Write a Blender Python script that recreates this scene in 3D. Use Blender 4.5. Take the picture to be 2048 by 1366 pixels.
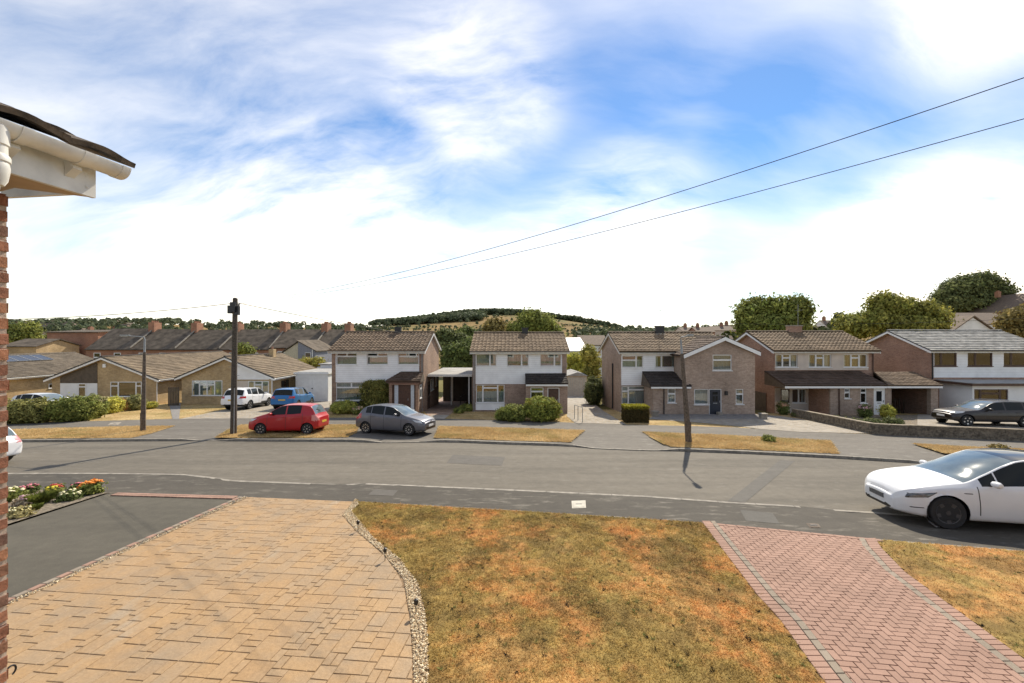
import bpy, bmesh, math, random
import numpy as np
from mathutils import Vector, Matrix
from mathutils.geometry import tessellate_polygon
R = math.radians
random.seed(7); rng = np.random.default_rng(11)
for o in list(bpy.data.objects): bpy.data.objects.remove(o, do_unlink=True)
scene = bpy.context.scene; COL = scene.collection

# ------------------------------------------------------------------ camera
FPX, CX, HY, CAMH, SL = 830.0, 1024.0, 675.0, 3.69, 0.062     # pixel focal length, principal column, horizon row, eye height, ground fall
cam = bpy.data.cameras.new('camera'); cam.sensor_width = 36; cam.lens = FPX/2048*36
cam.shift_y = -(683-HY)/2048; cam.clip_start = 0.05; cam.clip_end = 6000
camo = bpy.data.objects.new('camera', cam); COL.objects.link(camo)
camo.location = (0, 0, CAMH); camo.rotation_euler = (R(90), 0, 0); scene.camera = camo

# ------------------------------------------------------------------ sun, sky, exposure
SUN_AZ, SUN_EL = R(21), R(42)
sd = Vector((math.sin(SUN_AZ)*math.cos(SUN_EL), math.cos(SUN_AZ)*math.cos(SUN_EL), math.sin(SUN_EL)))
sun = bpy.data.lights.new('sun', 'SUN'); sun.energy = 2.05; sun.angle = R(0.6); sun.color = (1.0, 0.90, 0.74)
suno = bpy.data.objects.new('sun', sun); COL.objects.link(suno)
suno.rotation_euler = sd.to_track_quat('Z', 'Y').to_euler(); suno.location = (10, 40, 60)
world = bpy.data.worlds.new('World'); scene.world = world; world.use_nodes = True
SKY_STRENGTH = 0.15
def build_world():
    nt = world.node_tree; nt.nodes.clear(); N = nt.nodes.new; L = nt.links.new
    def math_(op, a, b=None, c=None, clamp=False):
        n = N('ShaderNodeMath'); n.operation = op; n.use_clamp = clamp
        for i, v in enumerate((a, b, c)):
            if v is None: continue
            if isinstance(v, (int, float)): n.inputs[i].default_value = v
            else: L(v, n.inputs[i])
        return n.outputs[0]
    out = N('ShaderNodeOutputWorld'); bg = N('ShaderNodeBackground'); bg.inputs[1].default_value = SKY_STRENGTH
    sky = N('ShaderNodeTexSky'); sky.sky_type = 'NISHITA'; sky.sun_disc = False
    sky.sun_elevation = SUN_EL; sky.sun_rotation = SUN_AZ; sky.altitude = 100; sky.air_density = 1.0; sky.dust_density = 0.05; sky.ozone_density = 3.0
    tc = N('ShaderNodeTexCoord'); sep = N('ShaderNodeSeparateXYZ'); L(tc.outputs['Generated'], sep.inputs[0])
    zc = math_('MAXIMUM', sep.outputs[2], 0.0); den = math_('ADD', zc, 0.50)
    u = math_('DIVIDE', sep.outputs[0], den); v = math_('DIVIDE', sep.outputs[1], den)
    comb = N('ShaderNodeCombineXYZ'); L(u, comb.inputs[0]); L(v, comb.inputs[1])
    # a slow warp gives the wind-drawn wisps
    w = N('ShaderNodeTexNoise'); w.inputs['Scale'].default_value = 1.6; w.inputs['Detail'].default_value = 3; L(comb.outputs[0], w.inputs['Vector'])
    va = N('ShaderNodeVectorMath'); va.operation = 'MULTIPLY_ADD'; L(w.outputs['Color'], va.inputs[0]); va.inputs[1].default_value = (.42, .30, 0); L(comb.outputs[0], va.inputs[2])
    mp = N('ShaderNodeMapping'); mp.inputs['Rotation'].default_value = (0, 0, R(28)); mp.inputs['Scale'].default_value = (.6, 1.5, 1); mp.inputs['Location'].default_value = (2.3, .7, 0)
    L(va.outputs[0], mp.inputs[0])
    n1 = N('ShaderNodeTexNoise'); n1.inputs['Scale'].default_value = 1.7; n1.inputs['Detail'].default_value = 9; n1.inputs['Roughness'].default_value = .52; L(mp.outputs[0], n1.inputs['Vector'])
    n2 = N('ShaderNodeTexNoise'); n2.inputs['Scale'].default_value = 4.2; n2.inputs['Detail'].default_value = 8; n2.inputs['Roughness'].default_value = .6; L(mp.outputs[0], n2.inputs['Vector'])
    dens = math_('ADD', math_('MULTIPLY_ADD', n1.outputs[0], .62, .19), math_('MULTIPLY', math_('SUBTRACT', n2.outputs[0], .5), .16))
    rag = math_('MULTIPLY_ADD', n2.outputs[0], 5.5, -1.75)
    # banks of cloud, each round a direction (azimuth, elevation, spread, weight)
    for az, el, sp, wt in CLOUDS:
        d = Vector((math.sin(R(az))*math.cos(R(el)), math.cos(R(az))*math.cos(R(el)), math.sin(R(el))))
        dn = N('ShaderNodeVectorMath'); dn.operation = 'DOT_PRODUCT'; L(tc.outputs['Generated'], dn.inputs[0]); dn.inputs[1].default_value = d
        mr = N('ShaderNodeMapRange'); mr.interpolation_type = 'SMOOTHSTEP'; L(dn.outputs['Value'], mr.inputs[0])
        mr.inputs[1].default_value = math.cos(R(sp)); mr.inputs[2].default_value = 1; mr.inputs[3].default_value = 0; mr.inputs[4].default_value = wt
        dens = math_('ADD', dens, math_('MULTIPLY', mr.outputs[0], rag) if wt > 0 else mr.outputs[0])
    hz = N('ShaderNodeMapRange'); hz.interpolation_type = 'SMOOTHSTEP'; L(sep.outputs[2], hz.inputs[0])
    hz.inputs[1].default_value = .34; hz.inputs[2].default_value = .0; hz.inputs[3].default_value = 0; hz.inputs[4].default_value = .17
    dens = math_('ADD', dens, hz.outputs[0])
    cm = N('ShaderNodeMapRange'); cm.interpolation_type = 'LINEAR'; L(dens, cm.inputs[0]); cm.inputs[1].default_value = .39; cm.inputs[2].default_value = .96
    cm.inputs[3].default_value = .06; cm.inputs[4].default_value = 1
    # saturate the clear air a little, then lay the cloud over it
    hsv = N('ShaderNodeHueSaturation'); hsv.inputs['Saturation'].default_value = 1.32; hsv.inputs['Value'].default_value = SKY_VALUE; L(sky.outputs[0], hsv.inputs['Color'])
    mix = N('ShaderNodeMix'); mix.data_type = 'RGBA'; L(math_('POWER', cm.outputs[0], 1.0), mix.inputs[0]); L(hsv.outputs[0], mix.inputs[6])
    mix.inputs[7].default_value = CLOUD_RGB
    L(mix.outputs[2], bg.inputs[0]); L(bg.outputs[0], out.inputs[0])
CLOUDS = [(-24, 5, 24, .16), (-5, 31, 13, .13), (15, 15, 12, .13), (50, 30, 9, .22), (46, 7, 12, .26), (6, 2, 20, .12), (22, 27, 16, -.08), (36, 22, 12, -.11), (-34, 24, 30, .07)]
SKY_VALUE = 0.31; CLOUD_RGB = (3.9, 3.6, 3.1, 1)
build_world()
vs = scene.view_settings; vs.view_transform = 'Standard'; vs.look = 'None'; vs.gamma = 1; vs.use_curve_mapping = False
vs.exposure = 1.66
scene.render.engine = 'CYCLES'
scene.cycles.max_bounces = 8; scene.cycles.transparent_max_bounces = 12; scene.cycles.caustics_reflective = False; scene.cycles.caustics_refractive = False

# ------------------------------------------------------------------ pixel <-> place
def zp(x, y): return -SL*y                                       # the sloping street plane
def G(px, py, off=0.0):                                          # where a pixel's ray meets the street plane
    Y = CAMH*FPX/(py-HY-SL*FPX); return Vector(((px-CX)*Y/FPX, Y, -SL*Y+off))
def X(px, Y): return (px-CX)*Y/FPX
def Z(py, Y): return CAMH-(py-HY)*Y/FPX

# ------------------------------------------------------------------ object helpers
def tag(o, label=None, cat=None, group=None, kind=None):
    for k, v in (('label', label), ('category', cat), ('group', group), ('kind', kind)):
        if v: o[k] = v
    return o
def thing(name, loc, label, cat, group=None, rz=0):
    o = bpy.data.objects.new(name, None); COL.objects.link(o); o.empty_display_size = .2
    o.location = loc; o.rotation_euler = (0, 0, rz); return tag(o, label, cat, group)
def rootloc(p):
    while p.parent: p = p.parent
    return p.location
def link(name, me, mat, parent=None, label=None):
    if mat and not me.materials: me.materials.append(mat)
    o = bpy.data.objects.new(name, me); COL.objects.link(o)
    if parent: o.parent = parent
    if label: o['label'] = label
    return o
def np_mesh(name, V, F, mat=None, col=None, smooth=False):
    V = np.asarray(V, np.float32); F = np.asarray(F, np.int32); k = F.shape[1]
    me = bpy.data.meshes.new(name); me.vertices.add(len(V)); me.vertices.foreach_set('co', V.ravel())
    me.loops.add(F.size); me.loops.foreach_set('vertex_index', F.ravel())
    me.polygons.add(len(F)); me.polygons.foreach_set('loop_start', np.arange(0, F.size, k, dtype=np.int32))
    if col is not None:
        a = me.color_attributes.new('Col', 'FLOAT_COLOR', 'POINT'); c = np.ones((len(V), 4), np.float32); c[:, :3] = col; a.data.foreach_set('color', c.ravel())
    me.update(calc_edges=True); me.validate()
    if smooth: me.polygons.foreach_set('use_smooth', np.ones(len(F), bool))
    if mat: me.materials.append(mat)
    return me
class MB:
    """collects boxes, prisms and tubes into ONE mesh"""
    def __init__(s): s.v = []; s.f = []
    def add(s, vs_, fs):
        b = len(s.v); s.v += [tuple(v) for v in vs_]; s.f += [tuple(b+i for i in f) for f in fs]; return s
    def box(s, x0, x1, y0, y1, z0, z1):
        return s.add([(x0,y0,z0),(x1,y0,z0),(x1,y1,z0),(x0,y1,z0),(x0,y0,z1),(x1,y0,z1),(x1,y1,z1),(x0,y1,z1)],
                     [(0,3,2,1),(4,5,6,7),(0,1,5,4),(1,2,6,5),(2,3,7,6),(3,0,4,7)])
    def beam(s, a, b, w, h, up=(0,0,1)):                         # square bar from a to b
        a = Vector(a); b = Vector(b); d = (b-a).normalized(); up = Vector(up)
        if abs(d.dot(up)) > .98: up = Vector((0,1,0))
        sd_ = d.cross(up).normalized()*w/2; u = sd_.cross(d).normalized()*h/2
        return s.add([a-sd_-u,a+sd_-u,a+sd_+u,a-sd_+u,b-sd_-u,b+sd_-u,b+sd_+u,b-sd_+u],
                     [(0,3,2,1),(4,5,6,7),(0,1,5,4),(1,2,6,5),(2,3,7,6),(3,0,4,7)])
    def tube(s, pts, r, n=8, cap=True):
        pts = [Vector(p) for p in pts]; rs = r if isinstance(r, (list, tuple)) else [r]*len(pts); b = len(s.v)
        prev = None
        for i, p in enumerate(pts):
            d = (pts[min(i+1, len(pts)-1)]-pts[max(i-1, 0)]).normalized()
            ref = Vector((0,0,1)) if abs(d.z) < .9 else Vector((1,0,0))
            a = d.cross(ref).normalized() if prev is None else (prev-d*prev.dot(d)).normalized()
            prev = a; c = d.cross(a)
            for k in range(n):
                t = 2*math.pi*k/n; s.v.append(tuple(p+(a*math.cos(t)+c*math.sin(t))*rs[i]))
        for i in range(len(pts)-1):
            for k in range(n):
                s.f.append((b+i*n+k, b+i*n+(k+1)%n, b+(i+1)*n+(k+1)%n, b+(i+1)*n+k))
        if cap:
            s.f.append(tuple(b+k for k in reversed(range(n)))); s.f.append(tuple(b+(len(pts)-1)*n+k for k in range(n)))
        return s
    def lathe(s, prof, n=16, c=(0,0,0), axis='z'):               # prof: (radius, height)
        b = len(s.v); c = Vector(c)
        for r, h in prof:
            for k in range(n):
                t = 2*math.pi*k/n; q = (r*math.cos(t), r*math.sin(t), h)
                if axis == 'y': q = (q[0], q[2], q[1])
                s.v.append(tuple(c+Vector(q)))
        for i in range(len(prof)-1):
            for k in range(n): s.f.append((b+i*n+k, b+i*n+(k+1)%n, b+(i+1)*n+(k+1)%n, b+(i+1)*n+k))
        s.f.append(tuple(b+k for k in range(n))); s.f.append(tuple(b+(len(prof)-1)*n+k for k in range(n)))
        return s
    def poly(s, pts, d):                                         # planar polygon extruded by vector d
        n = len(pts); pts = [Vector(p) for p in pts]; d = Vector(d); b = len(s.v)
        s.v += [tuple(p) for p in pts]+[tuple(p+d) for p in pts]
        s.f.append(tuple(b+i for i in range(n))); s.f.append(tuple(b+n+i for i in reversed(range(n))))
        for i in range(n): s.f.append((b+i, b+n+i, b+n+(i+1)%n, b+(i+1)%n))
        return s
    def build(s, name, mat, parent=None, smooth=False, local=False, label=None, fix=True):
        me = bpy.data.meshes.new(name); v = s.v
        if parent is not None and not local:
            L0 = rootloc(parent); v = [(a[0]-L0.x, a[1]-L0.y, a[2]-L0.z) for a in v]
        me.from_pydata(v, [], s.f)
        if fix:
            bm = bmesh.new(); bm.from_mesh(me); bmesh.ops.recalc_face_normals(bm, faces=bm.faces); bm.to_mesh(me); bm.free()
        if smooth:
            me.polygons.foreach_set('use_smooth', [True]*len(me.polygons)); me.set_sharp_from_angle(angle=R(40))
        me.update(); return link(name, me, mat, parent, label)
def sheet(name, pts, mat, off=0.0, kind='structure', parent=None, thick=0):
    """flat piece of ground on the street plane, from an outline of (x, y)"""
    p2 = [Vector((p[0], p[1], 0)) for p in pts]; tri = tessellate_polygon([p2])
    n = len(p2); zz = [zp(p.x, p.y)+off for p in p2]
    v = [(p.x, p.y, z) for p, z in zip(p2, zz)]; f = [tuple(t) for t in tri]
    if thick:
        v += [(p.x, p.y, z-thick) for p, z in zip(p2, zz)]; f += [(i, (i+1) % n, n+(i+1) % n, n+i) for i in range(n)]
    me = bpy.data.meshes.new(name); me.from_pydata(v, [], f)
    bm = bmesh.new(); bm.from_mesh(me); bmesh.ops.recalc_face_normals(bm, faces=bm.faces); bm.to_mesh(me)
    up = sum(fc.normal.z*fc.calc_area() for fc in bm.faces); bm.free()
    if up < 0: me.flip_normals()
    o = link(name, me, mat, parent)
    if kind: o['kind'] = kind
    return o
def gp(*pp): return [tuple(G(a, b)[:2]) for a, b in pp]           # pixel outline -> (x, y) outline
def inpoly(px, py, poly):
    px = np.asarray(px); py = np.asarray(py); ins = np.zeros(px.shape, bool); n = len(poly)
    for i in range(n):
        x0, y0 = poly[i][:2]; x1, y1 = poly[(i+1) % n][:2]
        if y0 == y1: continue
        c = ((y0 > py) != (y1 > py)) & (px < (x1-x0)*(py-y0)/(y1-y0)+x0); ins ^= c
    return ins
def interp_line(line, x): xs = [p[0] for p in line]; ys = [p[1] for p in line]; return float(np.interp(x, xs, ys))
def vnoise(x, y, scale, seed=0, octs=4, rough=.5):
    """value noise in numpy, 0..1"""
    g = np.random.default_rng(seed).random((64, 64)); x = np.asarray(x)/scale; y = np.asarray(y)/scale; s = 0; a = 1; t = 0
    for k in range(octs):
        xi = np.floor(x).astype(int); yi = np.floor(y).astype(int); fx = x-xi; fy = y-yi; fx = fx*fx*(3-2*fx); fy = fy*fy*(3-2*fy)
        q = lambda i, j: g[i % 64, j % 64]
        s = s+a*((q(xi,yi)*(1-fx)+q(xi+1,yi)*fx)*(1-fy)+(q(xi,yi+1)*(1-fx)+q(xi+1,yi+1)*fx)*fy); t += a
        x = x*2.03+17.3; y = y*2.03+5.1; a *= rough
    return s/t

# ------------------------------------------------------------------ materials
MATS = {}
def nodes(name):
    m = bpy.data.materials.new(name); m.use_nodes = True; nt = m.node_tree; b = nt.nodes['Principled BSDF']; MATS[name] = m
    return m, nt, b, nt.nodes.new, nt.links.new
def mixc(nt, fac, a, b, blend='MIX'):
    n = nt.nodes.new('ShaderNodeMix'); n.data_type = 'RGBA'; n.blend_type = blend
    for i, v in ((0, fac), (6, a), (7, b)):
        if isinstance(v, (int, float)): n.inputs[i].default_value = v
        elif isinstance(v, tuple): n.inputs[i].default_value = (*v[:3], 1)
        else: nt.links.new(v, n.inputs[i])
    return n.outputs[2]
def noise_out(nt, scale, detail=4, rough=.55, coord='pos', stretch=None):
    g = nt.nodes.new('ShaderNodeNewGeometry') if coord == 'pos' else nt.nodes.new('ShaderNodeTexCoord')
    src = g.outputs['Position'] if coord == 'pos' else g.outputs['Object']
    if stretch:
        mp = nt.nodes.new('ShaderNodeMapping'); mp.inputs['Scale'].default_value = stretch; nt.links.new(src, mp.inputs[0]); src = mp.outputs[0]
    n = nt.nodes.new('ShaderNodeTexNoise'); n.inputs['Scale'].default_value = scale; n.inputs['Detail'].default_value = detail; n.inputs['Roughness'].default_value = rough
    nt.links.new(src, n.inputs['Vector']); return n.outputs[0]
def ramp(nt, src, stops):
    r = nt.nodes.new('ShaderNodeValToRGB'); nt.links.new(src, r.inputs[0]); e = r.color_ramp.elements
    while len(e) < len(stops): e.new(.5)
    for el, (p, c) in zip(e, stops): el.position = p; el.color = (*c, 1) if isinstance(c, tuple) else (c, c, c, 1)
    return r.outputs[0]
def bump(nt, b, src, strength=.3, dist=.01):
    n = nt.nodes.new('ShaderNodeBump'); n.inputs['Strength'].default_value = strength; n.inputs['Distance'].default_value = dist
    nt.links.new(src, n.inputs['Height']); nt.links.new(n.outputs[0], b.inputs['Normal'])
def plain(name, c, rough=.6, metal=0, var=.12, scale=6, bmp=0, bscale=40, coat=0, spec=.5):
    m, nt, b, N, L = nodes(name); b.inputs['Roughness'].default_value = rough; b.inputs['Metallic'].default_value = metal
    b.inputs['Specular IOR Level'].default_value = spec; b.inputs['Coat Weight'].default_value = coat; b.inputs['Coat Roughness'].default_value = .04
    if var:
        f = noise_out(nt, scale); lo = tuple(x*(1-var*1.6) for x in c); hi = tuple(min(1, x*(1+var)) for x in c)
        L(ramp(nt, f, [(.3, lo), (.7, hi)]), b.inputs['Base Color'])
    else: b.inputs['Base Color'].default_value = (*c, 1)
    if bmp: bump(nt, b, noise_out(nt, bscale, 6, .65), bmp, .01)
    return m
def brick_mat(name, c1, c2, mortar, bw=.225, bh=.075, ms=.012):
    m, nt, b, N, L = nodes(name); g = N('ShaderNodeNewGeometry'); s = N('ShaderNodeSeparateXYZ'); L(g.outputs['Position'], s.inputs[0])
    ad = N('ShaderNodeMath'); L(s.outputs[0], ad.inputs[0]); L(s.outputs[1], ad.inputs[1])
    c = N('ShaderNodeCombineXYZ'); L(ad.outputs[0], c.inputs[0]); L(s.outputs[2], c.inputs[1])
    t = N('ShaderNodeTexBrick'); L(c.outputs[0], t.inputs['Vector']); t.inputs['Scale'].default_value = 1
    t.inputs['Brick Width'].default_value = bw; t.inputs['Row Height'].default_value = bh; t.inputs['Mortar Size'].default_value = ms/2; t.inputs['Mortar Smooth'].default_value = .2
    t.inputs['Bias'].default_value = 0; t.inputs['Color1'].default_value = (*c1, 1); t.inputs['Color2'].default_value = (*c2, 1); t.inputs['Mortar'].default_value = (*mortar, 1)
    big = ramp(nt, noise_out(nt, .55, 5, .6), [(.3, .74), (.7, 1.18)]); fine = ramp(nt, noise_out(nt, 9, 5, .7), [(.25, .72), (.75, 1.22)])
    x = mixc(nt, 1, t.outputs[0], big, 'MULTIPLY'); x = mixc(nt, 1, x, fine, 'MULTIPLY'); L(x, b.inputs['Base Color']); b.inputs['Roughness'].default_value = .9
    bump(nt, b, t.outputs['Fac'], -.5, .006); return m
def vcol(name, rough=.9, mul_scale=0, lo=.7, hi=1.25, transl=0, bmp=0):
    """colour from the mesh's own Col attribute (grass, leaves, tiles)"""
    m, nt, b, N, L = nodes(name); a = N('ShaderNodeAttribute'); a.attribute_name = 'Col'; c = a.outputs['Color']
    if mul_scale: c = mixc(nt, 1, c, ramp(nt, noise_out(nt, mul_scale, 5, .65), [(.28, lo), (.72, hi)]), 'MULTIPLY')
    L(c, b.inputs['Base Color']); b.inputs['Roughness'].default_value = rough; b.inputs['Specular IOR Level'].default_value = .25
    if bmp: bump(nt, b, noise_out(nt, 60, 5, .7), bmp, .02)
    if transl:
        t = N('ShaderNodeBsdfTranslucent'); L(c, t.inputs[0]); ms = N('ShaderNodeMixShader'); ms.inputs[0].default_value = transl
        L(b.outputs[0], ms.inputs[1]); L(t.outputs[0], ms.inputs[2]); L(ms.outputs[0], nt.nodes['Material Output'].inputs[0])
    return m
def asphalt(name, c, patch=.25, stains=0, stain_c=(.33, .31, .27)):
    m, nt, b, N, L = nodes(name); b.inputs['Roughness'].default_value = .88; b.inputs['Specular IOR Level'].default_value = .35
    base = ramp(nt, noise_out(nt, 90, 3, .7), [(.3, tuple(x*.72 for x in c)), (.7, tuple(x*1.3 for x in c))])
    big = ramp(nt, noise_out(nt, .5, 7, .66, stretch=(.22, 2.2, 1)), [(.3, 1-patch), (.7, 1+patch)]); x = mixc(nt, 1, base, big, 'MULTIPLY')
    med = ramp(nt, noise_out(nt, 3.2, 6, .7), [(.35, .88), (.7, 1.12)]); x = mixc(nt, 1, x, med, 'MULTIPLY')
    if stains:
        n = noise_out(nt, 2.1, 7, .72, stretch=(.7, 2.2, 1)); k = ramp(nt, n, [(.60-stains*.1, 0.0), (.70, .75)]); x = mixc(nt, k, x, stain_c)
    L(x, b.inputs['Base Color']); bump(nt, b, noise_out(nt, 140, 3, .7), .35, .006); return m
def glass_mat(name, tint=(.9, .95, .93), refl=.10, rough=.02):
    m, nt, b, N, L = nodes(name); nt.nodes.remove(b); t = N('ShaderNodeBsdfTransparent'); t.inputs[0].default_value = (*tint, 1)
    g = N('ShaderNodeBsdfGlossy'); g.inputs['Roughness'].default_value = rough; fr = N('ShaderNodeFresnel'); fr.inputs[0].default_value = 1.55
    ad = N('ShaderNodeMath'); L(fr.outputs[0], ad.inputs[0]); ad.inputs[1].default_value = refl; ad.use_clamp = True
    ms = N('ShaderNodeMixShader'); L(ad.outputs[0], ms.inputs[0]); L(t.outputs[0], ms.inputs[1]); L(g.outputs[0], ms.inputs[2]); L(ms.outputs[0], nt.nodes['Material Output'].inputs[0])
    return m
M = {}
M['road'] = asphalt('road_asphalt', (.128, .113, .089), .24, .25, (.20, .185, .155))
M['path'] = asphalt('footway_asphalt', (.066, .058, .046), .2, .5, (.21, .19, .155))
M['path_far'] = asphalt('far_footway_asphalt', (.13, .117, .098), .18, .5, (.25, .235, .205))
M['tarmac'] = asphalt('drive_tarmac', (.088, .079, .060), .16)
M['kerb'] = plain('kerb_concrete', (.27, .245, .205), .9, var=.25, scale=5, bmp=.3)
M['concrete'] = plain('pale_concrete', (.31, .275, .225), .9, var=.2, scale=2.5, bmp=.2)
M['redconc'] = plain('reddish_concrete', (.30, .21, .16), .9, var=.22, scale=2.5, bmp=.2)
M['paving'] = plain('grey_paving', (.22, .21, .20), .9, var=.2, scale=3)
M['soil'] = plain('dry_soil', (.20, .165, .12), 1, var=.45, scale=14, bmp=.9, bscale=30)
M['white'] = plain('white_pvc', (.80, .80, .78), .35, var=.04, scale=3)
M['white_old'] = plain('white_gutter_pvc', (.66, .65, .60), .38, var=.12, scale=7)
M['board'] = plain('white_weatherboard', (.86, .855, .835), .5, var=.06, scale=1.6)
M['render'] = plain('pinkish_render', (.62, .53, .44), .85, var=.08, scale=2)
M['white_render'] = plain('white_render', (.78, .78, .76), .8, var=.06, scale=1.2)
M['brown'] = plain('brown_timber', (.075, .038, .024), .5, var=.25, scale=8)
M['darkbrown'] = plain('dark_brown_cladding', (.10, .075, .05), .7, var=.2, scale=4)
M['black'] = plain('black_plastic', (.014, .014, .015), .45, var=0)
M['dark'] = plain('dark_interior', (.05, .047, .043), .9, var=.2, scale=2)
M['navy'] = plain('navy_door_paint', (.022, .028, .042), .35, var=.05)
M['greymetal'] = plain('galvanised_steel', (.30, .31, .31), .5, metal=.4, var=.15, scale=9)
M['column'] = plain('weathered_concrete_column', (.135, .105, .078), .9, var=.35, scale=12, bmp=.4)
M['pole'] = plain('creosoted_pole', (.085, .068, .050), .85, var=.35, scale=16, bmp=.5)
M['wire'] = plain('black_cable', (.02, .02, .02), .6, var=0)
M['felt'] = plain('grey_roofing_felt', (.34, .33, .31), .9, var=.2, scale=2)
M['curtain'] = plain('pale_curtain', (.70, .74, .78), .9, var=.1, scale=9)
M['blind'] = plain('grey_blind', (.52, .58, .64), .8, var=.1, scale=8)
M['glass'] = glass_mat('window_glass', refl=.12)
M['bark'] = plain('bark', (.10, .075, .052), .95, var=.35, scale=20, bmp=.6)
M['leaf'] = vcol('leaves', .8, transl=.28)
M['grass'] = vcol('grass_blades', .85, transl=.4)
M['turf'] = vcol('turf', 1, 45, .62, 1.3, bmp=.5)
M['tile'] = vcol('roof_tiles', .85, 7, .72, 1.25, bmp=.3)
M['brick_h1'] = brick_mat('brown_brick', (.26, .155, .105), (.34, .22, .15), (.36, .30, .24))
M['brick_h2'] = brick_mat('dark_brown_brick', (.27, .18, .135), (.36, .25, .185), (.36, .31, .26))
M['brick_h3'] = brick_mat('pinkish_brick', (.32, .225, .165), (.42, .31, .235), (.40, .35, .29))
M['brick_h4'] = brick_mat('red_brown_brick', (.31, .17, .115), (.40, .235, .16), (.38, .31, .25))
M['brick_b'] = brick_mat('buff_brick', (.40, .27, .125), (.50, .36, .19), (.46, .38, .26))
M['brick_t'] = brick_mat('old_red_brick', (.30, .13, .075), (.38, .18, .105), (.34, .25, .18))
M['slate'] = plain('grey_slate', (.125, .102, .078), .85, var=.3, scale=1.2, bmp=.3, bscale=6, spec=.15)
M['stone'] = plain('grey_brown_stone', (.20, .165, .12), .95, var=.4, scale=7, bmp=.7, bscale=25)
# ================================================================== ground, road, footways, kerbs
def pl(*pp, left=(), right=()): return list(left)+[tuple(G(a, b)[:2]) for a, b in pp]+list(right)
NEAR_KERB = pl((20,946),(200,946),(370,948),(430,955),(700,965),(1050,980),(1300,992),(1400,1000),(1560,1010),(1640,1014),(1740,1018), left=[(-70,14.4),(-28,14.0)], right=[(14,9.3),(22,7.2),(45,.5)])
FAR_KERB = pl((20,880),(300,878),(440,878),(640,879),(705,879),(760,882),(837,881),(898,880),(1000,884),(1140,888),(1180,893),(1300,898),(1340,897),(1500,903),(1680,912),(1830,921), left=[(-80,20.6),(-40,20.1)], right=[(25,13.2),(50,6)])
NEAR_BACK = pl((20,977),(205,986),(490,994),(700,1003),(1050,1023),(1410,1046),(1745,1079),(2048,1103), left=[(-70,11.9),(-28,11.7)], right=[(16,6.6),(25,4.2),(45,-1.2)])
FAR_BACK = pl((19,848),(150,843),(300,839),(365,837),(560,836),(716,835),(861,837),(992,840),(1116,844),(1164,846),(1250,849),(1380,852),(1479,855),(1600,864),(1741,868),(2048,882), left=[(-80,26.4),(-45,26)], right=[(30,18.3),(50,13)])
def sm(t): t = max(0, min(1, t)); return t*t*(3-2*t)
def drops(ranges, y):
    rr = [(X(a, Ya), X(b, Yb)) for a, b, Ya, Yb in [(a, b, y, y) for a, b in ranges]]
    return lambda x: max([0]+[sm((x-a+.5)/.9)*sm((b+.5-x)/.9) for a, b in rr])*-.07
ndrop = drops([(395, 690), (1570, 1760)], 12.3); fdrop = drops([(350, 425), (735, 850), (1150, 1320), (1690, 1835)], 19.3)
def strip(name, A, B, mat, za=lambda x: 0, zb=lambda x: 0, step=.5, rows=1, x0=-70, x1=45):
    n = int((x1-x0)/step)+1; xs = np.linspace(x0, x1, n); v = []; f = []
    for x in xs:
        ya = interp_line(A, x); yb = interp_line(B, x)
        for k in range(rows+1):
            t = k/rows; y = ya+(yb-ya)*t; v.append((x, y, zp(x, y)+za(x)*(1-t)+zb(x)*t))
    w = rows+1
    for i in range(n-1):
        for k in range(rows): a = i*w+k; f.append((a, a+w, a+w+1, a+1))
    me = bpy.data.meshes.new(name); me.from_pydata(v, [], f); me.update()
    o = link(name, me, mat); o['kind'] = 'structure'; return o
c_ = lambda k: (lambda x: k)
strip('road', NEAR_KERB, FAR_KERB, M['road'], c_(-.10), c_(-.10), rows=4)
strip('near_footway', NEAR_BACK, [(x, y-.02) for x, y in NEAR_KERB], M['path'], c_(0), ndrop, rows=3)
strip('far_footway', [(x, y+.02) for x, y in FAR_KERB], FAR_BACK, M['path_far'], fdrop, c_(0), rows=3)
def kerb(name, line, zoff, inward, mat, w=.125, length=.915, x0=-40, x1=30, down=.22, up=.004):
    m = MB(); x = x0; r_ = random.Random(3)
    while x < x1:
        y = interp_line(line, x); y2 = interp_line(line, x+.1); d = Vector((.1, y2-y)).normalized(); nx = x+d.x*length
        a = Vector((x, y)); b = Vector((nx, interp_line(line, nx))); e = (b-a).normalized(); nrm = Vector((-e.y, e.x))*inward
        a = a+e*.006; b = b-e*.006; j = r_.uniform(-.004, .004); q = [a, b, b+nrm*w, a+nrm*w]
        za = zoff(x)+up+j; zb_ = zoff(nx)+up+j; zs = [za, zb_, zb_, za]; v = [(p.x, p.y, zp(p.x, p.y)+z) for p, z in zip(q, zs)]+[(p.x, p.y, zp(p.x, p.y)-down) for p in q]
        m.add(v, [(0,1,2,3),(0,4,5,1),(1,5,6,2),(2,6,7,3),(3,7,4,0)]); x = nx
    o = m.build(name, mat); o['kind'] = 'structure'; return o
kerb('near_kerb', NEAR_KERB, ndrop, -1, M['kerb']); kerb('far_kerb', FAR_KERB, fdrop, 1, M['kerb'])
kerb('near_footway_edging', [(x, y+.01) for x, y in NEAR_BACK], c_(.012), -1, M['kerb'], w=.055, x0=G(705,1004).x, x1=G(1408,1045).x, down=.1)
kerb('right_lawn_edging', [(x, y+.01) for x, y in NEAR_BACK], c_(.012), -1, M['kerb'], w=.055, x0=G(1758,1080).x, x1=22, down=.1)

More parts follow.
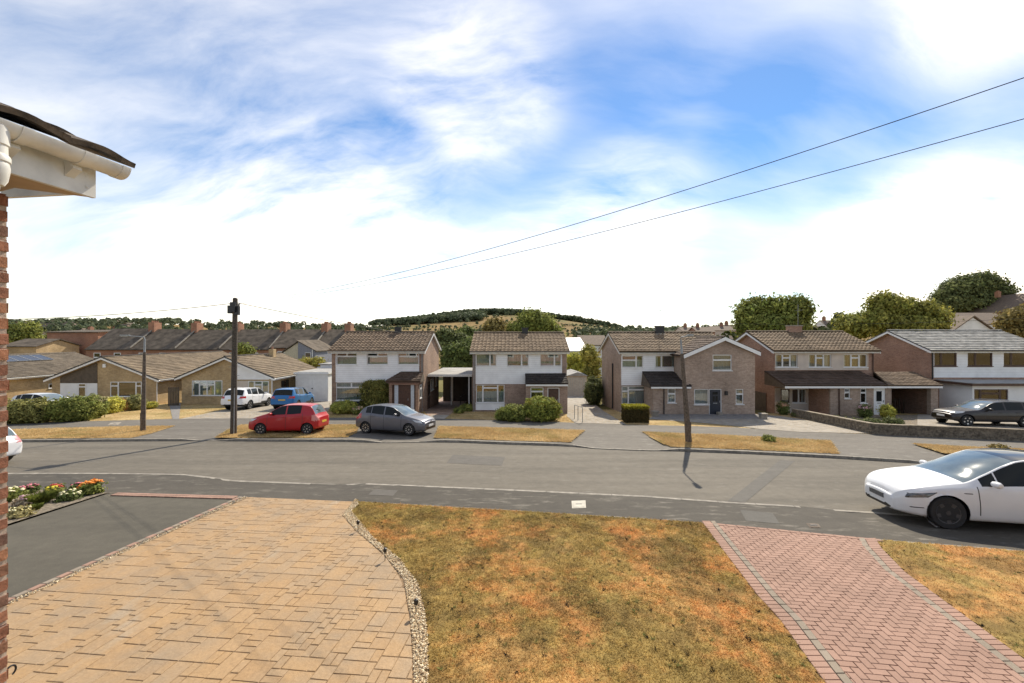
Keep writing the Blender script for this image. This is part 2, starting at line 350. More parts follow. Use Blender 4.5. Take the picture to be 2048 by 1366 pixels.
# ---- the wide ground sheet: street plane near, valley behind the terraces, wooded hill beyond
def hill(x, y):
    h = 64*np.exp(-((x+40)/330)**2-((y-1060)/300)**2)            # the wooded hill
    h += 25*np.exp(-((x+520)/330)**2-((y-620)/260)**2)           # the town ridge to the left
    h += 15*np.exp(-((x-420)/260)**2-((y-640)/240)**2)
    h += 16*np.exp(-((x-150)/55)**2-((y-120)/60)**2)             # rising ground right
    return h
def zt(x, y):
    x = np.asarray(x, float); y = np.asarray(y, float); yy = np.maximum(y, -60); z = -SL*np.minimum(yy, 48.)
    t = np.clip((yy-48)/70, 0, 1); z = z-2.6*(t*t*(3-2*t)); t2 = np.clip((yy-60)/260, 0, 1); z = z+2.5*t2
    far = np.clip((yy-45)/60, 0, 1); z = z+hill(x, y)*far
    return z-.16*(1-np.clip((y-30)/14, 0, 1))
def ground_sheet():
    ys = np.concatenate([np.linspace(-60, 0, 7)[:-1], np.linspace(0, 50, 26)[:-1], np.geomspace(50, 5000, 90)]); xs = np.concatenate([-np.geomspace(4000, 20, 60), np.linspace(-20, 20, 11)[1:-1], np.geomspace(20, 4000, 60)])
    Xg, Yg = np.meshgrid(xs, ys); V = np.stack([Xg, Yg, zt(Xg, Yg)], -1).reshape(-1, 3); a, b = Xg.shape
    i = np.arange(a*b).reshape(a, b); F = np.stack([i[:-1,:-1], i[:-1,1:], i[1:,1:], i[1:,:-1]], -1).reshape(-1, 4)
    m, nt, bs, N, L = nodes('fields'); bs.inputs['Roughness'].default_value = 1; bs.inputs['Specular IOR Level'].default_value = .1
    g = N('ShaderNodeNewGeometry'); mp = N('ShaderNodeMapping'); mp.inputs['Scale'].default_value = (.0085, .0065, 0); mp.inputs['Rotation'].default_value = (0, 0, .35); L(g.outputs['Position'], mp.inputs[0])
    vo = N('ShaderNodeTexVoronoi'); vo.inputs['Scale'].default_value = 1; L(mp.outputs[0], vo.inputs['Vector'])
    sep = N('ShaderNodeSeparateColor'); L(vo.outputs['Color'], sep.inputs[0])
    c = ramp(nt, sep.outputs[0], [(.0, (.21, .145, .06)), (.45, (.24, .165, .07)), (.7, (.14, .125, .045)), (1, (.19, .145, .06))])
    c = mixc(nt, 1, c, ramp(nt, noise_out(nt, .03, 6, .6), [(.3, .8), (.7, 1.2)]), 'MULTIPLY'); L(c, bs.inputs['Base Color'])
    o = link('ground', np_mesh('ground', V, F, smooth=True), m); o['kind'] = 'structure'
ground_sheet()
# far-side plots: dry grass up to and round the houses
OUT = lambda line, x0, x1, n: [(x, interp_line(line, x)) for x in np.linspace(x0, x1, n)]

# ================================================================== grass
GOLD = np.array((.53, .325, .115)); GREEN = np.array((.27, .21, .062)); DARK = np.array((.23, .155, .053)); RUST = np.array((.53, .265, .09))
def lawn_col(x, y):
    a = vnoise(x, y, 1.3, 3, 6, .72)[..., None]; b = vnoise(x+40, y, .5, 5, 5, .7)[..., None]; c = vnoise(x, y+30, .8, 9, 6, .75)[..., None]
    s = lambda v, lo, hi: np.clip((v-lo)/(hi-lo), 0, 1)
    k = RUST*(1-s(b, .35, .7))+GOLD*s(b, .35, .7)
    k = k*(1-s(a, .435, .57)*.74)+GREEN*1.05*s(a, .435, .57)*.74
    k = k*(1-s(c, .505, .60)*.68)+DARK*.9*s(c, .505, .60)*.68
    edge = np.clip((np.asarray(y)-9.0)/1.4, 0, 1)[..., None]*s(b, .3, .6)*.5; k = k*(1-edge)+GREEN*1.1*edge; k = k*(.62+.76*vnoise(x, y, .10, 31, 2)[..., None])
    return k
def verge_col(x, y):
    b = vnoise(x+40, y, .9, 15, 4, .6)[..., None]; a = vnoise(x, y, 1.6, 13, 4, .55)[..., None]; s = lambda v, lo, hi: np.clip((v-lo)/(hi-lo), 0, 1)
    k = np.array((.48, .335, .15))*(1-s(b, .35, .7))+np.array((.60, .45, .225))*s(b, .35, .7)
    return k*(1-s(a, .54, .70)*.45)+np.array((.30, .25, .08))*s(a, .54, .70)*.45
def turf(name, poly, colf, cell, blades, bh, off=.0, label=None, tufts=0):
    xs = [p[0] for p in poly]; ys = [p[1] for p in poly]; sheet(name+'_base', poly, M['soil'], off-.012) if False else None
    gx = np.arange(min(xs), max(xs)+cell, cell); gy = np.arange(min(ys), max(ys)+cell, cell); A, B = np.meshgrid(gx, gy)
    i = np.arange(A.size).reshape(A.shape); F = np.stack([i[:-1,:-1], i[:-1,1:], i[1:,1:], i[1:,:-1]], -1).reshape(-1, 4)
    cx = (A[:-1,:-1]+cell/2).ravel(); cy = (B[:-1,:-1]+cell/2).ravel(); F = F[inpoly(cx, cy, poly)]
    used, inv = np.unique(F, return_inverse=True); F = inv.reshape(-1, 4); x = A.ravel()[used]; y = B.ravel()[used]
    z = -SL*y+off+.012*vnoise(x, y, .25, 4, 3)
    o = link(name, np_mesh(name, np.stack([x, y, z], -1), F, M['turf'], colf(x, y)*.8), None); o['kind'] = 'structure'
    n = int(blades*1.0); bx = rng.uniform(min(xs), max(xs), n*3); by = rng.uniform(min(ys), max(ys), n*3); k = inpoly(bx, by, poly); bx = bx[k][:n]; by = by[k][:n]; n = len(bx); bx = bx+rng.normal(0, .022, n); by = by+rng.normal(0, .022, n)
    h = .75*bh*rng.uniform(.45, 1.2, n)*(1+.5*(vnoise(bx, by, .5, 21, 3)-.5)); ang = rng.uniform(0, 6.283, n); w = .0045*(1+by/14)*rng.uniform(.7, 1.4, n)
    lean = rng.normal(0, 1.25, (n, 2))*h[:, None]; bz = -SL*by+off; c = colf(bx, by)*rng.uniform(.62, 1.5, (n, 1))*np.array((1, 1, 1))
    P0 = np.stack([bx-np.cos(ang)*w, by-np.sin(ang)*w, bz], -1); P1 = np.stack([bx+np.cos(ang)*w, by+np.sin(ang)*w, bz], -1); P2 = np.stack([bx+lean[:,0], by+lean[:,1], bz+h], -1)
    if tufts:                                                    # broad-leaved weeds and coarse tufts standing proud of the sward
        tx = rng.uniform(min(xs), max(xs), tufts*3); ty = rng.uniform(min(ys), max(ys), tufts*3); k = inpoly(tx, ty, poly); tx = tx[k][:tufts]; ty = ty[k][:tufts]; nt_ = len(tx); per = 16; sz = rng.uniform(.018, .055, nt_)
        an = rng.uniform(0, 6.283, (nt_, per)); ln = sz[:, None]*rng.uniform(.5, 1.1, (nt_, per)); wd = ln*rng.uniform(.10, .22, (nt_, per)); ca, sa = np.cos(an), np.sin(an); rise = ln*rng.uniform(.15, .8, (nt_, per)); z0 = (-SL*ty+off+.004)[:, None]
        Q0 = np.stack([tx[:, None]-sa*wd, ty[:, None]+ca*wd, z0+0*an], -1); Q1 = np.stack([tx[:, None]+sa*wd, ty[:, None]-ca*wd, z0+0*an], -1); Q2 = np.stack([tx[:, None]+ca*ln, ty[:, None]+sa*ln, z0+rise], -1)
        tc_ = np.where(rng.random((nt_, 1)) < .6, 1, 0)*np.array((.21, .21, .06))+np.where(rng.random((nt_, 1)) < .6, 0, 1)*np.array((.19, .13, .05)); tc_ = np.repeat(tc_, per, 0)*rng.uniform(.6, 1.4, (nt_*per, 1))
        P0 = np.concatenate([P0, Q0.reshape(-1, 3)]); P1 = np.concatenate([P1, Q1.reshape(-1, 3)]); P2 = np.concatenate([P2, Q2.reshape(-1, 3)]); c = np.concatenate([c, tc_])
    V = np.stack([P0, P1, P2], 1).reshape(-1, 3); F = np.arange(len(V)).reshape(-1, 3)
    g = link('grass', np_mesh('grass', V, F, M['grass'], np.repeat(c, 3, 0)), None); tag(g, label, 'grass', kind='stuff')
    return o
GRAV_IN = [(-4.25,11.25),(-4.17,10.6),(-4.12,10.06)]+[tuple(G(a,b)[:2]) for a,b in ((717,1067),(765,1106),(807,1159),(819,1227),(825,1287),(828,1366))]+[(-1.02,4.0),(-.95,2.2)]
GRAV_OUT = [(-4.18,11.2),(-4.0,10.85),(-3.98,10.3)]+[tuple(G(a,b)[:2]) for a,b in ((747,1076),(801,1120),(836,1168),(851,1227),(857,1287),(856,1366))]+[(-.78,4.0),(-.72,2.2)]
DRV_L = [tuple(G(a,b)[:2]) for a,b in ((1403,1044),(1441,1096),(1517,1196),(1558,1240),(1602,1302),(1645,1362))]+[(3.42,3.6),(3.24,2.2)]
DRV_R = [tuple(G(a,b)[:2]) for a,b in ((1751,1078),(1764,1099),(1811,1147),(1875,1194),(2048,1321))]+[(6.1,4.2),(5.84,2.2)]
front = lambda x0, x1, n=8, d=.03: [(x, interp_line(NEAR_BACK, x)-d) for x in np.linspace(x0, x1, n)]
lawn_poly = GRAV_OUT[::-1]+front(GRAV_OUT[0][0]+.05, DRV_L[0][0], 12)+DRV_L
turf('lawn', lawn_poly, lawn_col, .045, 230000, .034, .015, 'parched brown and green lawn between gravel strip and block drive', 1100)
turf('lawn', DRV_R[::-1]+front(DRV_R[0][0]+.02, 15, 8)+[(13, 2.2)], lawn_col, .06, 70000, .034, .015, 'parched lawn right of the red block drive', 500)
VERGES = [(((-150,858),(19,860),(149,856),(281,853),(350,852),(300,868),(262,876),(19,878),(-150,878)), 'dry verge round the lamp column by the clipped hedges'),
          (((430,876),(462,857),(484,850),(718,850),(712,866),(695,875),(613,876),(500,876)), 'dry verge under the red hatchback and telegraph pole'),
          (((878,853),(1000,856),(1169,861),(1140,885),(1000,881),(900,877),(868,877)), 'dry verge facing the rounded hedge house'),
          (((1284,864),(1373,868),(1450,871),(1661,882),(1678,908),(1500,900),(1345,894),(1325,888)), 'dry verge round the leaning lamp column'),
          (((1826,888),(1918,894),(2048,899),(2200,905),(2200,926),(2048,920),(1888,907)), 'dry verge below the low stone wall')]
for pp, lab in VERGES: turf('verge', gp(*pp), verge_col, .12, 42000, .085, .012, lab, 160)
# front gardens on the far side
def far_garden(name, x0, x1, back, blades, label):
    turf(name, [(x, interp_line(FAR_BACK, x)+.03) for x in np.linspace(x0, x1, 10)]+[(x1, back), (x0, back)], verge_col, .2, blades, .06, -.012, label)
far_garden('front_garden', -60, X(361, 27.6), 40, 40000, 'dry front lawn of the two buff bungalows')
far_garden('front_garden', X(361, 27.6)+.02, 8.1, 33, 45000, 'dry front grass of the white boarded houses')
far_garden('front_garden', 8.12, 32, 30.5, 26000, 'dry grass strip before the extended brick house')
sheet('bungalow_drive', gp((360,838),(640,836),(664,815),(664,799),(585,799),(515,806),(437,822)), M['concrete'], .012)
sheet('carport_drive', gp((858,837.2),(888,838),(908,824),(938,800),(952,776),(895,776),(884,795),(848,819)), M['redconc'], .012)
sheet('carport_drive_apron', gp((860,837.4),(889,838.2),(899,830.5),(862,830)), M['concrete'], .016)
sheet('garage_drive', gp((1150,846),(1252,849),(1208,823),(1187,806),(1176,788),(1134,788),(1134,833)), M['concrete'], .012)
sheet('parking_apron', gp((1296,838),(1310,831),(1530,831),(1560,832),(1600,838),(1752,867.5),(1600,864.2),(1518,858),(1470,852),(1390,845)), M['concrete'], .012)
sheet('parking_apron_paving', gp((1300,838.5),(1310,830),(1540,831),(1565,837.5)), M['paving'], .017)  # grey paving whose dark tone also carries the shade before the house
sheet('planting_bed', gp((1580,832),(1752,866),(1800,866),(1835,850),(1835,830)), M['soil'], .014)
sheet('right_drive', gp((1835,866),(1835,829),(2250,829),(2250,884),(2048,880)), M['concrete'], .018)
sheet('side_passage', gp((345,838.2),(358,838),(362,806),(338,806)), M['paving'], .013)

# ================================================================== block-paved drive (herringbone)
def block_mat(name, c1, c2):
    m, nt, b, N, L = nodes(name); g = N('ShaderNodeNewGeometry'); oi = N('ShaderNodeObjectInfo'); ad = N('ShaderNodeMath'); L(g.outputs['Random Per Island'], ad.inputs[0]); L(oi.outputs['Random'], ad.inputs[1])
    fr = N('ShaderNodeMath'); fr.operation = 'FRACT'; L(ad.outputs[0], fr.inputs[0]); c = ramp(nt, fr.outputs[0], [(0, c1), (1, c2)])
    c = mixc(nt, 1, c, ramp(nt, noise_out(nt, 1.1, 5, .6), [(.3, .86), (.7, 1.13)]), 'MULTIPLY'); c = mixc(nt, 1, c, ramp(nt, noise_out(nt, 120, 3, .7), [(.3, .8), (.7, 1.2)]), 'MULTIPLY')
    L(c, b.inputs['Base Color']); b.inputs['Roughness'].default_value = .9; bump(nt, b, noise_out(nt, 170, 3, .7), .3, .004); return m
M['block'] = block_mat('red_block', (.285, .172, .125), (.325, .20, .148)); M['block_grey'] = block_mat('grey_block', (.225, .185, .138), (.26, .215, .165))
M['imprint'] = None
def slab_verts(poly, h=.03, bev=.006):
    """closed little slab over a flat outline (local xy), bevelled top"""
    n = len(poly); c = Vector((sum(p[0] for p in poly)/n, sum(p[1] for p in poly)/n)); v = []
    for p in poly: v.append((p[0], p[1], -h))
    for p in poly: v.append((p[0], p[1], -bev))
    for p in poly:
        d = (c-Vector(p)); k = min(.45, bev*1.3/max(d.length, 1e-4)); q = Vector(p)+d*k; v.append((q.x, q.y, 0))
    f = []
    for i in range(n):
        j = (i+1) % n; f += [(i, j, n+j, n+i), (n+i, n+j, 2*n+j, 2*n+i)]
    f.append(tuple(2*n+i for i in range(n))); return v, f
def clip_half(poly, a, d, keep=1):
    """clip convex polygon to the left side of the line a + t d"""
    out = []; n = len(poly); s = lambda p: keep*(d[0]*(p[1]-a[1])-d[1]*(p[0]-a[0]))
    for i in range(n):
        p, q = poly[i], poly[(i+1) % n]; sp, sq = s(p), s(q)
        if sp >= 0: out.append(p)
        if (sp > 0) != (sq > 0) and abs(sp-sq) > 1e-9:
            t = sp/(sp-sq); out.append((p[0]+(q[0]-p[0])*t, p[1]+(q[1]-p[1])*t))
    return out
def parea(p): return abs(sum(p[i][0]*p[(i+1) % len(p)][1]-p[(i+1) % len(p)][0]*p[i][1] for i in range(len(p))))/2
def line_at(line, y):                                             # x of a line (given near->far or far->near) at y
    pts = sorted([(p[1], p[0]) for p in line]); return float(np.interp(y, [p[0] for p in pts], [p[1] for p in pts]))
def lay(pieces, parent, name, mat, off, nmax, stuff_name, tilt=.004):
    """pieces: outlines (x, y).  The nmax that show largest become objects, the rest one mesh"""
    def size(p): y = sum(q[1] for q in p)/len(p); x = sum(q[0] for q in p)/len(p); vis = abs(x/y) < 1.3 and y > 4.6; return parea(p)/y**3 if vis else 0
    pieces = sorted(pieces, key=size, reverse=True); rest = MB(); cache = {}
    for i, p in enumerate(pieces):
        cx = sum(q[0] for q in p)/len(p); cy = sum(q[1] for q in p)/len(p); loc = [(q[0]-cx, q[1]-cy) for q in p]; jz = random.uniform(-.0012, .0012)
        v, f = slab_verts(loc); z0 = zp(cx, cy)+off+jz; tx = random.uniform(-tilt, tilt)
        if i < nmax:
            key = tuple(round(c, 3) for q in loc for c in q); me = cache.get(key)
            if me is None:
                me = bpy.data.meshes.new(name); me.from_pydata([(a, b, c-SL*b) for a, b, c in v], [], f); me.update(); me.materials.append(mat); cache[key] = me
            o = bpy.data.objects.new(name, me); COL.objects.link(o); o.parent = parent; o.location = (cx-parent.location.x, cy-parent.location.y, z0-parent.location.z); o.rotation_euler = (tx, tx*.7, 0)
        else: rest.add([(a+cx, b+cy, c+z0-SL*b) for a, b, c in v], f)
    if rest.v:
        o = rest.build(stuff_name, mat, parent, fix=False); o['kind'] = 'stuff'
def herringbone():
    base = sheet('block_paved_drive', DRV_L[::-1]+front(DRV_L[0][0], DRV_R[0][0], 8, .0)+DRV_R, plain('jointing_sand', (.085, .062, .045), 1, var=.3, scale=30), .0)
    d = Vector((.135, 1)).normalized(); e = Vector((d.y, -d.x)); o0 = Vector((3.2, 2.3)); a = .1; gap = .0032
    U = lambda u, v: (o0.x+e.x*u+d.x*v, o0.y+e.y*u+d.y*v); red = []; grey = []
    def inside(cx, cy): return cy < interp_line(NEAR_BACK, cx)-.12
    LI, RI = .31, .31
    for i in range(-12, 52):
        for j in range(0, 80):
            k = (i-j) % 4
            if k == 0: q = (i, i+2, j, j+1)
            elif k == 3: q = (i, i+1, j, j+2)
            else: continue
            p = [U(q[0]*a+gap, q[2]*a+gap), U(q[1]*a-gap, q[2]*a+gap), U(q[1]*a-gap, q[3]*a-gap), U(q[0]*a+gap, q[3]*a-gap)]
            cx = sum(t[0] for t in p)/4; cy = sum(t[1] for t in p)/4
            if cy < 2.3: continue
            for line, s, inset in ((DRV_L, 1, LI), (DRV_R, -1, RI)):
                xa = line_at(line, cy-.2); xb = line_at(line, cy+.2); p = clip_half(p, (xa+s*inset, cy-.2), (xb-xa, .4), -s) if p else p
            if p: 
                yb = lambda x: interp_line(NEAR_BACK, x)-.15
                p = clip_half(p, (cx-.2, yb(cx-.2)), (.4, yb(cx+.2)-yb(cx-.2)), -1)
            if len(p) >= 3 and parea(p) > .0012: red.append(p)
    def course(line, s, w0, w1, blen, out):                       # edge courses that follow the sides
        ys = 2.3; ymax = min(line[0][1], 20)
        while ys < ymax-.02:
            y2 = min(ys+blen, ymax); xa = line_at(line, ys+.003); xb = line_at(line, y2-.003); g = .004
            nx = 1.0/math.cos(math.atan((xb-xa)/max(.01, y2-ys)))
            out.append([(xa+s*(w0+g)*nx, ys+g), (xa+s*(w1-g)*nx, ys+g), (xb+s*(w1-g)*nx, y2-g), (xb+s*(w0+g)*nx, y2-g)]); ys = y2
    course(DRV_L, 1, 0, .2, .1, red); course(DRV_R, -1, 0, .2, .1, red); course(DRV_L, 1, .2, .31, .2, grey); course(DRV_R, -1, .2, .31, .2, grey)
    x = DRV_L[0][0]+.05
    while x < DRV_R[0][0]-.1:
        x2 = x+.2; ya = interp_line(NEAR_BACK, x); yb = interp_line(NEAR_BACK, x2); red.append([(x+.004, ya-.13), (x2-.004, yb-.13), (x2-.004, yb-.02), (x+.004, ya-.02)]); x = x2
    lay(red, base, 'brick', M['block'], .03, 250, 'brick_field'); lay(grey, base, 'brick', M['block_grey'], .031, 50, 'grey_brick_courses')
herringbone()

# ================================================================== imprinted concrete drive
def imprint_mat():
    m, nt, b, N, L = nodes('imprinted_concrete'); oi = N('ShaderNodeObjectInfo'); g = N('ShaderNodeNewGeometry'); ad = N('ShaderNodeMath'); L(g.outputs['Random Per Island'], ad.inputs[0]); L(oi.outputs['Random'], ad.inputs[1])
    fr = N('ShaderNodeMath'); fr.operation = 'FRACT'; L(ad.outputs[0], fr.inputs[0])
    c = ramp(nt, fr.outputs[0], [(0, (.335, .208, .096)), (.5, (.36, .226, .104)), (1, (.35, .232, .122))])
    blotch = ramp(nt, noise_out(nt, 1.5, 6, .62), [(.42, 0.0), (.68, .7)]); c = mixc(nt, blotch, c, (.25, .19, .125))
    pale = ramp(nt, noise_out(nt, .8, 3, .5, stretch=(2.2, .7, 1)), [(.62, 0.0), (.74, .6)]); c = mixc(nt, pale, c, (.34, .29, .22))
    c = mixc(nt, 1, c, ramp(nt, noise_out(nt, 24, 6, .7), [(.25, .78), (.75, 1.2)]), 'MULTIPLY')
    L(c, b.inputs['Base Color']); b.inputs['Roughness'].default_value = .62; b.inputs['Specular IOR Level'].default_value = .4
    bump(nt, b, noise_out(nt, 9, 7, .68), .55, .02); return m
M['imprint'] = imprint_mat()
TAR_R = [tuple(G(490,994)[:2]), tuple(G(250,1101)[:2]), tuple(G(20,1205)[:2]), (-7.85, 4.6), (-7.95, 2.2)]
def imprint():
    poly = TAR_R[::-1]+front(TAR_R[0][0], GRAV_IN[0][0], 8, .0)+GRAV_IN
    base = sheet('imprinted_drive', poly, plain('imprint_joint', (.215, .138, .072), .9, var=.3, scale=12), .0)
    d = Vector((.10, 1)).normalized(); e = Vector((d.y, -d.x)); o0 = Vector((-8.2, 1.6)); a = .112; nu, nv = 72, 96
    occ = np.zeros((nu, nv), bool); rr = random.Random(5); sizes = [(2,2),(3,2),(2,3),(3,3),(4,3),(3,4),(2,4),(4,2),(1,2),(2,1)]
    U = lambda u, v: (o0.x+e.x*u+d.x*v, o0.y+e.y*u+d.y*v); out = []
    for j in range(nv):
        for i in range(nu):
            if occ[i, j]: continue
            for su, sv in rr.sample(sizes, len(sizes))+[(1, 1)]:
                if (i//36) != ((i+su-1)//36) or (j//23) != ((j+sv-1)//23): continue   # mat edges and crack-control joints
                if i+su <= nu and j+sv <= nv and not occ[i:i+su, j:j+sv].any(): break
            occ[i:i+su, j:j+sv] = True; g = .0036; q = lambda: rr.uniform(-.004, .004)
            p = [U(i*a+g+q(), j*a+g+q()), U((i+su)*a-g+q(), j*a+g+q()), U((i+su)*a-g+q(), (j+sv)*a-g+q()), U(i*a+g+q(), (j+sv)*a-g+q())]
            cx = sum(t[0] for t in p)/4; cy = sum(t[1] for t in p)/4
            if not (1.9 < cy < 12): continue
            for line, s in ((TAR_R, -1), (GRAV_IN, 1)):
                xa = line_at(line, cy-.3); xb = line_at(line, cy+.3); p = clip_half(p, (xa-s*.01, cy-.3), (xb-xa, .6), s) if p else p
            if p:
                yb = lambda x: interp_line(NEAR_BACK, x)-.01
                p = clip_half(p, (cx-.2, yb(cx-.2)), (.4, yb(cx+.2)-yb(cx-.2)), -1)
            if len(p) >= 3 and parea(p) > .004: out.append(p)
    lay(out, base, 'slab', M['imprint'], .008, 295, 'slab_field', .0015)
imprint()
# ---- gravel strip
def gravel(name, A, B, n, s0, label, cols):
    poly = A+B[::-1]; xs = [p[0] for p in poly]; ys = [p[1] for p in poly]
    sheet(name+'_bed', poly, M['gravelbed'], .004)
    x = rng.uniform(min(xs), max(xs), n*12); y = rng.uniform(min(ys), max(ys), n*12); k = inpoly(x, y, poly); x = x[k][:n]; y = y[k][:n]; n = len(x)
    bm = bmesh.new(); bmesh.ops.create_icosphere(bm, subdivisions=1, radius=1); bv = np.array([v.co[:] for v in bm.verts]); bf = np.array([[v.index for v in f.verts] for f in bm.faces]); bm.free()
    s = s0*rng.uniform(.6, 1.5, (n, 1, 1))*rng.uniform(.7, 1.2, (n, 1, 3))*np.array((1, 1, .7)); V = bv[None]*(1+rng.normal(0, .16, (n, len(bv), 1)))*s
    an = rng.uniform(0, 6.28, n); ca, sa = np.cos(an)[:, None], np.sin(an)[:, None]; V = np.stack([V[..., 0]*ca-V[..., 1]*sa, V[..., 0]*sa+V[..., 1]*ca, V[..., 2]], -1)
    V += np.stack([x, y, -SL*y+.012+rng.uniform(0, s0*1.2, n)], -1)[:, None]
    F = (bf[None]+(np.arange(n)*len(bv))[:, None, None]).reshape(-1, 3); c = np.array(cols)[rng.integers(0, len(cols), n)]*rng.uniform(.7, 1.25, (n, 1))
    o = link(name, np_mesh(name, V.reshape(-1, 3), F, M['peb'], np.repeat(c, len(bv), 0)), None); tag(o, label, 'gravel', kind='stuff')
M['gravelbed'] = plain('gravel_fines', (.40, .31, .20), 1, var=.4, scale=60); M['peb'] = vcol('pebbles', .8)
PEB = [(.62, .47, .28), (.70, .58, .38), (.50, .36, .21), (.75, .66, .48), (.36, .26, .16)]
gravel('gravel', GRAV_IN, GRAV_OUT, 9000, .010, 'cream gravel strip curving between imprinted drive and lawn', PEB)
def off_line(line, dx): return [(x+dx, y) for x, y in line]
gravel('gravel', off_line(TAR_R, -.02), off_line(TAR_R, .09), 1500, .010, 'thin line of pebbles along the tarmac drive edging', PEB+[(.2, .19, .17)]*2)
# ---- neighbour's tarmac drive with block edging, flower bed
TAR_L = [tuple(G(215,988)[:2]), tuple(G(15,1053)[:2]), (-11.5, 5.5), (-11.9, 2.2)]
sheet('tarmac_drive', [(x, y) for x, y in TAR_L[::-1]]+front(TAR_L[0][0], TAR_R[0][0], 5, .0)+off_line(TAR_R, -.12), M['tarmac'], .008)
def edging(name, line, w, blen, mat, mat2=None, dx=0, along='y'):
    root = sheet(name, off_line(line, dx-.005)+off_line(line[::-1], dx+w+.005), M['soil'], .0) if along == 'y' else None
    ps = [[], []]; ys = 2.3; k = 0; ymax = line[0][1]-.03
    while ys < ymax:
        y2 = min(ys+blen, ymax); xa = line_at(line, ys)+dx; xb = line_at(line, y2)+dx; ps[k % 2 if mat2 else 0].append([(xa+.004, ys+.004), (xa+w-.004, ys+.004), (xb+w-.004, y2-.004), (xb+.004, y2-.004)]); ys = y2; k += 1
    lay(ps[0], root, 'brick', mat, .028, 60, 'brick_row'); 
    if mat2: lay(ps[1], root, 'brick', mat2, .028, 60, 'brick_row')
edging('drive_block_edging', TAR_R, .10, .2, M['block'], M['block_grey'], dx=-.13)
kerb('flower_bed_edging', sorted(TAR_L), c_(.03), 1, M['kerb'], w=.05, x0=TAR_L[-1][0] if False else -11.4, x1=TAR_L[0][0], down=.1)
def threshold():
    root = sheet('drive_threshold', [(x, interp_line(NEAR_BACK, x)-d) for x, d in ((-11.2,.26),(-7.5,.26))]+[(x, interp_line(NEAR_BACK, x)-.01) for x in (-7.5,-9,-11.2)], M['soil'], .012); ps = []
    x = -11.15
    while x < -7.6:
        for d in (.02, .14): ps.append([(x+.004, interp_line(NEAR_BACK, x)-d-.105), (x+.196, interp_line(NEAR_BACK, x+.2)-d-.105), (x+.196, interp_line(NEAR_BACK, x+.2)-d), (x+.004, interp_line(NEAR_BACK, x)-d)])
        x += .2
    lay(ps, root, 'brick', M['block'], .036, 60, 'brick_row')
threshold()
BED = [tuple(G(210,988)[:2]), tuple(G(15,1050)[:2]), (-11.6, 5.5), (-13.2, 5.5), (-13.5, 9.0)]+[(x, interp_line(NEAR_BACK, x)-.03) for x in (-16, -14, -12, -11.05)]
sheet('flower_bed', BED, M['soil'], .02)
# ---- covers let into the footways
def cover(name, pp, mat, label, off=.006, rim=True):
    c = gp(*pp); cx = sum(p[0] for p in c)/len(c); cy = sum(p[1] for p in c)/len(c); t = thing(name, (cx, cy, zp(cx, cy)), label, 'cover', 'covers in the footways')
    m = MB(); m.add([(x, y, zp(x, y)+off) for x, y in c]+[(x, y, zp(x, y)-.05) for x, y in c], [(0,1,2,3),(0,4,5,1),(1,5,6,2),(2,6,7,3),(3,7,4,0)]); m.build('frame', mat, t)
    q = [(cx+(x-cx)*.8, cy+(y-cy)*.8) for x, y in c]; m = MB(); m.add([(x, y, zp(x, y)+off+.006) for x, y in q]+[(x, y, zp(x, y)) for x, y in q], [(0,1,2,3),(0,4,5,1),(1,5,6,2),(2,6,7,3),(3,7,4,0)]); m.build('lid', mat, t)
    m = MB(); m.box(cx-.08, cx+.08, cy-.015, cy+.015, zp(cx, cy)+off, zp(cx, cy)+off+.012); m.build('lifting_slot', M['black'], t)
cover('inspection_cover', ((1143,1002),(1171,1001),(1172,1016),(1144,1017)), plain('cream_cover', (.46,.43,.36), .8, var=.1), 'cream square inspection cover in the footway before the lawn')
cover('inspection_cover', ((1612,1047),(1636,1047),(1642,1056),(1620,1056)), M['column'], 'small grey metal cover in the footway at the block drive')
cover('inspection_cover', ((222,845.5),(243,844.5),(236,849.5),(215,850)), M['concrete'], 'pale concrete cover in the far footway by the lamp column')

M['patch'] = asphalt('footway_repair', (.105, .096, .083), .1); M['patch2'] = asphalt('trench_repair', (.095, .089, .078), .08)
for nm, pp, mt in (('footway_patch', ((748,979),(796,981),(786,992),(736,990)), M['patch']), ('footway_patch', ((1480,1020),(1545,1026),(1560,1048),(1492,1042)), M['patch2'])): sheet(nm, gp(*pp), mt, .005)
sheet('road_patch', gp((905,905),(1010,909),(1004,926),(893,921)), M['patch'], -.095)
sheet('road_trench', gp((1560,915),(1590,917),(1490,998),(1455,995)), asphalt('road_trench_fill', (.105,.097,.084), .1), -.095)
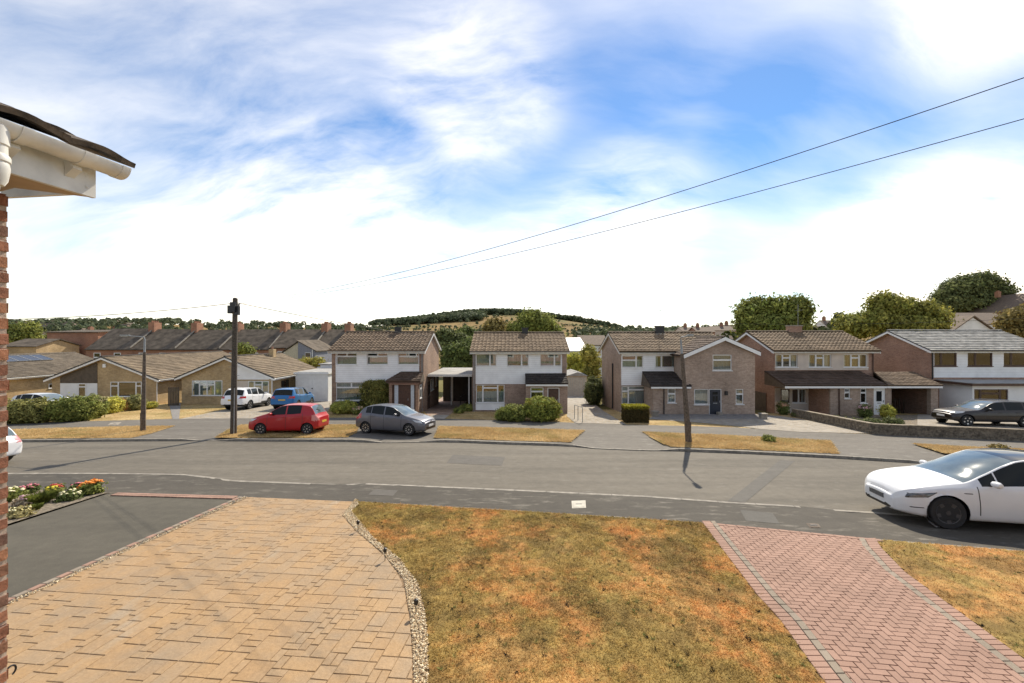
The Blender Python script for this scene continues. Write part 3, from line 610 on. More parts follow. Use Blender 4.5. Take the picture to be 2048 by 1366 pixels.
# ================================================================== house kit
def frame_T(axis, c):
    if axis == 'front': return lambda u, v, w: (u, c+w, v)
    if axis == 'right': return lambda u, v, w: (c-w, u, v)
    return lambda u, v, w: (c+w, u, v)
def tbox(m, T, u0, u1, v0, v1, w0, w1):
    p = [T(u, v, w) for w in (w0, w1) for v in (v0, v1) for u in (u0, u1)]
    return m.add(p, [(0,1,3,2),(4,6,7,5),(0,4,5,1),(2,3,7,6),(0,2,6,4),(1,5,7,3)])
def wall(parent, name, mat, axis, c, u0, u1, v0, v1, holes=(), depth=.12, label=None):
    """wall skin with real openings and reveals"""
    T = frame_T(axis, c); us = sorted({u0, u1, *[h[0] for h in holes], *[h[1] for h in holes]}); vs_ = sorted({v0, v1, *[h[2] for h in holes], *[h[3] for h in holes]}); m = MB()
    us = [u for u in us if u0-1e-6 <= u <= u1+1e-6]; vs_ = [v for v in vs_ if v0-1e-6 <= v <= v1+1e-6]
    for a, b in zip(us, us[1:]):
        for d, e in zip(vs_, vs_[1:]):
            cu, cv = (a+b)/2, (d+e)/2
            if any(h[0] < cu < h[1] and h[2] < cv < h[3] for h in holes): continue
            m.add([T(a,d,0), T(b,d,0), T(b,e,0), T(a,e,0)], [(0,1,2,3)])
            m.add([T(a,d,depth), T(b,d,depth), T(b,e,depth), T(a,e,depth)], [(3,2,1,0)])
    for h in list(holes)+[(u0, u1, v0, v1)]:
        p = [(h[0],h[2]),(h[1],h[2]),(h[1],h[3]),(h[0],h[3])]
        for i in range(4):
            a, b = p[i], p[(i+1) % 4]; m.add([T(*a,0), T(*b,0), T(*b,depth), T(*a,depth)], [(0,1,2,3)])
    return m.build(name, mat, parent, fix=False, label=label)
def window(parent, axis, c, u0, u1, v0, v1, panes=((0,1,0,1),), frame='white', cover='net', t=.05, proud=False, sill=True, name='window', rec=.05):
    T = frame_T(axis, c); fw = (-.03, .0) if proud else (rec, rec+.06); m = MB(); W, H = u1-u0, v1-v0
    tbox(m, T, u0, u1, v0, v0+t*.6, *fw); tbox(m, T, u0, u1, v1-t*.6, v1, *fw); tbox(m, T, u0, u0+t*.6, v0+t*.6, v1-t*.6, *fw); tbox(m, T, u1-t*.6, u1, v0+t*.6, v1-t*.6, *fw)
    rects = []
    for a, b, d, e in panes:
        p0, p1, q0, q1 = u0+a*W, u0+b*W, v0+d*H, v0+e*H; rects.append((p0, p1, q0, q1)); f2 = (fw[0]-.012, fw[1]-.004); g = .004
        p0 += g; p1 -= g; q0 += g; q1 -= g
        tbox(m, T, p0, p1, q0, q0+t, *f2); tbox(m, T, p0, p1, q1-t, q1, *f2); tbox(m, T, p0, p0+t, q0+t, q1-t, *f2); tbox(m, T, p1-t, p1, q0+t, q1-t, *f2)
    win = m.build(name, M[frame], parent)
    wg = fw[0]+.012
    for p0, p1, q0, q1 in rects:
        g = MB(); tbox(g, T, p0+t*.8, p1-t*.8, q0+t*.8, q1-t*.8, wg, wg+.006); g.build('pane', M['glass'], win)
    if sill:
        s = MB(); tbox(s, T, u0-.05, u1+.05, v0-.05, v0-.002, -.07, .10 if not proud else -.002); s.build('sill', M[frame], win)
    wc = -.002 if proud else rec+.22
    if proud:
        k = MB(); tbox(k, T, u0+.02, u1-.02, v0+.02, v1-.02, -.006, -.002); k.build('curtain', M['dark'] if cover in (None, 'dark') else M['blind'] if cover == 'blind' else M['curtain'], win)  # opaque backing sheet; the dark choice paints an unlit room behind the pane
    elif cover:
        def drape(a, b, amp, mat, top=v1, bot=v0):
            n = max(8, int((b-a)/.035)); vv = []; ff = []
            for i in range(n+1):
                u = a+(b-a)*i/n; w = wc+amp*math.sin(u*47+math.sin(u*9)*1.5); vv += [T(u, bot-.02, w), T(u, top+.02, w)]
            for i in range(n): ff.append((2*i, 2*i+2, 2*i+3, 2*i+1))
            MB().add(vv, ff).build('curtain', mat, win, fix=False)
        if cover == 'net': drape(u0-.02, u1+.02, .015, M['curtain'])
        elif cover == 'blind': drape(u0-.02, u1+.02, .03, M['blind'])
        elif cover == 'half': drape(u0-.02, u1+.02, .015, M['curtain'], bot=v0+H*.0, top=v0+H*.62)
        elif cover == 'drapes': drape(u0-.02, u0+W*.18, .03, M['curtain']); drape(u1-W*.18, u1+.02, .03, M['curtain'])
    return win
def boards(parent, name, mat, axis, c, u0, u1, v0, v1, holes=(), bh=.15, th=.022):
    T = frame_T(axis, c); m = MB(); v = v0
    while v < v1-.02:
        e = min(v+bh, v1); cuts = [(u0, u1)]
        for h in holes:
            if h[2] < (v+e)/2 < h[3]: cuts = [q for a, b in cuts for q in ((a, min(b, h[0])), (max(a, h[1]), b)) if q[1]-q[0] > .01]
        for a, b in cuts:
            p = [T(a,v,-th), T(b,v,-th), T(b,v,.0), T(a,v,.0), T(a,e-.006,-th*.45), T(b,e-.006,-th*.45), T(b,e-.006,0), T(a,e-.006,0)]
            m.add(p, [(0,1,5,4),(0,3,2,1),(4,5,6,7),(0,4,7,3),(1,2,6,5)])
        v = e
    return m.build(name, mat, parent)
TILE = {'brown': (.165, .118, .080), 'tan': (.215, .155, .10), 'dark': (.055, .045, .040), 'grey': (.32, .31, .285), 'chest': (.10, .068, .05), 'bung': (.20, .155, .105), 'bunggrey': (.17, .14, .105)}
def roof_slope(parent, name, eL, eR, rL, rR, color='brown', tw=.30, gauge=.32, wave=.026, step=.05, seg=6, var=.22, seed=1, lift=.03, mat=None):
    """tiled slope between an eave (eL-eR) and a ridge (rL-rR): stepped courses, rolled tiles"""
    eL, eR, rL, rR = map(Vector, (eL, eR, rL, rR)); nrm = (eR-eL).cross(rL-eL).normalized()
    if nrm.z < 0: nrm = -nrm
    rr = np.random.default_rng(seed); nc = max(2, int(round((rL-eL).length/gauge))); nt_ = max(2, int(round((eR-eL).length/tw))); nu = nt_*seg+1; u = np.linspace(0, 1, nu)
    base = np.array(TILE[color]) if isinstance(color, str) else np.array(color); V = []; C = []; ph = (u*nt_*2*math.pi)
    prof = wave*(np.cos(ph)*.7+.3*np.cos(2*ph)) if wave else np.zeros(nu)
    big = vnoise(np.arange(nt_)[:, None]*1.0+seed*7, np.arange(nc+1)[None]*1.0, 5, seed, 3)
    for j in range(nc):
        tr = rr.uniform(1-var, 1+var, nt_)*(.72+.55*big[:, j]); cj = np.repeat(tr, seg); cj = np.append(cj, cj[-1]); jit = np.repeat(rr.normal(0, .004, nt_), seg); jit = np.append(jit, jit[-1])
        for v, hgt in ((j/nc, step), ((j+1)/nc, 0.0)):
            P = np.array(eL)[None]*(1-u[:, None])*(1-v)+np.array(eR)[None]*u[:, None]*(1-v)+np.array(rL)[None]*(1-u[:, None])*v+np.array(rR)[None]*u[:, None]*v
            V.append(P+np.array(nrm)[None]*(lift+hgt+prof+jit)[:, None]); C.append(base[None]*cj[:, None])
    # an underside so the slope has thickness
    V = np.concatenate(V); C = np.concatenate(C); rows = 2*nc; i = np.arange(rows*nu).reshape(rows, nu)
    F = np.stack([i[:-1,:-1], i[:-1,1:], i[1:,1:], i[1:,:-1]], -1).reshape(-1, 4); b = len(V)
    U = np.array([eL, eR, rR, rL])-np.array(nrm)*.03; V = np.concatenate([V, U]); C = np.concatenate([C, np.repeat(base[None]*.5, 4, 0)]); F = np.concatenate([F, [[b, b+3, b+2, b+1]], [[b, b+1, nu-1, 0]], [[b+2, b+3, (rows-1)*nu, rows*nu-1]], [[b+3, b, 0, (rows-1)*nu]], [[b+1, b+2, rows*nu-1, nu-1]]])
    if parent is not None: V = V-np.array(rootloc(parent))
    me = np_mesh(name, V, F, mat or M['tile'], C); me.polygons.foreach_set('use_smooth', np.ones(len(me.polygons), bool)); me.set_sharp_from_angle(angle=R(35))
    return link(name, me, None, parent)
def ridge_tiles(parent, a, b, color='brown', r=.12, seed=2):
    a = Vector(a); b = Vector(b); n = max(2, int((b-a).length/.45)); rr = random.Random(seed); m = MB(); d = (b-a)/n; s = d.normalized().cross(Vector((0,0,1))).normalized()
    for i in range(n):
        p = a+d*i; q = a+d*(i+.985); k = []; j = rr.uniform(-.006, .01)
        for e in (p, q):
            for t in (-80, -40, 0, 40, 80): k.append(e+s*math.sin(R(t))*r+Vector((0,0,1))*(math.cos(R(t))*r*.8-.02+j))
        m.add(k, [(t, t+1, t+6, t+5) for t in range(4)]+[(0,1,2,3,4), (9,8,7,6,5)])
    return m.build('ridge_tiles', plain('ridge_'+str(len(MATS)), tuple(c*.8 for c in TILE[color]), .9, var=.25, scale=5), parent)
def gutter(parent, a, b, mat, r=.055, name='gutter'):
    m = MB(); a = Vector(a); b = Vector(b); d = (b-a).normalized(); s = d.cross(Vector((0,0,1))).normalized(); ring = []
    for e in (a, b):
        for t in range(0, 181, 30): ring.append(e+s*math.cos(R(t))*r-Vector((0,0,1))*math.sin(R(t))*r)
        for t in range(180, -1, -30): ring.append(e+s*math.cos(R(t))*r*.86-Vector((0,0,1))*math.sin(R(t))*r*.86)
    n = 14; m.add(ring, [(i, (i+1) % n, n+(i+1) % n, n+i) for i in range(n)]+[tuple(range(n)), tuple(range(2*n-1, n-1, -1))])
    return m.build(name, mat, parent)
def gable_wall(parent, mat, axis, c, a, b, apex, z0, ze, zr, th=.14, name='gable_wall', dz=.06, pts=None):
    T = frame_T(axis, c); pts = pts or [(a, z0), (b, z0), (b, ze), (apex, zr-dz), (a, ze)]; m = MB(); d = Vector(T(0,0,th))-Vector(T(0,0,0))
    m.poly([T(u, v, 0) for u, v in pts], d); return m.build(name, mat, parent)
def door(parent, axis, c, u0, u1, v0, v1, mat, frame='white', lights=(), proud=True, handle=True, letter=True):
    T = frame_T(axis, c); t = .055; w0 = -.03 if proud else .04; m = MB(); tbox(m, T, u0, u0+t, v0, v1, w0, w0+.05); tbox(m, T, u1-t, u1, v0, v1, w0, w0+.05); tbox(m, T, u0+t, u1-t, v1-t, v1, w0, w0+.05)
    d = MB(); tbox(d, T, u0+t, u1-t, v0, v1-t, w0+.012, w0+.045); W = u1-u0; H = v1-v0
    dd = d.build('door', mat, parent); f = m.build('door_frame', M[frame], dd)
    for a, b, e, g in lights:
        k = MB(); tbox(k, T, u0+a*W, u0+b*W, v0+e*H, v0+g*H, w0-.004, w0+.01); k.build('door_light', M['carglass'] if 'carglass' in M else M['dark'], dd)
        p = MB(); 
        for q in ((a-.03, a, e, g), (b, b+.03, e, g), (a-.03, b+.03, e-.012, e), (a-.03, b+.03, g, g+.012)): tbox(p, T, u0+q[0]*W, u0+q[1]*W, v0+q[2]*H, v0+q[3]*H, w0-.008, w0+.01)
        p.build('light_frame', mat, dd)
    # raised panels
    p = MB(); tbox(p, T, u0+.2*W, u0+.8*W, v0+.1*H, v0+.36*H, w0, w0+.011); p.build('door_panel', mat, dd)
    if letter: k = MB(); tbox(k, T, u0+.34*W, u0+.66*W, v0+.42*H, v0+.45*H, w0-.006, w0+.011); k.build('letter_plate', M['greymetal'], dd)
    if handle: k = MB(); tbox(k, T, u0+.84*W, u0+.88*W, v0+.46*H, v0+.54*H, w0-.03, w0+.011); k.build('handle', M['greymetal'], dd)
    return dd
M['carglass'] = plain('dark_glass', (.02, .022, .022), .06, var=0, spec=.8)
def pipe(parent, pts, r=.035, mat='black', name='downpipe'): return MB().tube(pts, r, 8).build(name, M[mat], parent, smooth=True)
def aerial(loc, h, label):
    t = thing('tv_aerial', loc, label, 'aerial', 'rooftop aerials'); x, y, z = loc
    MB().tube([(x,y,z),(x,y,z+h)], .014, 6).build('mast', M['greymetal'], t); m = MB(); m.beam((x-.05,y-.55,z+h*.72), (x+.05,y+.5,z+h*.72), .012, .012)
    for k in range(7): m.beam((x-.17+.02*k,y-.5+k*.16,z+h*.72), (x+.17-.02*k,y-.5+k*.16,z+h*.72), .008, .008)
    m.build('antenna', M['greymetal'], t)
def flue(parent, x, y, z, w=.5, h=.35):
    m = MB(); m.box(x-w/2, x+w/2, y-.16, y+.16, z-.3, z+h); f = m.build('flue', M['black'], parent); k = MB(); k.box(x-w/2-.05, x+w/2+.05, y-.2, y+.2, z+h, z+h+.06); k.build('flue_cap', M['black'], f)
    k = MB(); k.box(x-w/2-.1, x+w/2+.1, y-.24, y-.162, z-.36, z-.16); k.build('flashing', M['white_old'], f)
def two_storey(name, label, x0, x1, Yf, Yb, ze, zr, brick, tile, gable_side, barge, left=None, seed=1, wave=.028, vo=.18, eo=.32, gutter_mat='white_old', holes=(), split=None):
    """shell of a gabled house whose ridge runs along the street"""
    ym = (Yf+Yb)/2; zb = zp(0, Yf)-.9; root = thing(name, ((x0+x1)/2, ym, zp(0, Yf)-.05), label, 'house')
    wall(root, 'wall', M[brick], 'front', Yf, x0, x1, zb, ze+.02, holes)
    m = MB(); m.box(x0, x1, Yb-.14, Yb, zb-.4, ze); m.build('back_wall', M[brick], root)
    slope = (zr-ze)/(ym-Yf); zeave = ze-slope*eo
    for sd_, c in (('right', x1-.001), ('left', x0+.001)): gable_wall(root, M[brick], sd_, c, Yf+.13, Yb-.14, ym, zb-.3, ze-.02, zr, name='gable_wall')
    f = MB(); f.box(x0+.15, x1-.15, Yf+.16, Yb-.16, ze-2.45, ze-2.38); f.build('upper_floor', M['dark'], root)
    f = MB(); f.box(x0+.15, x1-.15, Yf+2.6, Yf+2.65, zb, ze-.05); f.build('partition', M['dark'], root)
    a, b = x0-vo, x1+vo
    roof_slope(root, 'roof_front', (a, Yf-eo, zeave), (b, Yf-eo, zeave), (a, ym, zr), (b, ym, zr), tile, seed=seed, wave=wave)
    roof_slope(root, 'roof_back', (b, Yb+eo, zeave), (a, Yb+eo, zeave), (b, ym, zr), (a, ym, zr), tile, seed=seed+1, wave=wave, seg=4)
    ridge_tiles(root, (a, ym, zr+.06), (b, ym, zr+.06), tile)
    f = MB(); f.box(a+.02, b-.02, Yf-eo+.02, Yf-eo+.05, zeave-.17, zeave+.01); f.build('fascia', M['white_old'], root)
    f = MB(); f.box(a+.02, b-.02, Yf-eo+.051, Yf-.002, zeave-.165, zeave-.14); f.build('soffit', M['white_old'], root)
    gutter(root, (a, Yf-eo-.05, zeave-.0), (b, Yf-eo-.05, zeave-.0), M[gutter_mat])
    for xx in (a, b):
        m = MB(); sgn = 1 if xx == b else -1
        for y0, y1 in ((Yf-eo, ym), (Yb+eo, ym)):
            m.add([(xx, y0, zeave-.2), (xx, ym, zr-.19), (xx, ym, zr+.02), (xx, y0, zeave+.03), (xx-sgn*.03, y0, zeave-.2), (xx-sgn*.03, ym, zr-.19), (xx-sgn*.03, ym, zr+.02), (xx-sgn*.03, y0, zeave+.03)], [(0,1,2,3),(7,6,5,4),(0,4,5,1),(3,2,6,7),(0,3,7,4)])
        m.build('bargeboard', M[barge], root)
        k = MB(); k.poly([(xx-sgn*.031, Yf-eo, zeave-.1), (xx-sgn*.031, ym, zr-.09), (xx-sgn*.031, Yb+eo, zeave-.1), (xx-sgn*.031, Yb+eo, zeave-.12), (xx-sgn*.031, ym, zr-.11), (xx-sgn*.031, Yf-eo, zeave-.12)], (-sgn*(vo-.033), 0, 0)); k.build('verge_soffit', M['white_old'], root)
    return root
def leanto(parent, x0, x1, yw, yf, ztop, zbot, tile, inL=0, inR=0, seed=3, fascia='white', wave=.02, thick=.16):
    o = roof_slope(parent, 'porch_roof', (x0, yf, zbot), (x1, yf, zbot), (x0+inL, yw, ztop), (x1-inR, yw, ztop), tile, seed=seed, wave=wave, seg=4, gauge=.28)
    m = MB(); m.box(x0+.02, x1-.02, yf+.01, yf+.04, zbot-thick, zbot-.005); m.build('porch_fascia', M[fascia], parent)
    m = MB(); m.box(x0+.03, x1-.03, yf+.041, yw-.002, zbot-thick+.02, zbot-thick+.04); m.build('porch_ceiling', M['white_old'], parent)
    for xe, xt in ((x0+.012, x0+inL+.012), (x1-.03, x1-inR-.03)): m = MB(); m.poly([(xe, yf+.045, zbot-thick+.005), (xe, yw-.004, zbot-thick+.005), (xt, yw-.004, ztop-.02), (xe, yf+.045, zbot-.01)], (.018, 0, 0)); m.build('porch_cheek', M['darkbrown'], parent)
    return o

YF = 31.7
def hole(a, b, c, d, Y=YF): return (X(a, Y), X(b, Y), Z(d, Y), Z(c, Y))
P2 = ((0,.5,.68,1), (.5,1,.68,1), (0,1,0,.68)); PL = ((0,.68,0,1), (.68,1,0,1)); P3 = ((0,.33,0,1), (.33,.67,0,.72), (.33,.67,.72,1), (.67,1,0,1))
ZE, ZR = Z(703, YF-.32)+.14, Z(665, 35.0)
# ------------------------------------------------------------------ house with the brown porch
def house1():
    x0, x1 = X(663.5, YF), X(847, YF); W = [hole(673,714,705,729.5), hole(734,776,705,729.5), hole(796,838,705,729.5)]; GW = hole(672,733,765,801)
    h = two_storey('detached_house', 'white boarded house with brown porch and climbing shrub beside carport', x0, x1, YF, 38.3, ZE, ZR, 'brick_h1', 'brown', 'right', 'white', seed=11, holes=W+[GW])
    boards(h, 'weatherboarding', M['board'], 'front', YF-.002, X(671.5, YF), X(838.3, YF), Z(764.5, YF), ZE-.12, W)
    for i, w in enumerate(W): window(h, 'front', YF, *w, P2, cover=('half', 'half', 'half')[i])
    window(h, 'front', YF, *GW, ((0,.5,.72,1), (.5,1,.72,1), (0,1,0,.72)), cover='blind')
    m = MB(); m.box(X(671,YF), X(760,YF), YF-.03, YF-.002, zp(0,YF)-.1, Z(802,YF)); m.build('plinth', M['dark'], h)
    yp = 30.35; a, b = X(778, yp), X(836.5, yp); zc = Z(766, yp); zb = zp(0, yp)-.3
    dh = (X(784,yp), X(831,yp), zb+.2, zc-.02)
    wall(h, 'porch_wall', M['brick_h1'], 'front', yp, a, b, zb, zc, [dh], .11); m = MB(); m.box(b-.11, b, yp+.112, YF-.025, zb, zc); m.build('porch_side_wall', M['brick_h1'], h); m = MB(); m.box(a, a+.11, yp+.112, YF-.025, zb, zc); m.build('porch_side_wall', M['brick_h1'], h)
    T = frame_T('front', yp); u0, u1, v0, v1 = dh; dw = MB(); tbox(dw, T, u0, u1, v0, v1, .16, .19); dw.build('door_screen', M['brown'], h)
    for q in ((.08, .24), (.78, .92)):
        k = MB(); tbox(k, T, u0+(u1-u0)*q[0], u0+(u1-u0)*q[1], v0+.05, v1-.12, .15, .158); k.build('side_light', M['blind'], h)
    door(h, 'front', yp+.13, u0+(u1-u0)*.30, u0+(u1-u0)*.72, v0, v1-.1, M['brown'], 'brown', proud=False)
    k = MB(); k.box(a-.02, b+.02, yp-.04, yp-.002, zc-.13, zc-.01); k.build('porch_lintel', plain('pink_brown_trim', (.30,.19,.15), .7), h)
    leanto(h, a-.18, b+.2, YF-.03, yp-.2, Z(744, YF), zc+.13, 'chest', .75, .1, seed=5, fascia='brown', thick=.12)
    window(h, 'right', b, yp+.45, yp+1.0, Z(797, 30.8), Z(770, 30.8), ((0,1,.7,1), (0,1,0,.7)), cover='dark', proud=True)
    for ya, yb_, za, zb_ in ((33.2, 34.1, -1.9, .1), (34.5, 35.7, -.75, .25), (36.6, 37.3, -.6, .25)):
        if za < -1.5: door(h, 'right', x1, ya, yb_, zp(0, ya)-.0, zb_, M['brown'], 'brown', ((.2,.8,.5,.9),))
        else: window(h, 'right', x1, ya, yb_, za, zb_, ((0,.5,0,1), (.5,1,0,1)), cover='dark', proud=True)
    flue(h, X(797, 35), 34.9, ZR+.05); pipe(h, [(x1-.1, YF-.06, ZE-.2), (x1-.1, YF-.06, zp(0,YF))], .035, 'greymetal')
    return h
house1()
def carport():
    Ya, Yb = 33.0, 40.4; x0, x1 = X(847, YF)+.03, -3.12; z = Z(750, Ya); t = thing('carport', ((x0+x1)/2, 36.5, zp(0, 36.5)), 'flat roofed carport with grey felt top between the two white boarded houses', 'carport')
    m = MB(); m.box(x0+.02, x1-.05, Ya, Yb, z-.0, z+.05); m.build('roof', M['felt'], t); m = MB(); m.box(x0+.02, x1-.05, Ya-.03, Ya-.002, z-.13, z+.052); m.build('fascia', M['white_old'], t)
    m = MB(); m.box(x0+.02, x1-.05, Ya+.02, Yb, z-.12, z-.002); m.build('joists', M['darkbrown'], t)
    for px, y in ((903, 36.4), (938, 33.3), (905, 40.2)):
        x = X(px, y); m = MB(); m.box(x-.05, x+.05, y-.05, y+.05, zp(0, y)-.3, z-.121); m.build('post', M['white_old'], t)
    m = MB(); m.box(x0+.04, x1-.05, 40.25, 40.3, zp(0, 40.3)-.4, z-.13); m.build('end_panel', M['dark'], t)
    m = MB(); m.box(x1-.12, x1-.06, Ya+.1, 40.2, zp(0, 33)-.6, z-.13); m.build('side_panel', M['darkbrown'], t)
carport()
# ------------------------------------------------------------------ house with the rounded hedge
def house2():
    x0, x1 = X(945, YF), X(1133.5, YF); W = [hole(952,993,708,732.5), hole(1014,1057,708,732.5), hole(1080,1122.5,708,732.5)]; GW = hole(952,1009,769.5,805.5)
    h = two_storey('detached_house', 'white boarded house with dark tiled porch behind the rounded hedge', x0, x1, YF, 38.3, ZE-.04, ZR-.06, 'brick_h2', 'tan', 'right', 'white_old', seed=21, holes=W+[GW], gutter_mat='white_old')
    boards(h, 'weatherboarding', M['board'], 'front', YF-.002, X(951.3, YF), X(1124, YF), Z(768, YF), ZE-.14, W)
    for w in W: window(h, 'front', YF, *w, PL, cover='blind')
    window(h, 'front', YF, *GW, ((0,.24,0,1), (.24,.76,0,.82), (.24,.76,.82,1), (.76,1,0,1)), cover='half')
    boards(h, 'lower_boards', M['board'], 'front', YF-.002, X(951.3, YF), X(1009, YF), Z(820, YF), Z(806.5, YF))
    yp = 30.4; a, b = X(1052, yp), X(1135, yp); zc = Z(771.5, yp); zb = zp(0, yp)-.4; w1 = (X(1061,yp), X(1087,yp), Z(796.5,yp), Z(775,yp)); d1 = (X(1095,yp), X(1119,yp), zp(0,yp)+.1, Z(775.5,yp))
    wall(h, 'porch_wall', M['brick_h2'], 'front', yp, a, b, zb, zc, [w1, d1], .11)
    for xx in (a, b-.11): m = MB(); m.box(xx, xx+.11, yp+.112, YF-.025, zb, zc); m.build('porch_side_wall', M['brick_h2'], h)
    window(h, 'front', yp, *w1, ((0,1,.62,1), (0,1,0,.62)), cover='dark'); m = MB(); m.box(d1[0], d1[1], yp+.105, yp+.12, d1[2], d1[3]); m.build('door_recess', M['dark'], h)
    door(h, 'front', yp, *d1, M['brown'], 'white', proud=False, letter=False); m = MB(); m.box(d1[0]-.2, d1[1]+.2, yp-.3, yp-.002, zp(0,yp)-.3, zp(0,yp)+.09); m.build('step', M['concrete'], h)
    leanto(h, a-.03, b+.03, YF-.03, yp-.22, Z(747.5, YF), zc+.14, 'dark', .0, .0, seed=6, thick=.15)
    flue(h, X(1050, 35), 34.9, ZR); pipe(h, [(x0+.12, YF-.06, ZE-.2), (x0+.12, YF-.06, zp(0,YF))], .035, 'greymetal')
house2()
# ------------------------------------------------------------------ house with the brick gabled extension
def house3():
    x0, x1 = X(1241, YF), 16.6; W = [hole(1244,1286,711,735), hole(1310.5,1353.5,711,735)]; GW = hole(1243.5,1304,772.5,808.5)
    h = two_storey('detached_house', 'white fronted house with a brick gabled extension and navy front door', x0, x1, YF, 38.3, ZE-.03, ZR-.03, 'brick_h3', 'tan', 'left', 'white_old', seed=31, holes=W+[GW], gutter_mat='black')
    boards(h, 'weatherboarding', M['board'], 'front', YF-.002, X(1242.5, YF), X(1364, YF), Z(770.5, YF), ZE-.14, W)
    window(h, 'front', YF, *W[0], ((0,.68,.6,1), (0,.68,0,.6), (.68,1,0,1)), cover='half'); window(h, 'front', YF, *W[1], ((0,.3,0,1), (.3,1,0,1)), cover='drapes')
    window(h, 'front', YF, *GW, ((0,.22,0,.72), (0,.22,.72,1), (.22,.76,0,.8), (.22,.76,.8,1), (.76,1,0,.72), (.76,1,.72,1)), cover='net')
    boards(h, 'lower_boards', M['board'], 'front', YF-.002, X(1242.5, YF), X(1304, YF), Z(822, YF), Z(809.5, YF))
    ye = 29.6; zb = zp(0, ye)-.4; a, b = X(1376, ye)-.2, X(1510, ye); xa = X(1447.6, ye); ze = Z(709, ye)+.0; zr = Z(676, ye); lo = X(1306, ye); zc = Z(776, ye)
    w1 = (X(1335.5,ye), X(1351.5,ye), Z(805.5,ye), Z(777,ye)); w2 = (X(1388.5,ye), X(1417.5,ye), Z(809,ye), Z(778,ye)); w3 = (X(1471.7,ye), X(1487,ye), Z(808.5,ye), Z(778,ye)); w4 = (X(1425.5,ye), X(1463.5,ye), Z(741,ye), Z(709.5,ye)+.0); d1 = (X(1418.2,ye), X(1443.5,ye), zp(0,ye)+.04, Z(778,ye))
    zl = ze-.0
    wall(h, 'extension_wall', M['brick_h3'], 'front', ye, a, b, zb, zl, [w2, w3, (w4[0], w4[1], w4[2], zl), d1], .12)
    # gable above the eaves, cut round the upper window head
    m = MB(); k = (zr-ze)/(xa-a)
    m.poly([(a, ye, zl+.001), (w4[0], ye, zl+.001), (w4[0], ye, w4[3]+.012), (w4[1], ye, w4[3]+.012), (w4[1], ye, zl+.001), (b, ye, zl+.001), (xa, ye, zr)], (0, .12, 0)); m.build('extension_gable', M['brick_h3'], h)
    for xx in (a, b-.12): m = MB(); m.box(xx, xx+.12, ye+.122, YF-.03 if xx == a else 38, zb-.3, zl); m.build('extension_side_wall', M['brick_h3'], h)
    wall(h, 'hall_wall', M['brick_h3'], 'front', ye+.01, lo, a-.002, zb, zc, [w1], .11); m = MB(); m.box(lo, lo+.11, ye+.125, YF-.025, zb, zc); m.build('hall_side_wall', M['brick_h3'], h)
    window(h, 'front', ye+.01, *w1, ((0,1,.62,1), (0,1,0,.62)), cover='half'); window(h, 'front', ye, *w2, ((0,1,0,1),), cover='blind'); window(h, 'front', ye, *w3, ((0,1,.66,1), (0,1,0,.66)), cover='blind'); window(h, 'front', ye, *w4, ((0,1,.66,1), (0,1,0,.66)), cover='blind')
    m = MB(); m.box(d1[0], d1[1], ye+.105, ye+.118, d1[2], d1[3]); m.build('door_recess', M['dark'], h)
    door(h, 'front', ye, *d1, M['navy'], 'white', ((.3,.46,.5,.72), (.54,.7,.5,.72), (.3,.7,.78,.88)), proud=False)
    m = MB(); m.box(lo-.1, b+.1, ye-.5, ye-.003, zp(0,ye)-.3, zp(0,ye)+.06); m.build('step', M['paving'], h); m = MB(); m.box(d1[0]+.45, d1[0]+.75, ye-.42, ye-.1, zp(0,ye)+.061, zp(0,ye)+.25); m.build('planter', M['concrete'], h)
    m = MB(); m.box(X(1449,ye), X(1454,ye), ye-.14, ye-.003, Z(790,ye), Z(782,ye)); m.build('wall_lantern', M['black'], h)
    leanto(h, lo-.22, X(1383,ye-.2), YF-.03, ye-.22, Z(743.5, YF), zc+.13, 'dark', .1, .45, seed=7, thick=.15)
    pipe(h, [(X(1327.5,ye), ye-.05, zc), (X(1327.5,ye), ye-.05, zp(0,ye))], .04)
    yb_ = 34.9
    for sgn, e in ((-1, a-.28), (1, b+.28)):
        zz = zr-(zr-ze)/(xa-a)*abs(e-xa); P = [(e, ye-.22, zz), (e, yb_, zz), (xa, ye-.22, zr), (xa, yb_, zr)]
        if sgn < 0: roof_slope(h, 'extension_roof', P[1], P[0], P[3], P[2], 'chest', seed=33, wave=.02, lift=.05)
        else: roof_slope(h, 'extension_roof', P[0], P[1], P[2], P[3], 'chest', seed=34, wave=.02, lift=.05)
        m = MB(); m.add([(e, ye-.24, zz-.2), (xa, ye-.24, zr-.18), (xa, ye-.24, zr+.07), (e, ye-.24, zz+.06), (e, ye-.2, zz-.2), (xa, ye-.2, zr-.18), (xa, ye-.2, zr+.07), (e, ye-.2, zz+.06)], [(0,1,2,3),(7,6,5,4),(0,4,5,1),(3,2,6,7),(0,3,7,4)]); m.build('bargeboard', M['white'], h)
    ridge_tiles(h, (xa, ye-.2, zr+.09), (xa, yb_, zr+.09), 'chest')
    flue(h, X(1318, 35), 34.9, ZR+.05, .7, .45); pipe(h, [(x0-.05, 34.0, ZE-1.2), (x0-.05, 34.0, zp(0,34))], .06)  # gable-side black pipe is made up for a narrow dark window/shadow strip
house3(); aerial((X(1320.5, 35.2), 35.2, ZR+.3), 2.2, 'tall thin aerial on the white fronted house with the extension')
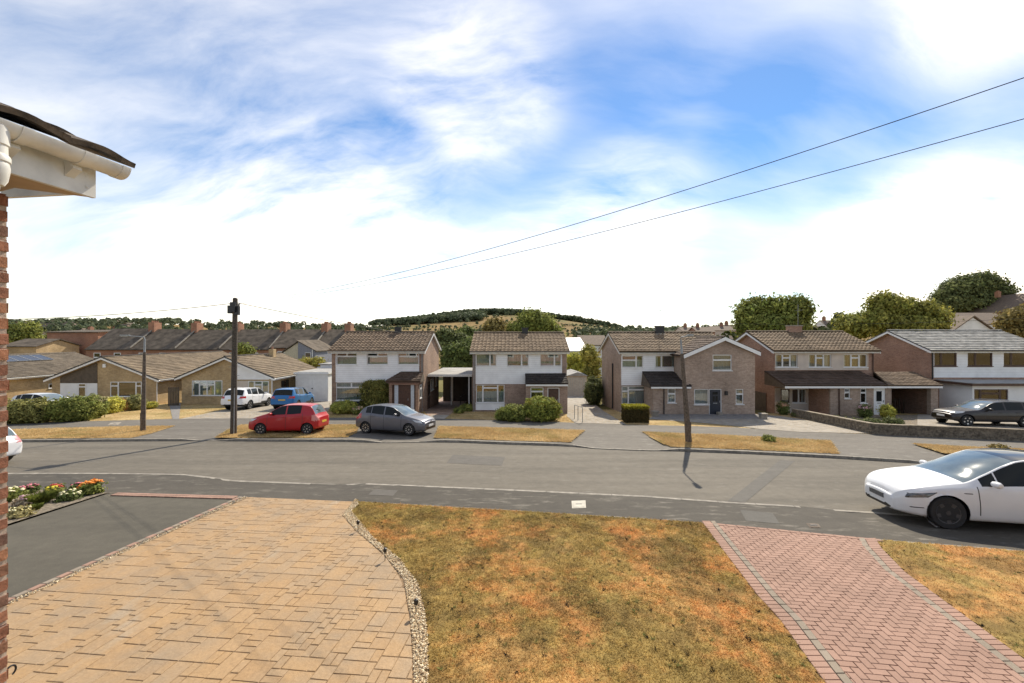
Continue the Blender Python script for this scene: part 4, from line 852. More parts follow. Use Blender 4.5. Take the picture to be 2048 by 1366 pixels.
# ------------------------------------------------------------------ house with the long brown canopy
def house4():
    x0, x1 = 20.05, 27.6; W = [hole(1550.5,1595,708.5,734.5), hole(1617,1662,708.5,734.5), hole(1687,1734,708.5,734.5)]
    G1 = hole(1584,1612,778,806)
    h = two_storey('detached_house', 'pinkish rendered house with a long brown canopy and white side door', x0, x1, YF, 38.3, ZE+.03, ZR+.04, 'brick_h4', 'tan', 'left', 'white', seed=41, vo=.3, holes=W+[G1], gutter_mat='brown')
    wall(h, 'render_band', M['render'], 'front', YF-.03, X(1550, YF), X(1736, YF), Z(740, YF), ZE-.08, W, .028); wall(h, 'lower_render', M['render'], 'front', YF-.03, x0+.02, X(1640, YF), zp(0,YF)-.3, Z(776, YF), [G1], .028)
    for w in W: window(h, 'front', YF-.02, *w, P3, cover='drapes')
    window(h, 'front', YF, *G1, ((0,.5,0,1), (.5,1,0,1)), cover='drapes')
    m = MB(); m.box(x0+.03, x0+.75, YF-.75, YF-.032, zp(0,YF)-.4, Z(806, YF-.5)); m.build('bay_base', M['render'], h); window(h, 'front', YF-.6, x0+.08, x0+.72, Z(805, YF-.5), Z(778, YF-.5), ((0,1,0,1),), frame='brown', cover='dark', proud=True, sill=False)
    yp = 29.5; zc = Z(775, yp); zb = zp(0, yp)-.5; a = X(1676, yp); b = X(1783, yp)
    w1 = (X(1689,yp), X(1700.5,yp), Z(797,yp), Z(777,yp)); w2 = (X(1721,yp), X(1733.5,yp), Z(806,yp), Z(777,yp)); d1 = (X(1747.5,yp), X(1771,yp), zp(0,yp)+.02, Z(776,yp))
    wall(h, 'porch_wall', M['brick_h3'], 'front', yp, a-.55, b, zb, zc, [w1, w2, d1], .12); m = MB(); m.box(a-.55, a-.44, yp+.122, YF-.035, zb, zc); m.build('porch_side_wall', M['brick_h4'], h)
    window(h, 'front', yp, *w1, ((0,1,.6,1), (0,1,0,.6)), cover='dark'); window(h, 'front', yp, *w2, ((0,1,.7,1), (0,1,0,.7)), cover='dark'); m = MB(); m.box(d1[0], d1[1], yp+.105, yp+.118, d1[2], d1[3]); m.build('door_recess', M['dark'], h)
    door(h, 'front', yp, *d1, M['white'], 'white', ((.25,.72,.5,.88),), proud=False)
    leanto(h, X(1569, yp-.2), X(1771, yp-.2)+.1, YF-.035, yp-.25, Z(742.5, YF), zc+.14, 'chest', .0, .0, seed=8, thick=.17)
    pipe(h, [(X(1677.5,yp), yp-.05, zc), (X(1677.5,yp), yp-.05, zp(0,yp))], .04, 'brown'); pipe(h, [(x1-.08, YF-.07, ZE), (x1-.08, YF-.07, Z(744,YF))], .04, 'brown')
    m = MB(); xc = X(1588, 35); m.box(xc-.52, xc+.52, 34.75, 35.25, ZR-.4, ZR+.52); c = m.build('chimney', M['brick_h4'], h); m = MB(); m.box(xc-.57, xc+.57, 34.7, 35.3, ZR+.52, ZR+.6); m.build('chimney_cap', M['concrete'], c)
    # garage wing between this house and the next
    ga, gb = b, X(1876, yp); m = MB(); m.box(gb-.5, gb, yp, yp+.3, zb, zc); m.build('garage_pier', M['brick_h3'], h)
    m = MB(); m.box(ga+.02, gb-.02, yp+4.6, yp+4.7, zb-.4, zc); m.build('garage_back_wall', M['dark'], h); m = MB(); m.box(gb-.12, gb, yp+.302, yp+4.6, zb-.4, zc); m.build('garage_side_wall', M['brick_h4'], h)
    for k in range(9):
        x = ga+.35+k*.33
        if x < gb-.6: m = MB(); m.box(x, x+.05, yp+1.9, yp+1.94, zp(0,yp+1.9)-.1, zp(0,yp+1.9)+1.0); m.build('gate_bar', M['darkbrown'], h)
    roof_slope(h, 'garage_roof', (X(1771,yp-.2)+.11, yp-.25, zc+.14), (gb+.12, yp-.25, zc+.14), (X(1746, YF), YF-.035, Z(744.5, YF)), (X(1830, YF), YF+.2, Z(744.5, YF)), 'brown', seed=9, wave=.012, seg=4, gauge=.28)
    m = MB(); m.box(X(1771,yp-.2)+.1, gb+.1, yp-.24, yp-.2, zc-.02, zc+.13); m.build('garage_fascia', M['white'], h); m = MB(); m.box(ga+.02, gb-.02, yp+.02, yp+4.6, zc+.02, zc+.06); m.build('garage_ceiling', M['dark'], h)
    roof_slope(h, 'garage_roof_rear', (gb+.12, yp+4.8, zc-.05), (ga, yp+4.8, zc-.05), (X(1830, YF), YF+.2, Z(744.5, YF)), (ga, YF+.2, Z(744.5, YF)), 'brown', seed=10, wave=.012, seg=3)
    m = MB(); m.box(x0-.04, x0-.003, YF+1.0, YF+3.2, zp(0,YF)-.4, zp(0,YF)+1.25); m.build('side_gate', M['darkbrown'], h)
house4(); aerial((X(1596, 35), 35, ZR+.5), 1.9, 'aerial on the brick chimney of the pinkish rendered house')
# ------------------------------------------------------------------ house with the pale streaked roof
def house5():
    x0, x1 = 32.0, 40.9; W = [hole(1868,1913,704.5,732), hole(1935,1984.5,704.5,732), hole(2007,2056,704.5,732)]
    h = two_storey('detached_house', 'white house with pale streaked roof and brown windows above the stone wall', x0, x1, YF, 38.3, ZE+.06, ZR+.12, 'brick_h4', 'grey', 'left', 'white', seed=51, vo=.35, holes=W, wave=.0, gutter_mat='darkbrown')
    boards(h, 'weatherboarding', M['board'], 'front', YF-.002, X(1867, YF), x1-.1, Z(755, YF), ZE-.02, W, bh=.2)
    for w in W: window(h, 'front', YF, *w, ((0,.34,0,1), (.34,1,0,1)), frame='brown', cover='blind', t=.07)
    ye = 29.4; zb = zp(0, ye)-.5; xa = X(1945, ye); zc = Z(771, ye); w1 = (X(1947,ye)+.05, X(2016.5,ye), Z(822,ye), Z(778.5,ye))
    wall(h, 'lounge_wall', M['white_render'], 'front', ye, xa, x1, zb, zc, [w1], .12); m = MB(); m.box(xa, xa+.12, ye+.122, YF-.002, zb, zc); m.build('lounge_side_wall', M['white_render'], h)
    window(h, 'front', ye, *w1, ((0,.2,0,1), (.2,.78,0,.8), (.2,.78,.8,1), (.78,1,0,1)), frame='brown', cover='drapes', t=.07)
    m = MB(); m.box(xa-.38, x1+.1, ye-.35, YF-.025, zc+.0, zc+.16); m.build('flat_roof_edge', M['brown'], h); m = MB(); m.box(xa-.3, x1+.1, ye-.28, YF-.025, zc+.161, zc+.2); m.build('flat_roof', M['felt'], h)
    pipe(h, [(x0+.06, YF-.07, ZE), (x0+.06, YF-.07, zc+.2)], .04, 'black')
house5()
# ------------------------------------------------------------------ bungalows, gable to the street
def bungalow(label, xl, xr, Y, L, ze, zr, tile, seed, front, name='bungalow'):
    xa = (xl+xr)/2; zb = zp(0, Y)-.8; h = thing(name, (xa, Y+L/2, zp(0, Y)-.05), label, 'bungalow'); wo = .42; k = (zr-ze)/(xa-xl); zw = ze+k*wo
    gable_wall(h, M['brick_b'], 'front', Y, xl+wo, xr-wo, xa, zb, zw-.05, zr, name='front_wall'); gable_wall(h, M['brick_b'], 'front', Y+L-.14, xl+wo, xr-wo, xa, zb-.5, zw-.05, zr, name='back_wall')
    for xx in (xl+wo, xr-wo-.14): m = MB(); m.box(xx, xx+.14, Y+.142, Y+L-.142, zb-.5, zw-.06); m.build('side_wall', M['brick_b'], h)
    roof_slope(h, 'roof_slope', (xr, Y-.3, ze), (xr, Y+L+.2, ze), (xa, Y-.3, zr), (xa, Y+L+.2, zr), tile, seed=seed, wave=.014, seg=4, gauge=.34)
    roof_slope(h, 'roof_slope', (xl, Y+L+.2, ze), (xl, Y-.3, ze), (xa, Y+L+.2, zr), (xa, Y-.3, zr), tile, seed=seed+1, wave=.014, seg=4, gauge=.34)
    ridge_tiles(h, (xa, Y-.3, zr+.05), (xa, Y+L+.2, zr+.05), 'dark' if tile == 'bung' else tile)
    for e in (xl, xr):
        m = MB(); m.add([(e, Y-.33, ze-.2), (xa, Y-.33, zr-.2), (xa, Y-.33, zr-.03), (e, Y-.33, ze-.03), (e, Y-.3, ze-.2), (xa, Y-.3, zr-.2), (xa, Y-.3, zr-.03), (e, Y-.3, ze-.03)], [(0,1,2,3),(7,6,5,4),(0,4,5,1),(3,2,6,7),(0,3,7,4)]); m.build('bargeboard', M['white'], h)
        m = MB(); m.add([(e, Y-.36, ze-.03), (xa, Y-.36, zr-.03), (xa, Y-.36, zr+.07), (e, Y-.36, ze+.07), (e, Y-.3, ze-.03), (xa, Y-.3, zr-.03), (xa, Y-.3, zr+.07), (e, Y-.3, ze+.07)], [(0,1,2,3),(7,6,5,4),(0,4,5,1),(3,2,6,7),(0,3,7,4)]); m.build('verge_tiles', plain('verge_dark'+str(len(MATS)), (.05,.05,.048), .8), h)
    gutter(h, (xr+.05, Y-.3, ze-.02), (xr+.05, Y+L, ze-.02), M['white']); m = MB(); m.box(xr-wo+.002, xr-.02, Y-.28, Y+L, ze-.16, ze-.13); m.build('soffit', M['white_old'], h); m = MB(); m.box(xr-.02, xr+.0, Y-.28, Y+L, ze-.16, ze+.0); m.build('fascia', M['white'], h)
    pipe(h, [(xr-wo+.05, Y-.05, ze-.15), (xr-wo+.05, Y-.05, zp(0,Y))], .035, 'white'); front(h, Y, xl, xr, xa, ze, zr); return h
YB = 37.5
def b3(h, Y, xl, xr, xa, ze, zr):
    window(h, 'front', Y, X(384.5,Y), X(445,Y), Z(791,Y), Z(761,Y), ((0,.25,0,1), (.25,.5,0,.72), (.25,.5,.72,1), (.5,.75,0,.72), (.5,.75,.72,1), (.75,1,0,1)), proud=True)
    k = (zr-ze)/(xa-xl); zl = Z(759, Y); a = X(473,Y); b = X(539,Y); f = lambda x: zr-k*abs(x-xa)-.22
    m = MB(); m.poly([(a,Y-.002,zl),(b,Y-.002,zl),(b,Y-.002,max(zl+.02, f(b))),(a,Y-.002,f(a))], (0,-.03,0)); m.build('gable_panel', M['board'], h)
    window(h, 'front', Y, X(497,Y), X(538,Y), Z(789,Y), Z(762,Y), ((0,.3,0,1), (.3,.68,0,.72), (.3,.68,.72,1), (.68,1,0,1)), proud=True)
    m = MB(); m.box(X(473,Y), X(497,Y), Y-.03, Y-.002, Z(812,Y), Z(762,Y)); m.build('lower_panel', M['render'], h)
    x = X(526, 42); m = MB(); m.box(x-.25, x+.25, 43.4, 43.9, zr-.9, zr+.55); c = m.build('chimney', M['brick_b'], h); MB().lathe([(.1,0),(.09,.25)], 8, (x, 43.65, zr+.55)).build('chimney_pot', M['brick_t'], c)
    for yy in (39.0, 42.0): window(h, 'right', xr-.42, yy, yy+1.3, Z(787,38), Z(764,38), ((0,.5,0,1),(.5,1,0,1)), cover='dark', frame='brown', proud=True)
bungalow('buff brick bungalow with a white gable panel beside the white garage', X(348.7,YB-.3), X(549,YB-.3), YB, 8.6, Z(757,YB-.3), Z(714.4,YB-.3), 'bung', 61, b3)
def b2(h, Y, xl, xr, xa, ze, zr):
    window(h, 'front', Y, X(221.6,Y), X(284,Y), Z(793,Y), Z(763.5,Y), ((0,.25,0,.72), (0,.25,.72,1), (.25,.82,0,1), (.82,1,0,.72), (.82,1,.72,1)), proud=True)
    k = (zr-ze)/(xa-xl); zl = Z(766, Y); a = X(121,Y); b = X(195,Y); f = lambda x: zr-k*abs(x-xa)-.22
    m = MB(); m.poly([(a,Y-.002,zl),(b,Y-.002,zl),(b,Y-.002,f(b)),(a,Y-.002,max(f(a), zl+.02))], (0,-.03,0)); m.build('gable_panel', M['darkbrown'], h)
    m = MB(); m.box(a, b, Y-.03, Y-.002, Z(812,Y), Z(766.5,Y)); m.build('lower_panel', M['white_render'], h)
    window(h, 'front', Y-.03, X(158,Y), X(173,Y), Z(793,Y), Z(767,Y), ((0,1,.75,1),(0,1,0,.75)), cover='blind', proud=True)
    m = MB(); m.box(X(207,Y), X(213,Y), Y-.1, Y-.002, Z(735,Y), Z(728,Y)); m.build('alarm_box', M['white'], h)
bungalow('buff brick bungalow with a brown gable panel behind the clipped hedges', X(87,YB-.3), X(317.5,YB-.3), YB, 15, Z(760,YB-.3), Z(714.4,YB-.3), 'bung', 71, b2)
def b1(h, Y, xl, xr, xa, ze, zr):
    k = (zr-ze)/(xa-xl); d = Vector((xr-xa, 0, ze-zr)).normalized(); n = Vector((-d.z, 0, d.x)); n = n if n.z > 0 else -n
    for i in range(9):
        for j in range(1):
            y = Y+1.1+i*1.06; p = Vector((xa, y, zr))+d*(.5+j*1.7)+n*.13; q = [p, p+d*1.62, p+d*1.62+Vector((0,1.0,0)), p+Vector((0,1.0,0))]; m = MB(); m.poly(q, -n*.04)
            s = m.build('solar_panel', M['solar'], h); fr = MB()
            for e, g in zip(q, q[1:]+q[:1]): fr.beam(e+n*.004, g+n*.004, .04, .03, n)
            fr.build('panel_frame', M['greymetal'], s)
    window(h, 'right', xr-.42, 41.2, 42.0, Z(775,42), Z(766,42), proud=True)
    m = MB(); m.box(xr-.40, xr-.2, 43.5, 45, zp(0,43), Z(757,44)); m.build('porch_recess', M['darkbrown'], h)
M['solar'] = plain('solar_cells', (.03, .035, .05), .12, var=.1, scale=3, spec=.7)
bungalow('buff bungalow with a row of solar panels on its roof', -56.9, -45.6, 34.0, 14.5, Z(757,37.4), Z(709,43.9), 'bunggrey', 81, b1)
def white_garage():
    Y = 40.0; a, b = X(591,Y), X(656,Y); zt_ = Z(748,Y); zb = zp(0,Y)-.5; t = thing('garage', ((a+b)/2, Y+2.5, zp(0,Y)-.05), 'white single garage with flat roof between bungalow and boarded house', 'garage')
    m = MB(); m.box(a, a+.12, Y+.02, Y+5, zb, zt_); m.build('side_wall', M['white_render'], t); m = MB(); m.box(b-.12, b, Y+.02, Y+5, zb, zt_); m.build('side_wall', M['white_render'], t)
    m = MB(); m.box(a+.121, b-.121, Y+.1, Y+.14, zb, Z(757,Y)); d = m.build('garage_door', M['white'], t)
    for k in range(7): x = a+.3+k*(b-a-.6)/6; m = MB(); m.box(x-.02, x+.02, Y+.085, Y+.099, zp(0,Y)+.05, Z(759,Y)); m.build('door_rib', M['white'], d)
    m = MB(); m.box((a+b)/2-.06, (a+b)/2+.06, Y+.06, Y+.099, Z(778,Y), Z(776,Y)); m.build('handle', M['black'], d)
    m = MB(); m.box(a-.12, b+.12, Y-.15, Y+5.1, zt_+.001, zt_+.16); m.build('roof_edge', M['white'], t); m = MB(); m.box(a-.05, b+.05, Y-.08, Y+5.0, zt_+.161, zt_+.19); m.build('roof', M['felt'], t); m = MB(); m.box(a+.121, b-.121, Y+.02, Y+.09, Z(757,Y)+.001, zt_); m.build('lintel', M['white_render'], t)
    m = MB(); m.box(a-.05, b+.4, Y+5.3, Y+10, zb, zt_+.55); e = m.build('rear_store', M['white_render'], t); m = MB(); m.box(a-.2, b+.55, Y+5.15, Y+10.1, zt_+.551, zt_+.66); m.build('rear_roof', M['felt'], t)
white_garage()
def sectional_garage():
    Y = 46.5; a, b = X(1134,Y), X(1174,Y); zt_ = Z(752,Y); zb = zp(0,Y)-.4; xa = (a+b)/2; t = thing('garage', (xa, Y+2.5, zp(0,Y)), 'small pale sectional garage at the end of the drive', 'garage')
    m = MB(); m.box(a, b, Y+.1, Y+5, zb, zt_); m.build('body', M['render'], t); m = MB(); m.box(a+.12, b-.12, Y+.05, Y+.098, zb, zt_-.15); d = m.build('garage_door', plain('pale_grey_door', (.52,.50,.45), .6), t)
    for k in range(8): x = a+.25+k*(b-a-.5)/7; m = MB(); m.box(x-.015, x+.015, Y+.03, Y+.049, zp(0,Y)+.05, zt_-.2); m.build('door_rib', M['render'], d)
    zr = Z(737, Y+5)+.15; m = MB(); m.poly([(a-.15,Y-.1,zt_+.001),(b+.15,Y-.1,zt_+.001),(xa,Y-.1,zt_+.42)], (0,5.3,0)); m.build('roof', M['felt'], t)
sectional_garage()
def fence(x0, y0, x1, y1, h, label, mat, n, gap=.02, name='fence'):
    a = Vector((x0, y0)); b = Vector((x1, y1)); t = thing(name, (*((a+b)/2), zp(0, (y0+y1)/2)), label, 'fence'); d = (b-a)/n; u = d.normalized()
    for i in range(n):
        p = a+d*i; q = p+u*(d.length-gap); z = zp(0, p.y); m = MB(); m.beam((*((p+q)/2), z-.1), (*((p+q)/2), z+h), .02, (q-p).length, (u.x, u.y, 0)) if False else m.poly([(p.x,p.y,z-.1),(q.x,q.y,z-.1),(q.x,q.y,z+h),(p.x,p.y,z+h)], (-u.y*.02, u.x*.02, 0)); m.build('board', mat, t)
fence(X(336,36), 36, X(357,36), 36.1, 1.6, 'timber side gate between the two buff bungalows', M['darkbrown'], 7)
fence(X(76,45), 45.0, X(108,45), 45.0, 1.4, 'reddish lattice fence by the solar panel bungalow', plain('red_fence', (.30,.15,.11), .8), 10, .04)
# ------------------------------------------------------------------ terraces and other roofs behind
def terrace(i, x0, x1, Y, ze, zr, label, mat='brick_t', tint='slate', ch=True, gable=None, wins=True):
    D = 9.0; ym = Y+D/2; zb = ze-6; h = thing('terraced_house', ((x0+x1)/2, ym, zb+.9), label, 'house', 'terrace row behind the bungalows')
    m = MB(); m.poly([(x0,Y,zb),(x0,Y+D,zb),(x0,Y+D,ze),(x0,ym,zr-.06),(x0,Y,ze)], (x1-x0-.01,0,0)); m.build('wall', M[mat], h)
    for ya, yb_, nm in ((Y-.25, ym, 'roof_front'), (Y+D+.25, ym, 'roof_back')):
        zz = ze-.25*(zr-ze)/(D/2); m = MB(); m.add([(x0,ya,zz),(x1-.01,ya,zz),(x1-.01,yb_,zr),(x0,yb_,zr),(x0,ya,zz+.12),(x1-.01,ya,zz+.12),(x1-.01,yb_,zr+.12),(x0,yb_,zr+.12)], [(0,1,2,3),(7,6,5,4),(0,4,5,1),(2,6,7,3),(0,3,7,4),(1,5,6,2)]); m.build(nm, M[tint], h)
    gutter(h, (x0,Y-.3,ze-.1), (x1-.01,Y-.3,ze-.1), M['black'], .07)
    if ch:
        m = MB(); m.box(x1-.55, x1+.45, ym-.75, ym+.75, zr-.8, zr+1.15); c = m.build('chimney', M['brick_t'], h)
        for k in range(4): MB().lathe([(.13,0),(.1,.3)], 8, (x1-.05, ym-.55+k*.37, zr+1.15)).build('chimney_pot', M['brick_t'], c)
        m = MB(); m.add([(x1-.08,Y-.2,ze+.1),(x1+.08,Y-.2,ze+.1),(x1+.08,ym-.76,zr-.35),(x1-.08,ym-.76,zr-.35),(x1-.08,Y-.2,ze+.28),(x1+.08,Y-.2,ze+.28),(x1+.08,ym-.76,zr-.17),(x1-.08,ym-.76,zr-.17)], [(0,1,2,3),(7,6,5,4),(0,4,5,1),(0,3,7,4),(1,5,6,2)]); m.build('verge_coping', M['concrete'], h)
    if wins:
        for q in (.25, .7): x = x0+(x1-x0)*q; window(h, 'front', Y, x-.55, x+.55, ze-2.1, ze-.6, ((0,1,.5,1),(0,1,0,.5)), proud=True, cover='dark', t=.09)
YT = 66.0
edges = [172, 262, 352, 440, 540, 628, 677]; labs = ['terraced house at the open end nearest the brick hall', 'terraced house with rooflight below the tallest chimney', 'slate terraced house behind the brown panelled bungalow', 'slate terraced house behind the telegraph pole', 'slate terraced house with parapet behind the white panelled bungalow', 'pale rendered end terraced house behind the white garage']
for i in range(6): terrace(i, X(edges[i], YT), X(edges[i+1], YT), YT, Z(698, YT)+(.25 if i > 3 else 0), Z(658.5, YT+4.5)-(.1*i if i < 3 else .15), labs[i], 'brick_t' if i < 5 else 'render', ch=True)
def outrigger():
    Y = 59.0; a, b = X(596,Y), X(631,Y); z0 = zp(0,50)-3; t = thing('rear_wing', ((a+b)/2, Y+3, z0+.5), 'blue grey rendered rear wing with sloping roof behind the white garage', 'building')
    za, zb_ = Z(683,Y), Z(703,Y); m = MB(); m.poly([(a,Y,z0),(b,Y,z0),(b,Y,zb_),(a,Y,za)], (0,6.9,0)); m.build('wall', plain('blue_grey_render', (.22,.23,.27), .8), t)
    m = MB(); m.poly([(a-.2,Y-.15,za+.1),(b+.2,Y-.15,zb_-.02),(b+.2,Y-.15,zb_+.1),(a-.2,Y-.15,za+.22)], (0,7,0)); m.build('roof', M['slate'], t)
    c = X(566,Y); m = MB(); m.poly([(c,Y+.3,z0),(a-.01,Y+.3,z0),(a-.01,Y+.3,za-.05),(c,Y+.3,za-1.5)], (0,6.6,0)); m.build('side_wall', plain('cream_render', (.52,.48,.36), .85), t)
    m = MB(); m.poly([(c-.2,Y+.1,za-1.5),(a-.02,Y+.1,za-.0),(a-.02,Y+.1,za+.12),(c-.2,Y+.1,za-1.38)], (0,6.8,0)); m.build('side_roof', M['slate'], t)
    window(t, 'front', Y, X(610,Y), X(622,Y), Z(717,Y), Z(705,Y), proud=True, cover='dark'); pipe(t, [(b-.4,Y-.08,zb_+.3),(b-.4,Y-.08,z0)], .06, 'white')
outrigger()
def box_house(name, label, px0, px1, Y, py_e, py_r, D, wallm, roofm, ridge='x', base=7.0, cat='house', group=None, chim=0, wins=0):
    x0, x1 = X(px0,Y), X(px1,Y); ze = Z(py_e,Y); zr = Z(py_r, Y+(D/2 if ridge == 'x' else 0)); zb = ze-base; h = thing(name, ((x0+x1)/2, Y+D/2, zb+.3), label, cat, group); xm = (x0+x1)/2; ym = Y+D/2; o = .3
    m = MB()
    if ridge == 'x':
        m.poly([(x0,Y,zb),(x0,Y+D,zb),(x0,Y+D,ze),(x0,ym,zr-.1),(x0,Y,ze)], (x1-x0,0,0)); m.build('wall', M[wallm], h)
        k = (zr-ze)/(D/2)*o
        for ya, nm in ((Y-o,'roof_front'),(Y+D+o,'roof_back')): m = MB(); m.add([(x0-o,ya,ze-k),(x1+o,ya,ze-k),(x1+o,ym,zr),(x0-o,ym,zr),(x0-o,ya,ze-k+.15),(x1+o,ya,ze-k+.15),(x1+o,ym,zr+.15),(x0-o,ym,zr+.15)], [(0,1,2,3),(7,6,5,4),(0,4,5,1),(2,6,7,3),(0,3,7,4),(1,5,6,2)]); m.build(nm, M[roofm], h)
    else:
        m.poly([(x0,Y,zb),(x1,Y,zb),(x1,Y,ze),(xm,Y,zr-.1),(x0,Y,ze)], (0,D,0)); m.build('wall', M[wallm], h); k = (zr-ze)/(x1-xm)*o
        for xa, nm in ((x0-o,'roof_slope'),(x1+o,'roof_slope')): m = MB(); m.add([(xa,Y-o,ze-k),(xm,Y-o,zr),(xm,Y+D+o,zr),(xa,Y+D+o,ze-k),(xa,Y-o,ze-k+.15),(xm,Y-o,zr+.15),(xm,Y+D+o,zr+.15),(xa,Y+D+o,ze-k+.15)], [(0,1,2,3),(7,6,5,4),(0,4,5,1),(2,6,7,3),(0,3,7,4)]); m.build(nm, M[roofm], h)
    if chim:
        xc = x0+(x1-x0)*chim; s = max(.5, Y/140); m = MB(); m.box(xc-.5*s, xc+.5*s, ym-.4, ym+.4, zr-.6, zr+1.2*s); c = m.build('chimney', M['brick_t'], h); m = MB(); m.box(xc-.3*s, xc+.3*s, ym-.2, ym+.2, zr+1.2*s, zr+1.5*s); m.build('chimney_pot', M['brick_t'], c)
    for i in range(wins):
        x = x0+(x1-x0)*(i+.5)/wins; window(h, 'front', Y, x-.6, x+.6, ze-1.7, ze-.4, ((0,.5,0,1),(.5,1,0,1)), proud=True, cover='dark', t=.1, sill=False)
    return h
M['whiteroof'] = plain('pale_sheet_roof', (.75,.75,.74), .4, var=.03); M['tileroof'] = plain('brown_tile_roof', (.17,.125,.09), .9, var=.2, scale=3, bmp=.5, bscale=4)
box_house('brick_hall', 'plain orange red brick hall standing left of the slate terrace', 94, 196, 78, 665, 661, 14, 'brick_t', 'slate', 'x', 9, 'building', chim=.12)
box_house('outbuilding', 'low grey roofed outbuilding behind the solar panel bungalow', 5, 72, 70, 693, 679, 7, 'brick_b', 'slate', 'x', 4, 'building')
box_house('workshop', 'low building with bright white sheet roof between two boarded houses', 1136, 1172, 62, 702, 677, 14, 'white_render', 'whiteroof', 'x', 4, 'building')
box_house('cottage', 'cream cottage with grey roof behind the white sheet roof', 1164, 1215, 78, 690, 672, 8, 'white_render', 'tileroof', 'x', 6, 'house', wins=2)
box_house('hillside_house', 'brown roofed house with brick chimney behind the pale streaked roof', 1895, 1995, 62, 668, 633, 9, 'white_render', 'tileroof', 'y', 9, 'house', chim=.45)
box_house('hillside_house', 'grey brown roofed house with white wall right of the brick chimney', 1950, 2045, 80, 648, 627, 10, 'white_render', 'tileroof', 'x', 12, 'house', wins=3)
box_house('hillside_house', 'red brick gabled house at the top of the rise', 2022, 2120, 95, 622, 586, 9, 'brick_t', 'tileroof', 'y', 16, 'house', chim=.2)
box_house('distant_house', 'pale long house on the skyline between the two broad trees', 1652, 1692, 230, 651, 641, 9, 'white_render', 'tileroof', 'x', 8, 'house', chim=.2, wins=3)
box_house('distant_house', 'brown roofed house below the long pale skyline house', 1640, 1700, 150, 668, 653, 9, 'render', 'tileroof', 'x', 9, 'house')
for k, (a, b, Y, e, r, c) in enumerate(((1365,1392,190,662,655,.5),(1395,1430,160,664,655,.3),(1428,1470,175,661,653,.6),(1455,1490,210,660,650,.2))):
    box_house('distant_house', ('small distant roofs with one chimney beyond the extension', 'brown distant roof with tall chimney beyond the extension', 'broad distant roof beyond the gabled extension', 'distant pale house just left of the broad willow')[k], a, b, Y, e, r, 9, 'brick_t' if k % 2 else 'render', 'tileroof', 'x', 7, 'house', chim=c)
for k in range(26):
    Y = random.uniform(300, 520); px = random.choice([random.uniform(25, 330), random.uniform(25, 330), random.uniform(1300, 1400)]); w = random.uniform(7, 14)*830/Y; x = X(px, Y); zg = float(zt(x, Y)); pe = HY-(zg+5-CAMH)*FPX/Y; pr = HY-(zg+7.8-CAMH)*FPX/Y
    wm, rm_, rd = random.choice(['white_render', 'render', 'brick_t', 'brick_h3']), random.choice(['slate', 'tileroof']), random.choice('xy')
    box_house('distant_house', 'tiny distant %s house, %s roof, %s, on the %s skyline' % ({'white_render': 'white', 'render': 'cream', 'brick_t': 'red brick', 'brick_h3': 'pinkish brick'}[wm], {'slate': 'dark grey', 'tileroof': 'brown'}[rm_], {'x': 'broadside', 'y': 'gable on'}[rd], 'town' if px < 700 else 'valley'), px-w/2, px+w/2, Y, pe, pr, 8, wm, rm_, rd, 6, 'house', 'houses scattered on the town ridge')

# the near side of the street, behind and beside the viewpoint (it lights and mirrors in the far windows)
def near_house(name, label, x0, x1, yf, D=7.5):
    z0 = zp(0, max(yf, 0))-.3; h = thing(name, ((x0+x1)/2, yf-D/2, z0+.2), label, 'house', 'houses on the near side'); ze, zr = 4.6, 6.3; ym = yf-D/2
    m = MB(); m.poly([(x0,yf,z0),(x0,yf-D,z0),(x0,yf-D,ze),(x0,ym,zr-.1),(x0,yf,ze)], (x1-x0,0,0)); m.build('wall', M['brick_h4'], h)
    for ya, nm in ((yf+.3,'roof_front'),(yf-D-.3,'roof_back')): m = MB(); m.add([(x0-.2,ya,ze-.13),(x1+.2,ya,ze-.13),(x1+.2,ym,zr),(x0-.2,ym,zr),(x0-.2,ya,ze+.02),(x1+.2,ya,ze+.02),(x1+.2,ym,zr+.15),(x0-.2,ym,zr+.15)], [(0,1,2,3),(7,6,5,4),(0,4,5,1),(2,6,7,3),(0,3,7,4),(1,5,6,2)]); m.build(nm, M['tileroof'], h)
    m = MB(); m.box(x0+.3, x1-.3, yf+.002, yf+.04, 1.9, 2.9); m.build('cladding', M['board'], h)
    for k in range(3):
        for zz in (.6, 3.1): x = x0+(x1-x0)*(k+.5)/3; m = MB(); m.box(x-.8, x+.8, yf+.002, yf+.06, zz, zz+1.2); w = m.build('window', M['white'], h); m = MB(); m.box(x-.7, x+.7, yf+.061, yf+.07, zz+.1, zz+1.1); m.build('pane', M['carglass'], w)
near_house('neighbour_house', 'brick and white boarded house beside the tarmac drive', -23, -14, -.6); near_house('neighbour_house', 'brick and white boarded house beyond the right hand lawn', 12, 20.5, -4.2); near_house('neighbour_house', 'brick and white boarded house at the next plot left', -36, -27, .2); near_house('viewpoint_house', 'brick and white boarded house the view is taken from', -2.3, 8.2, -1.6)
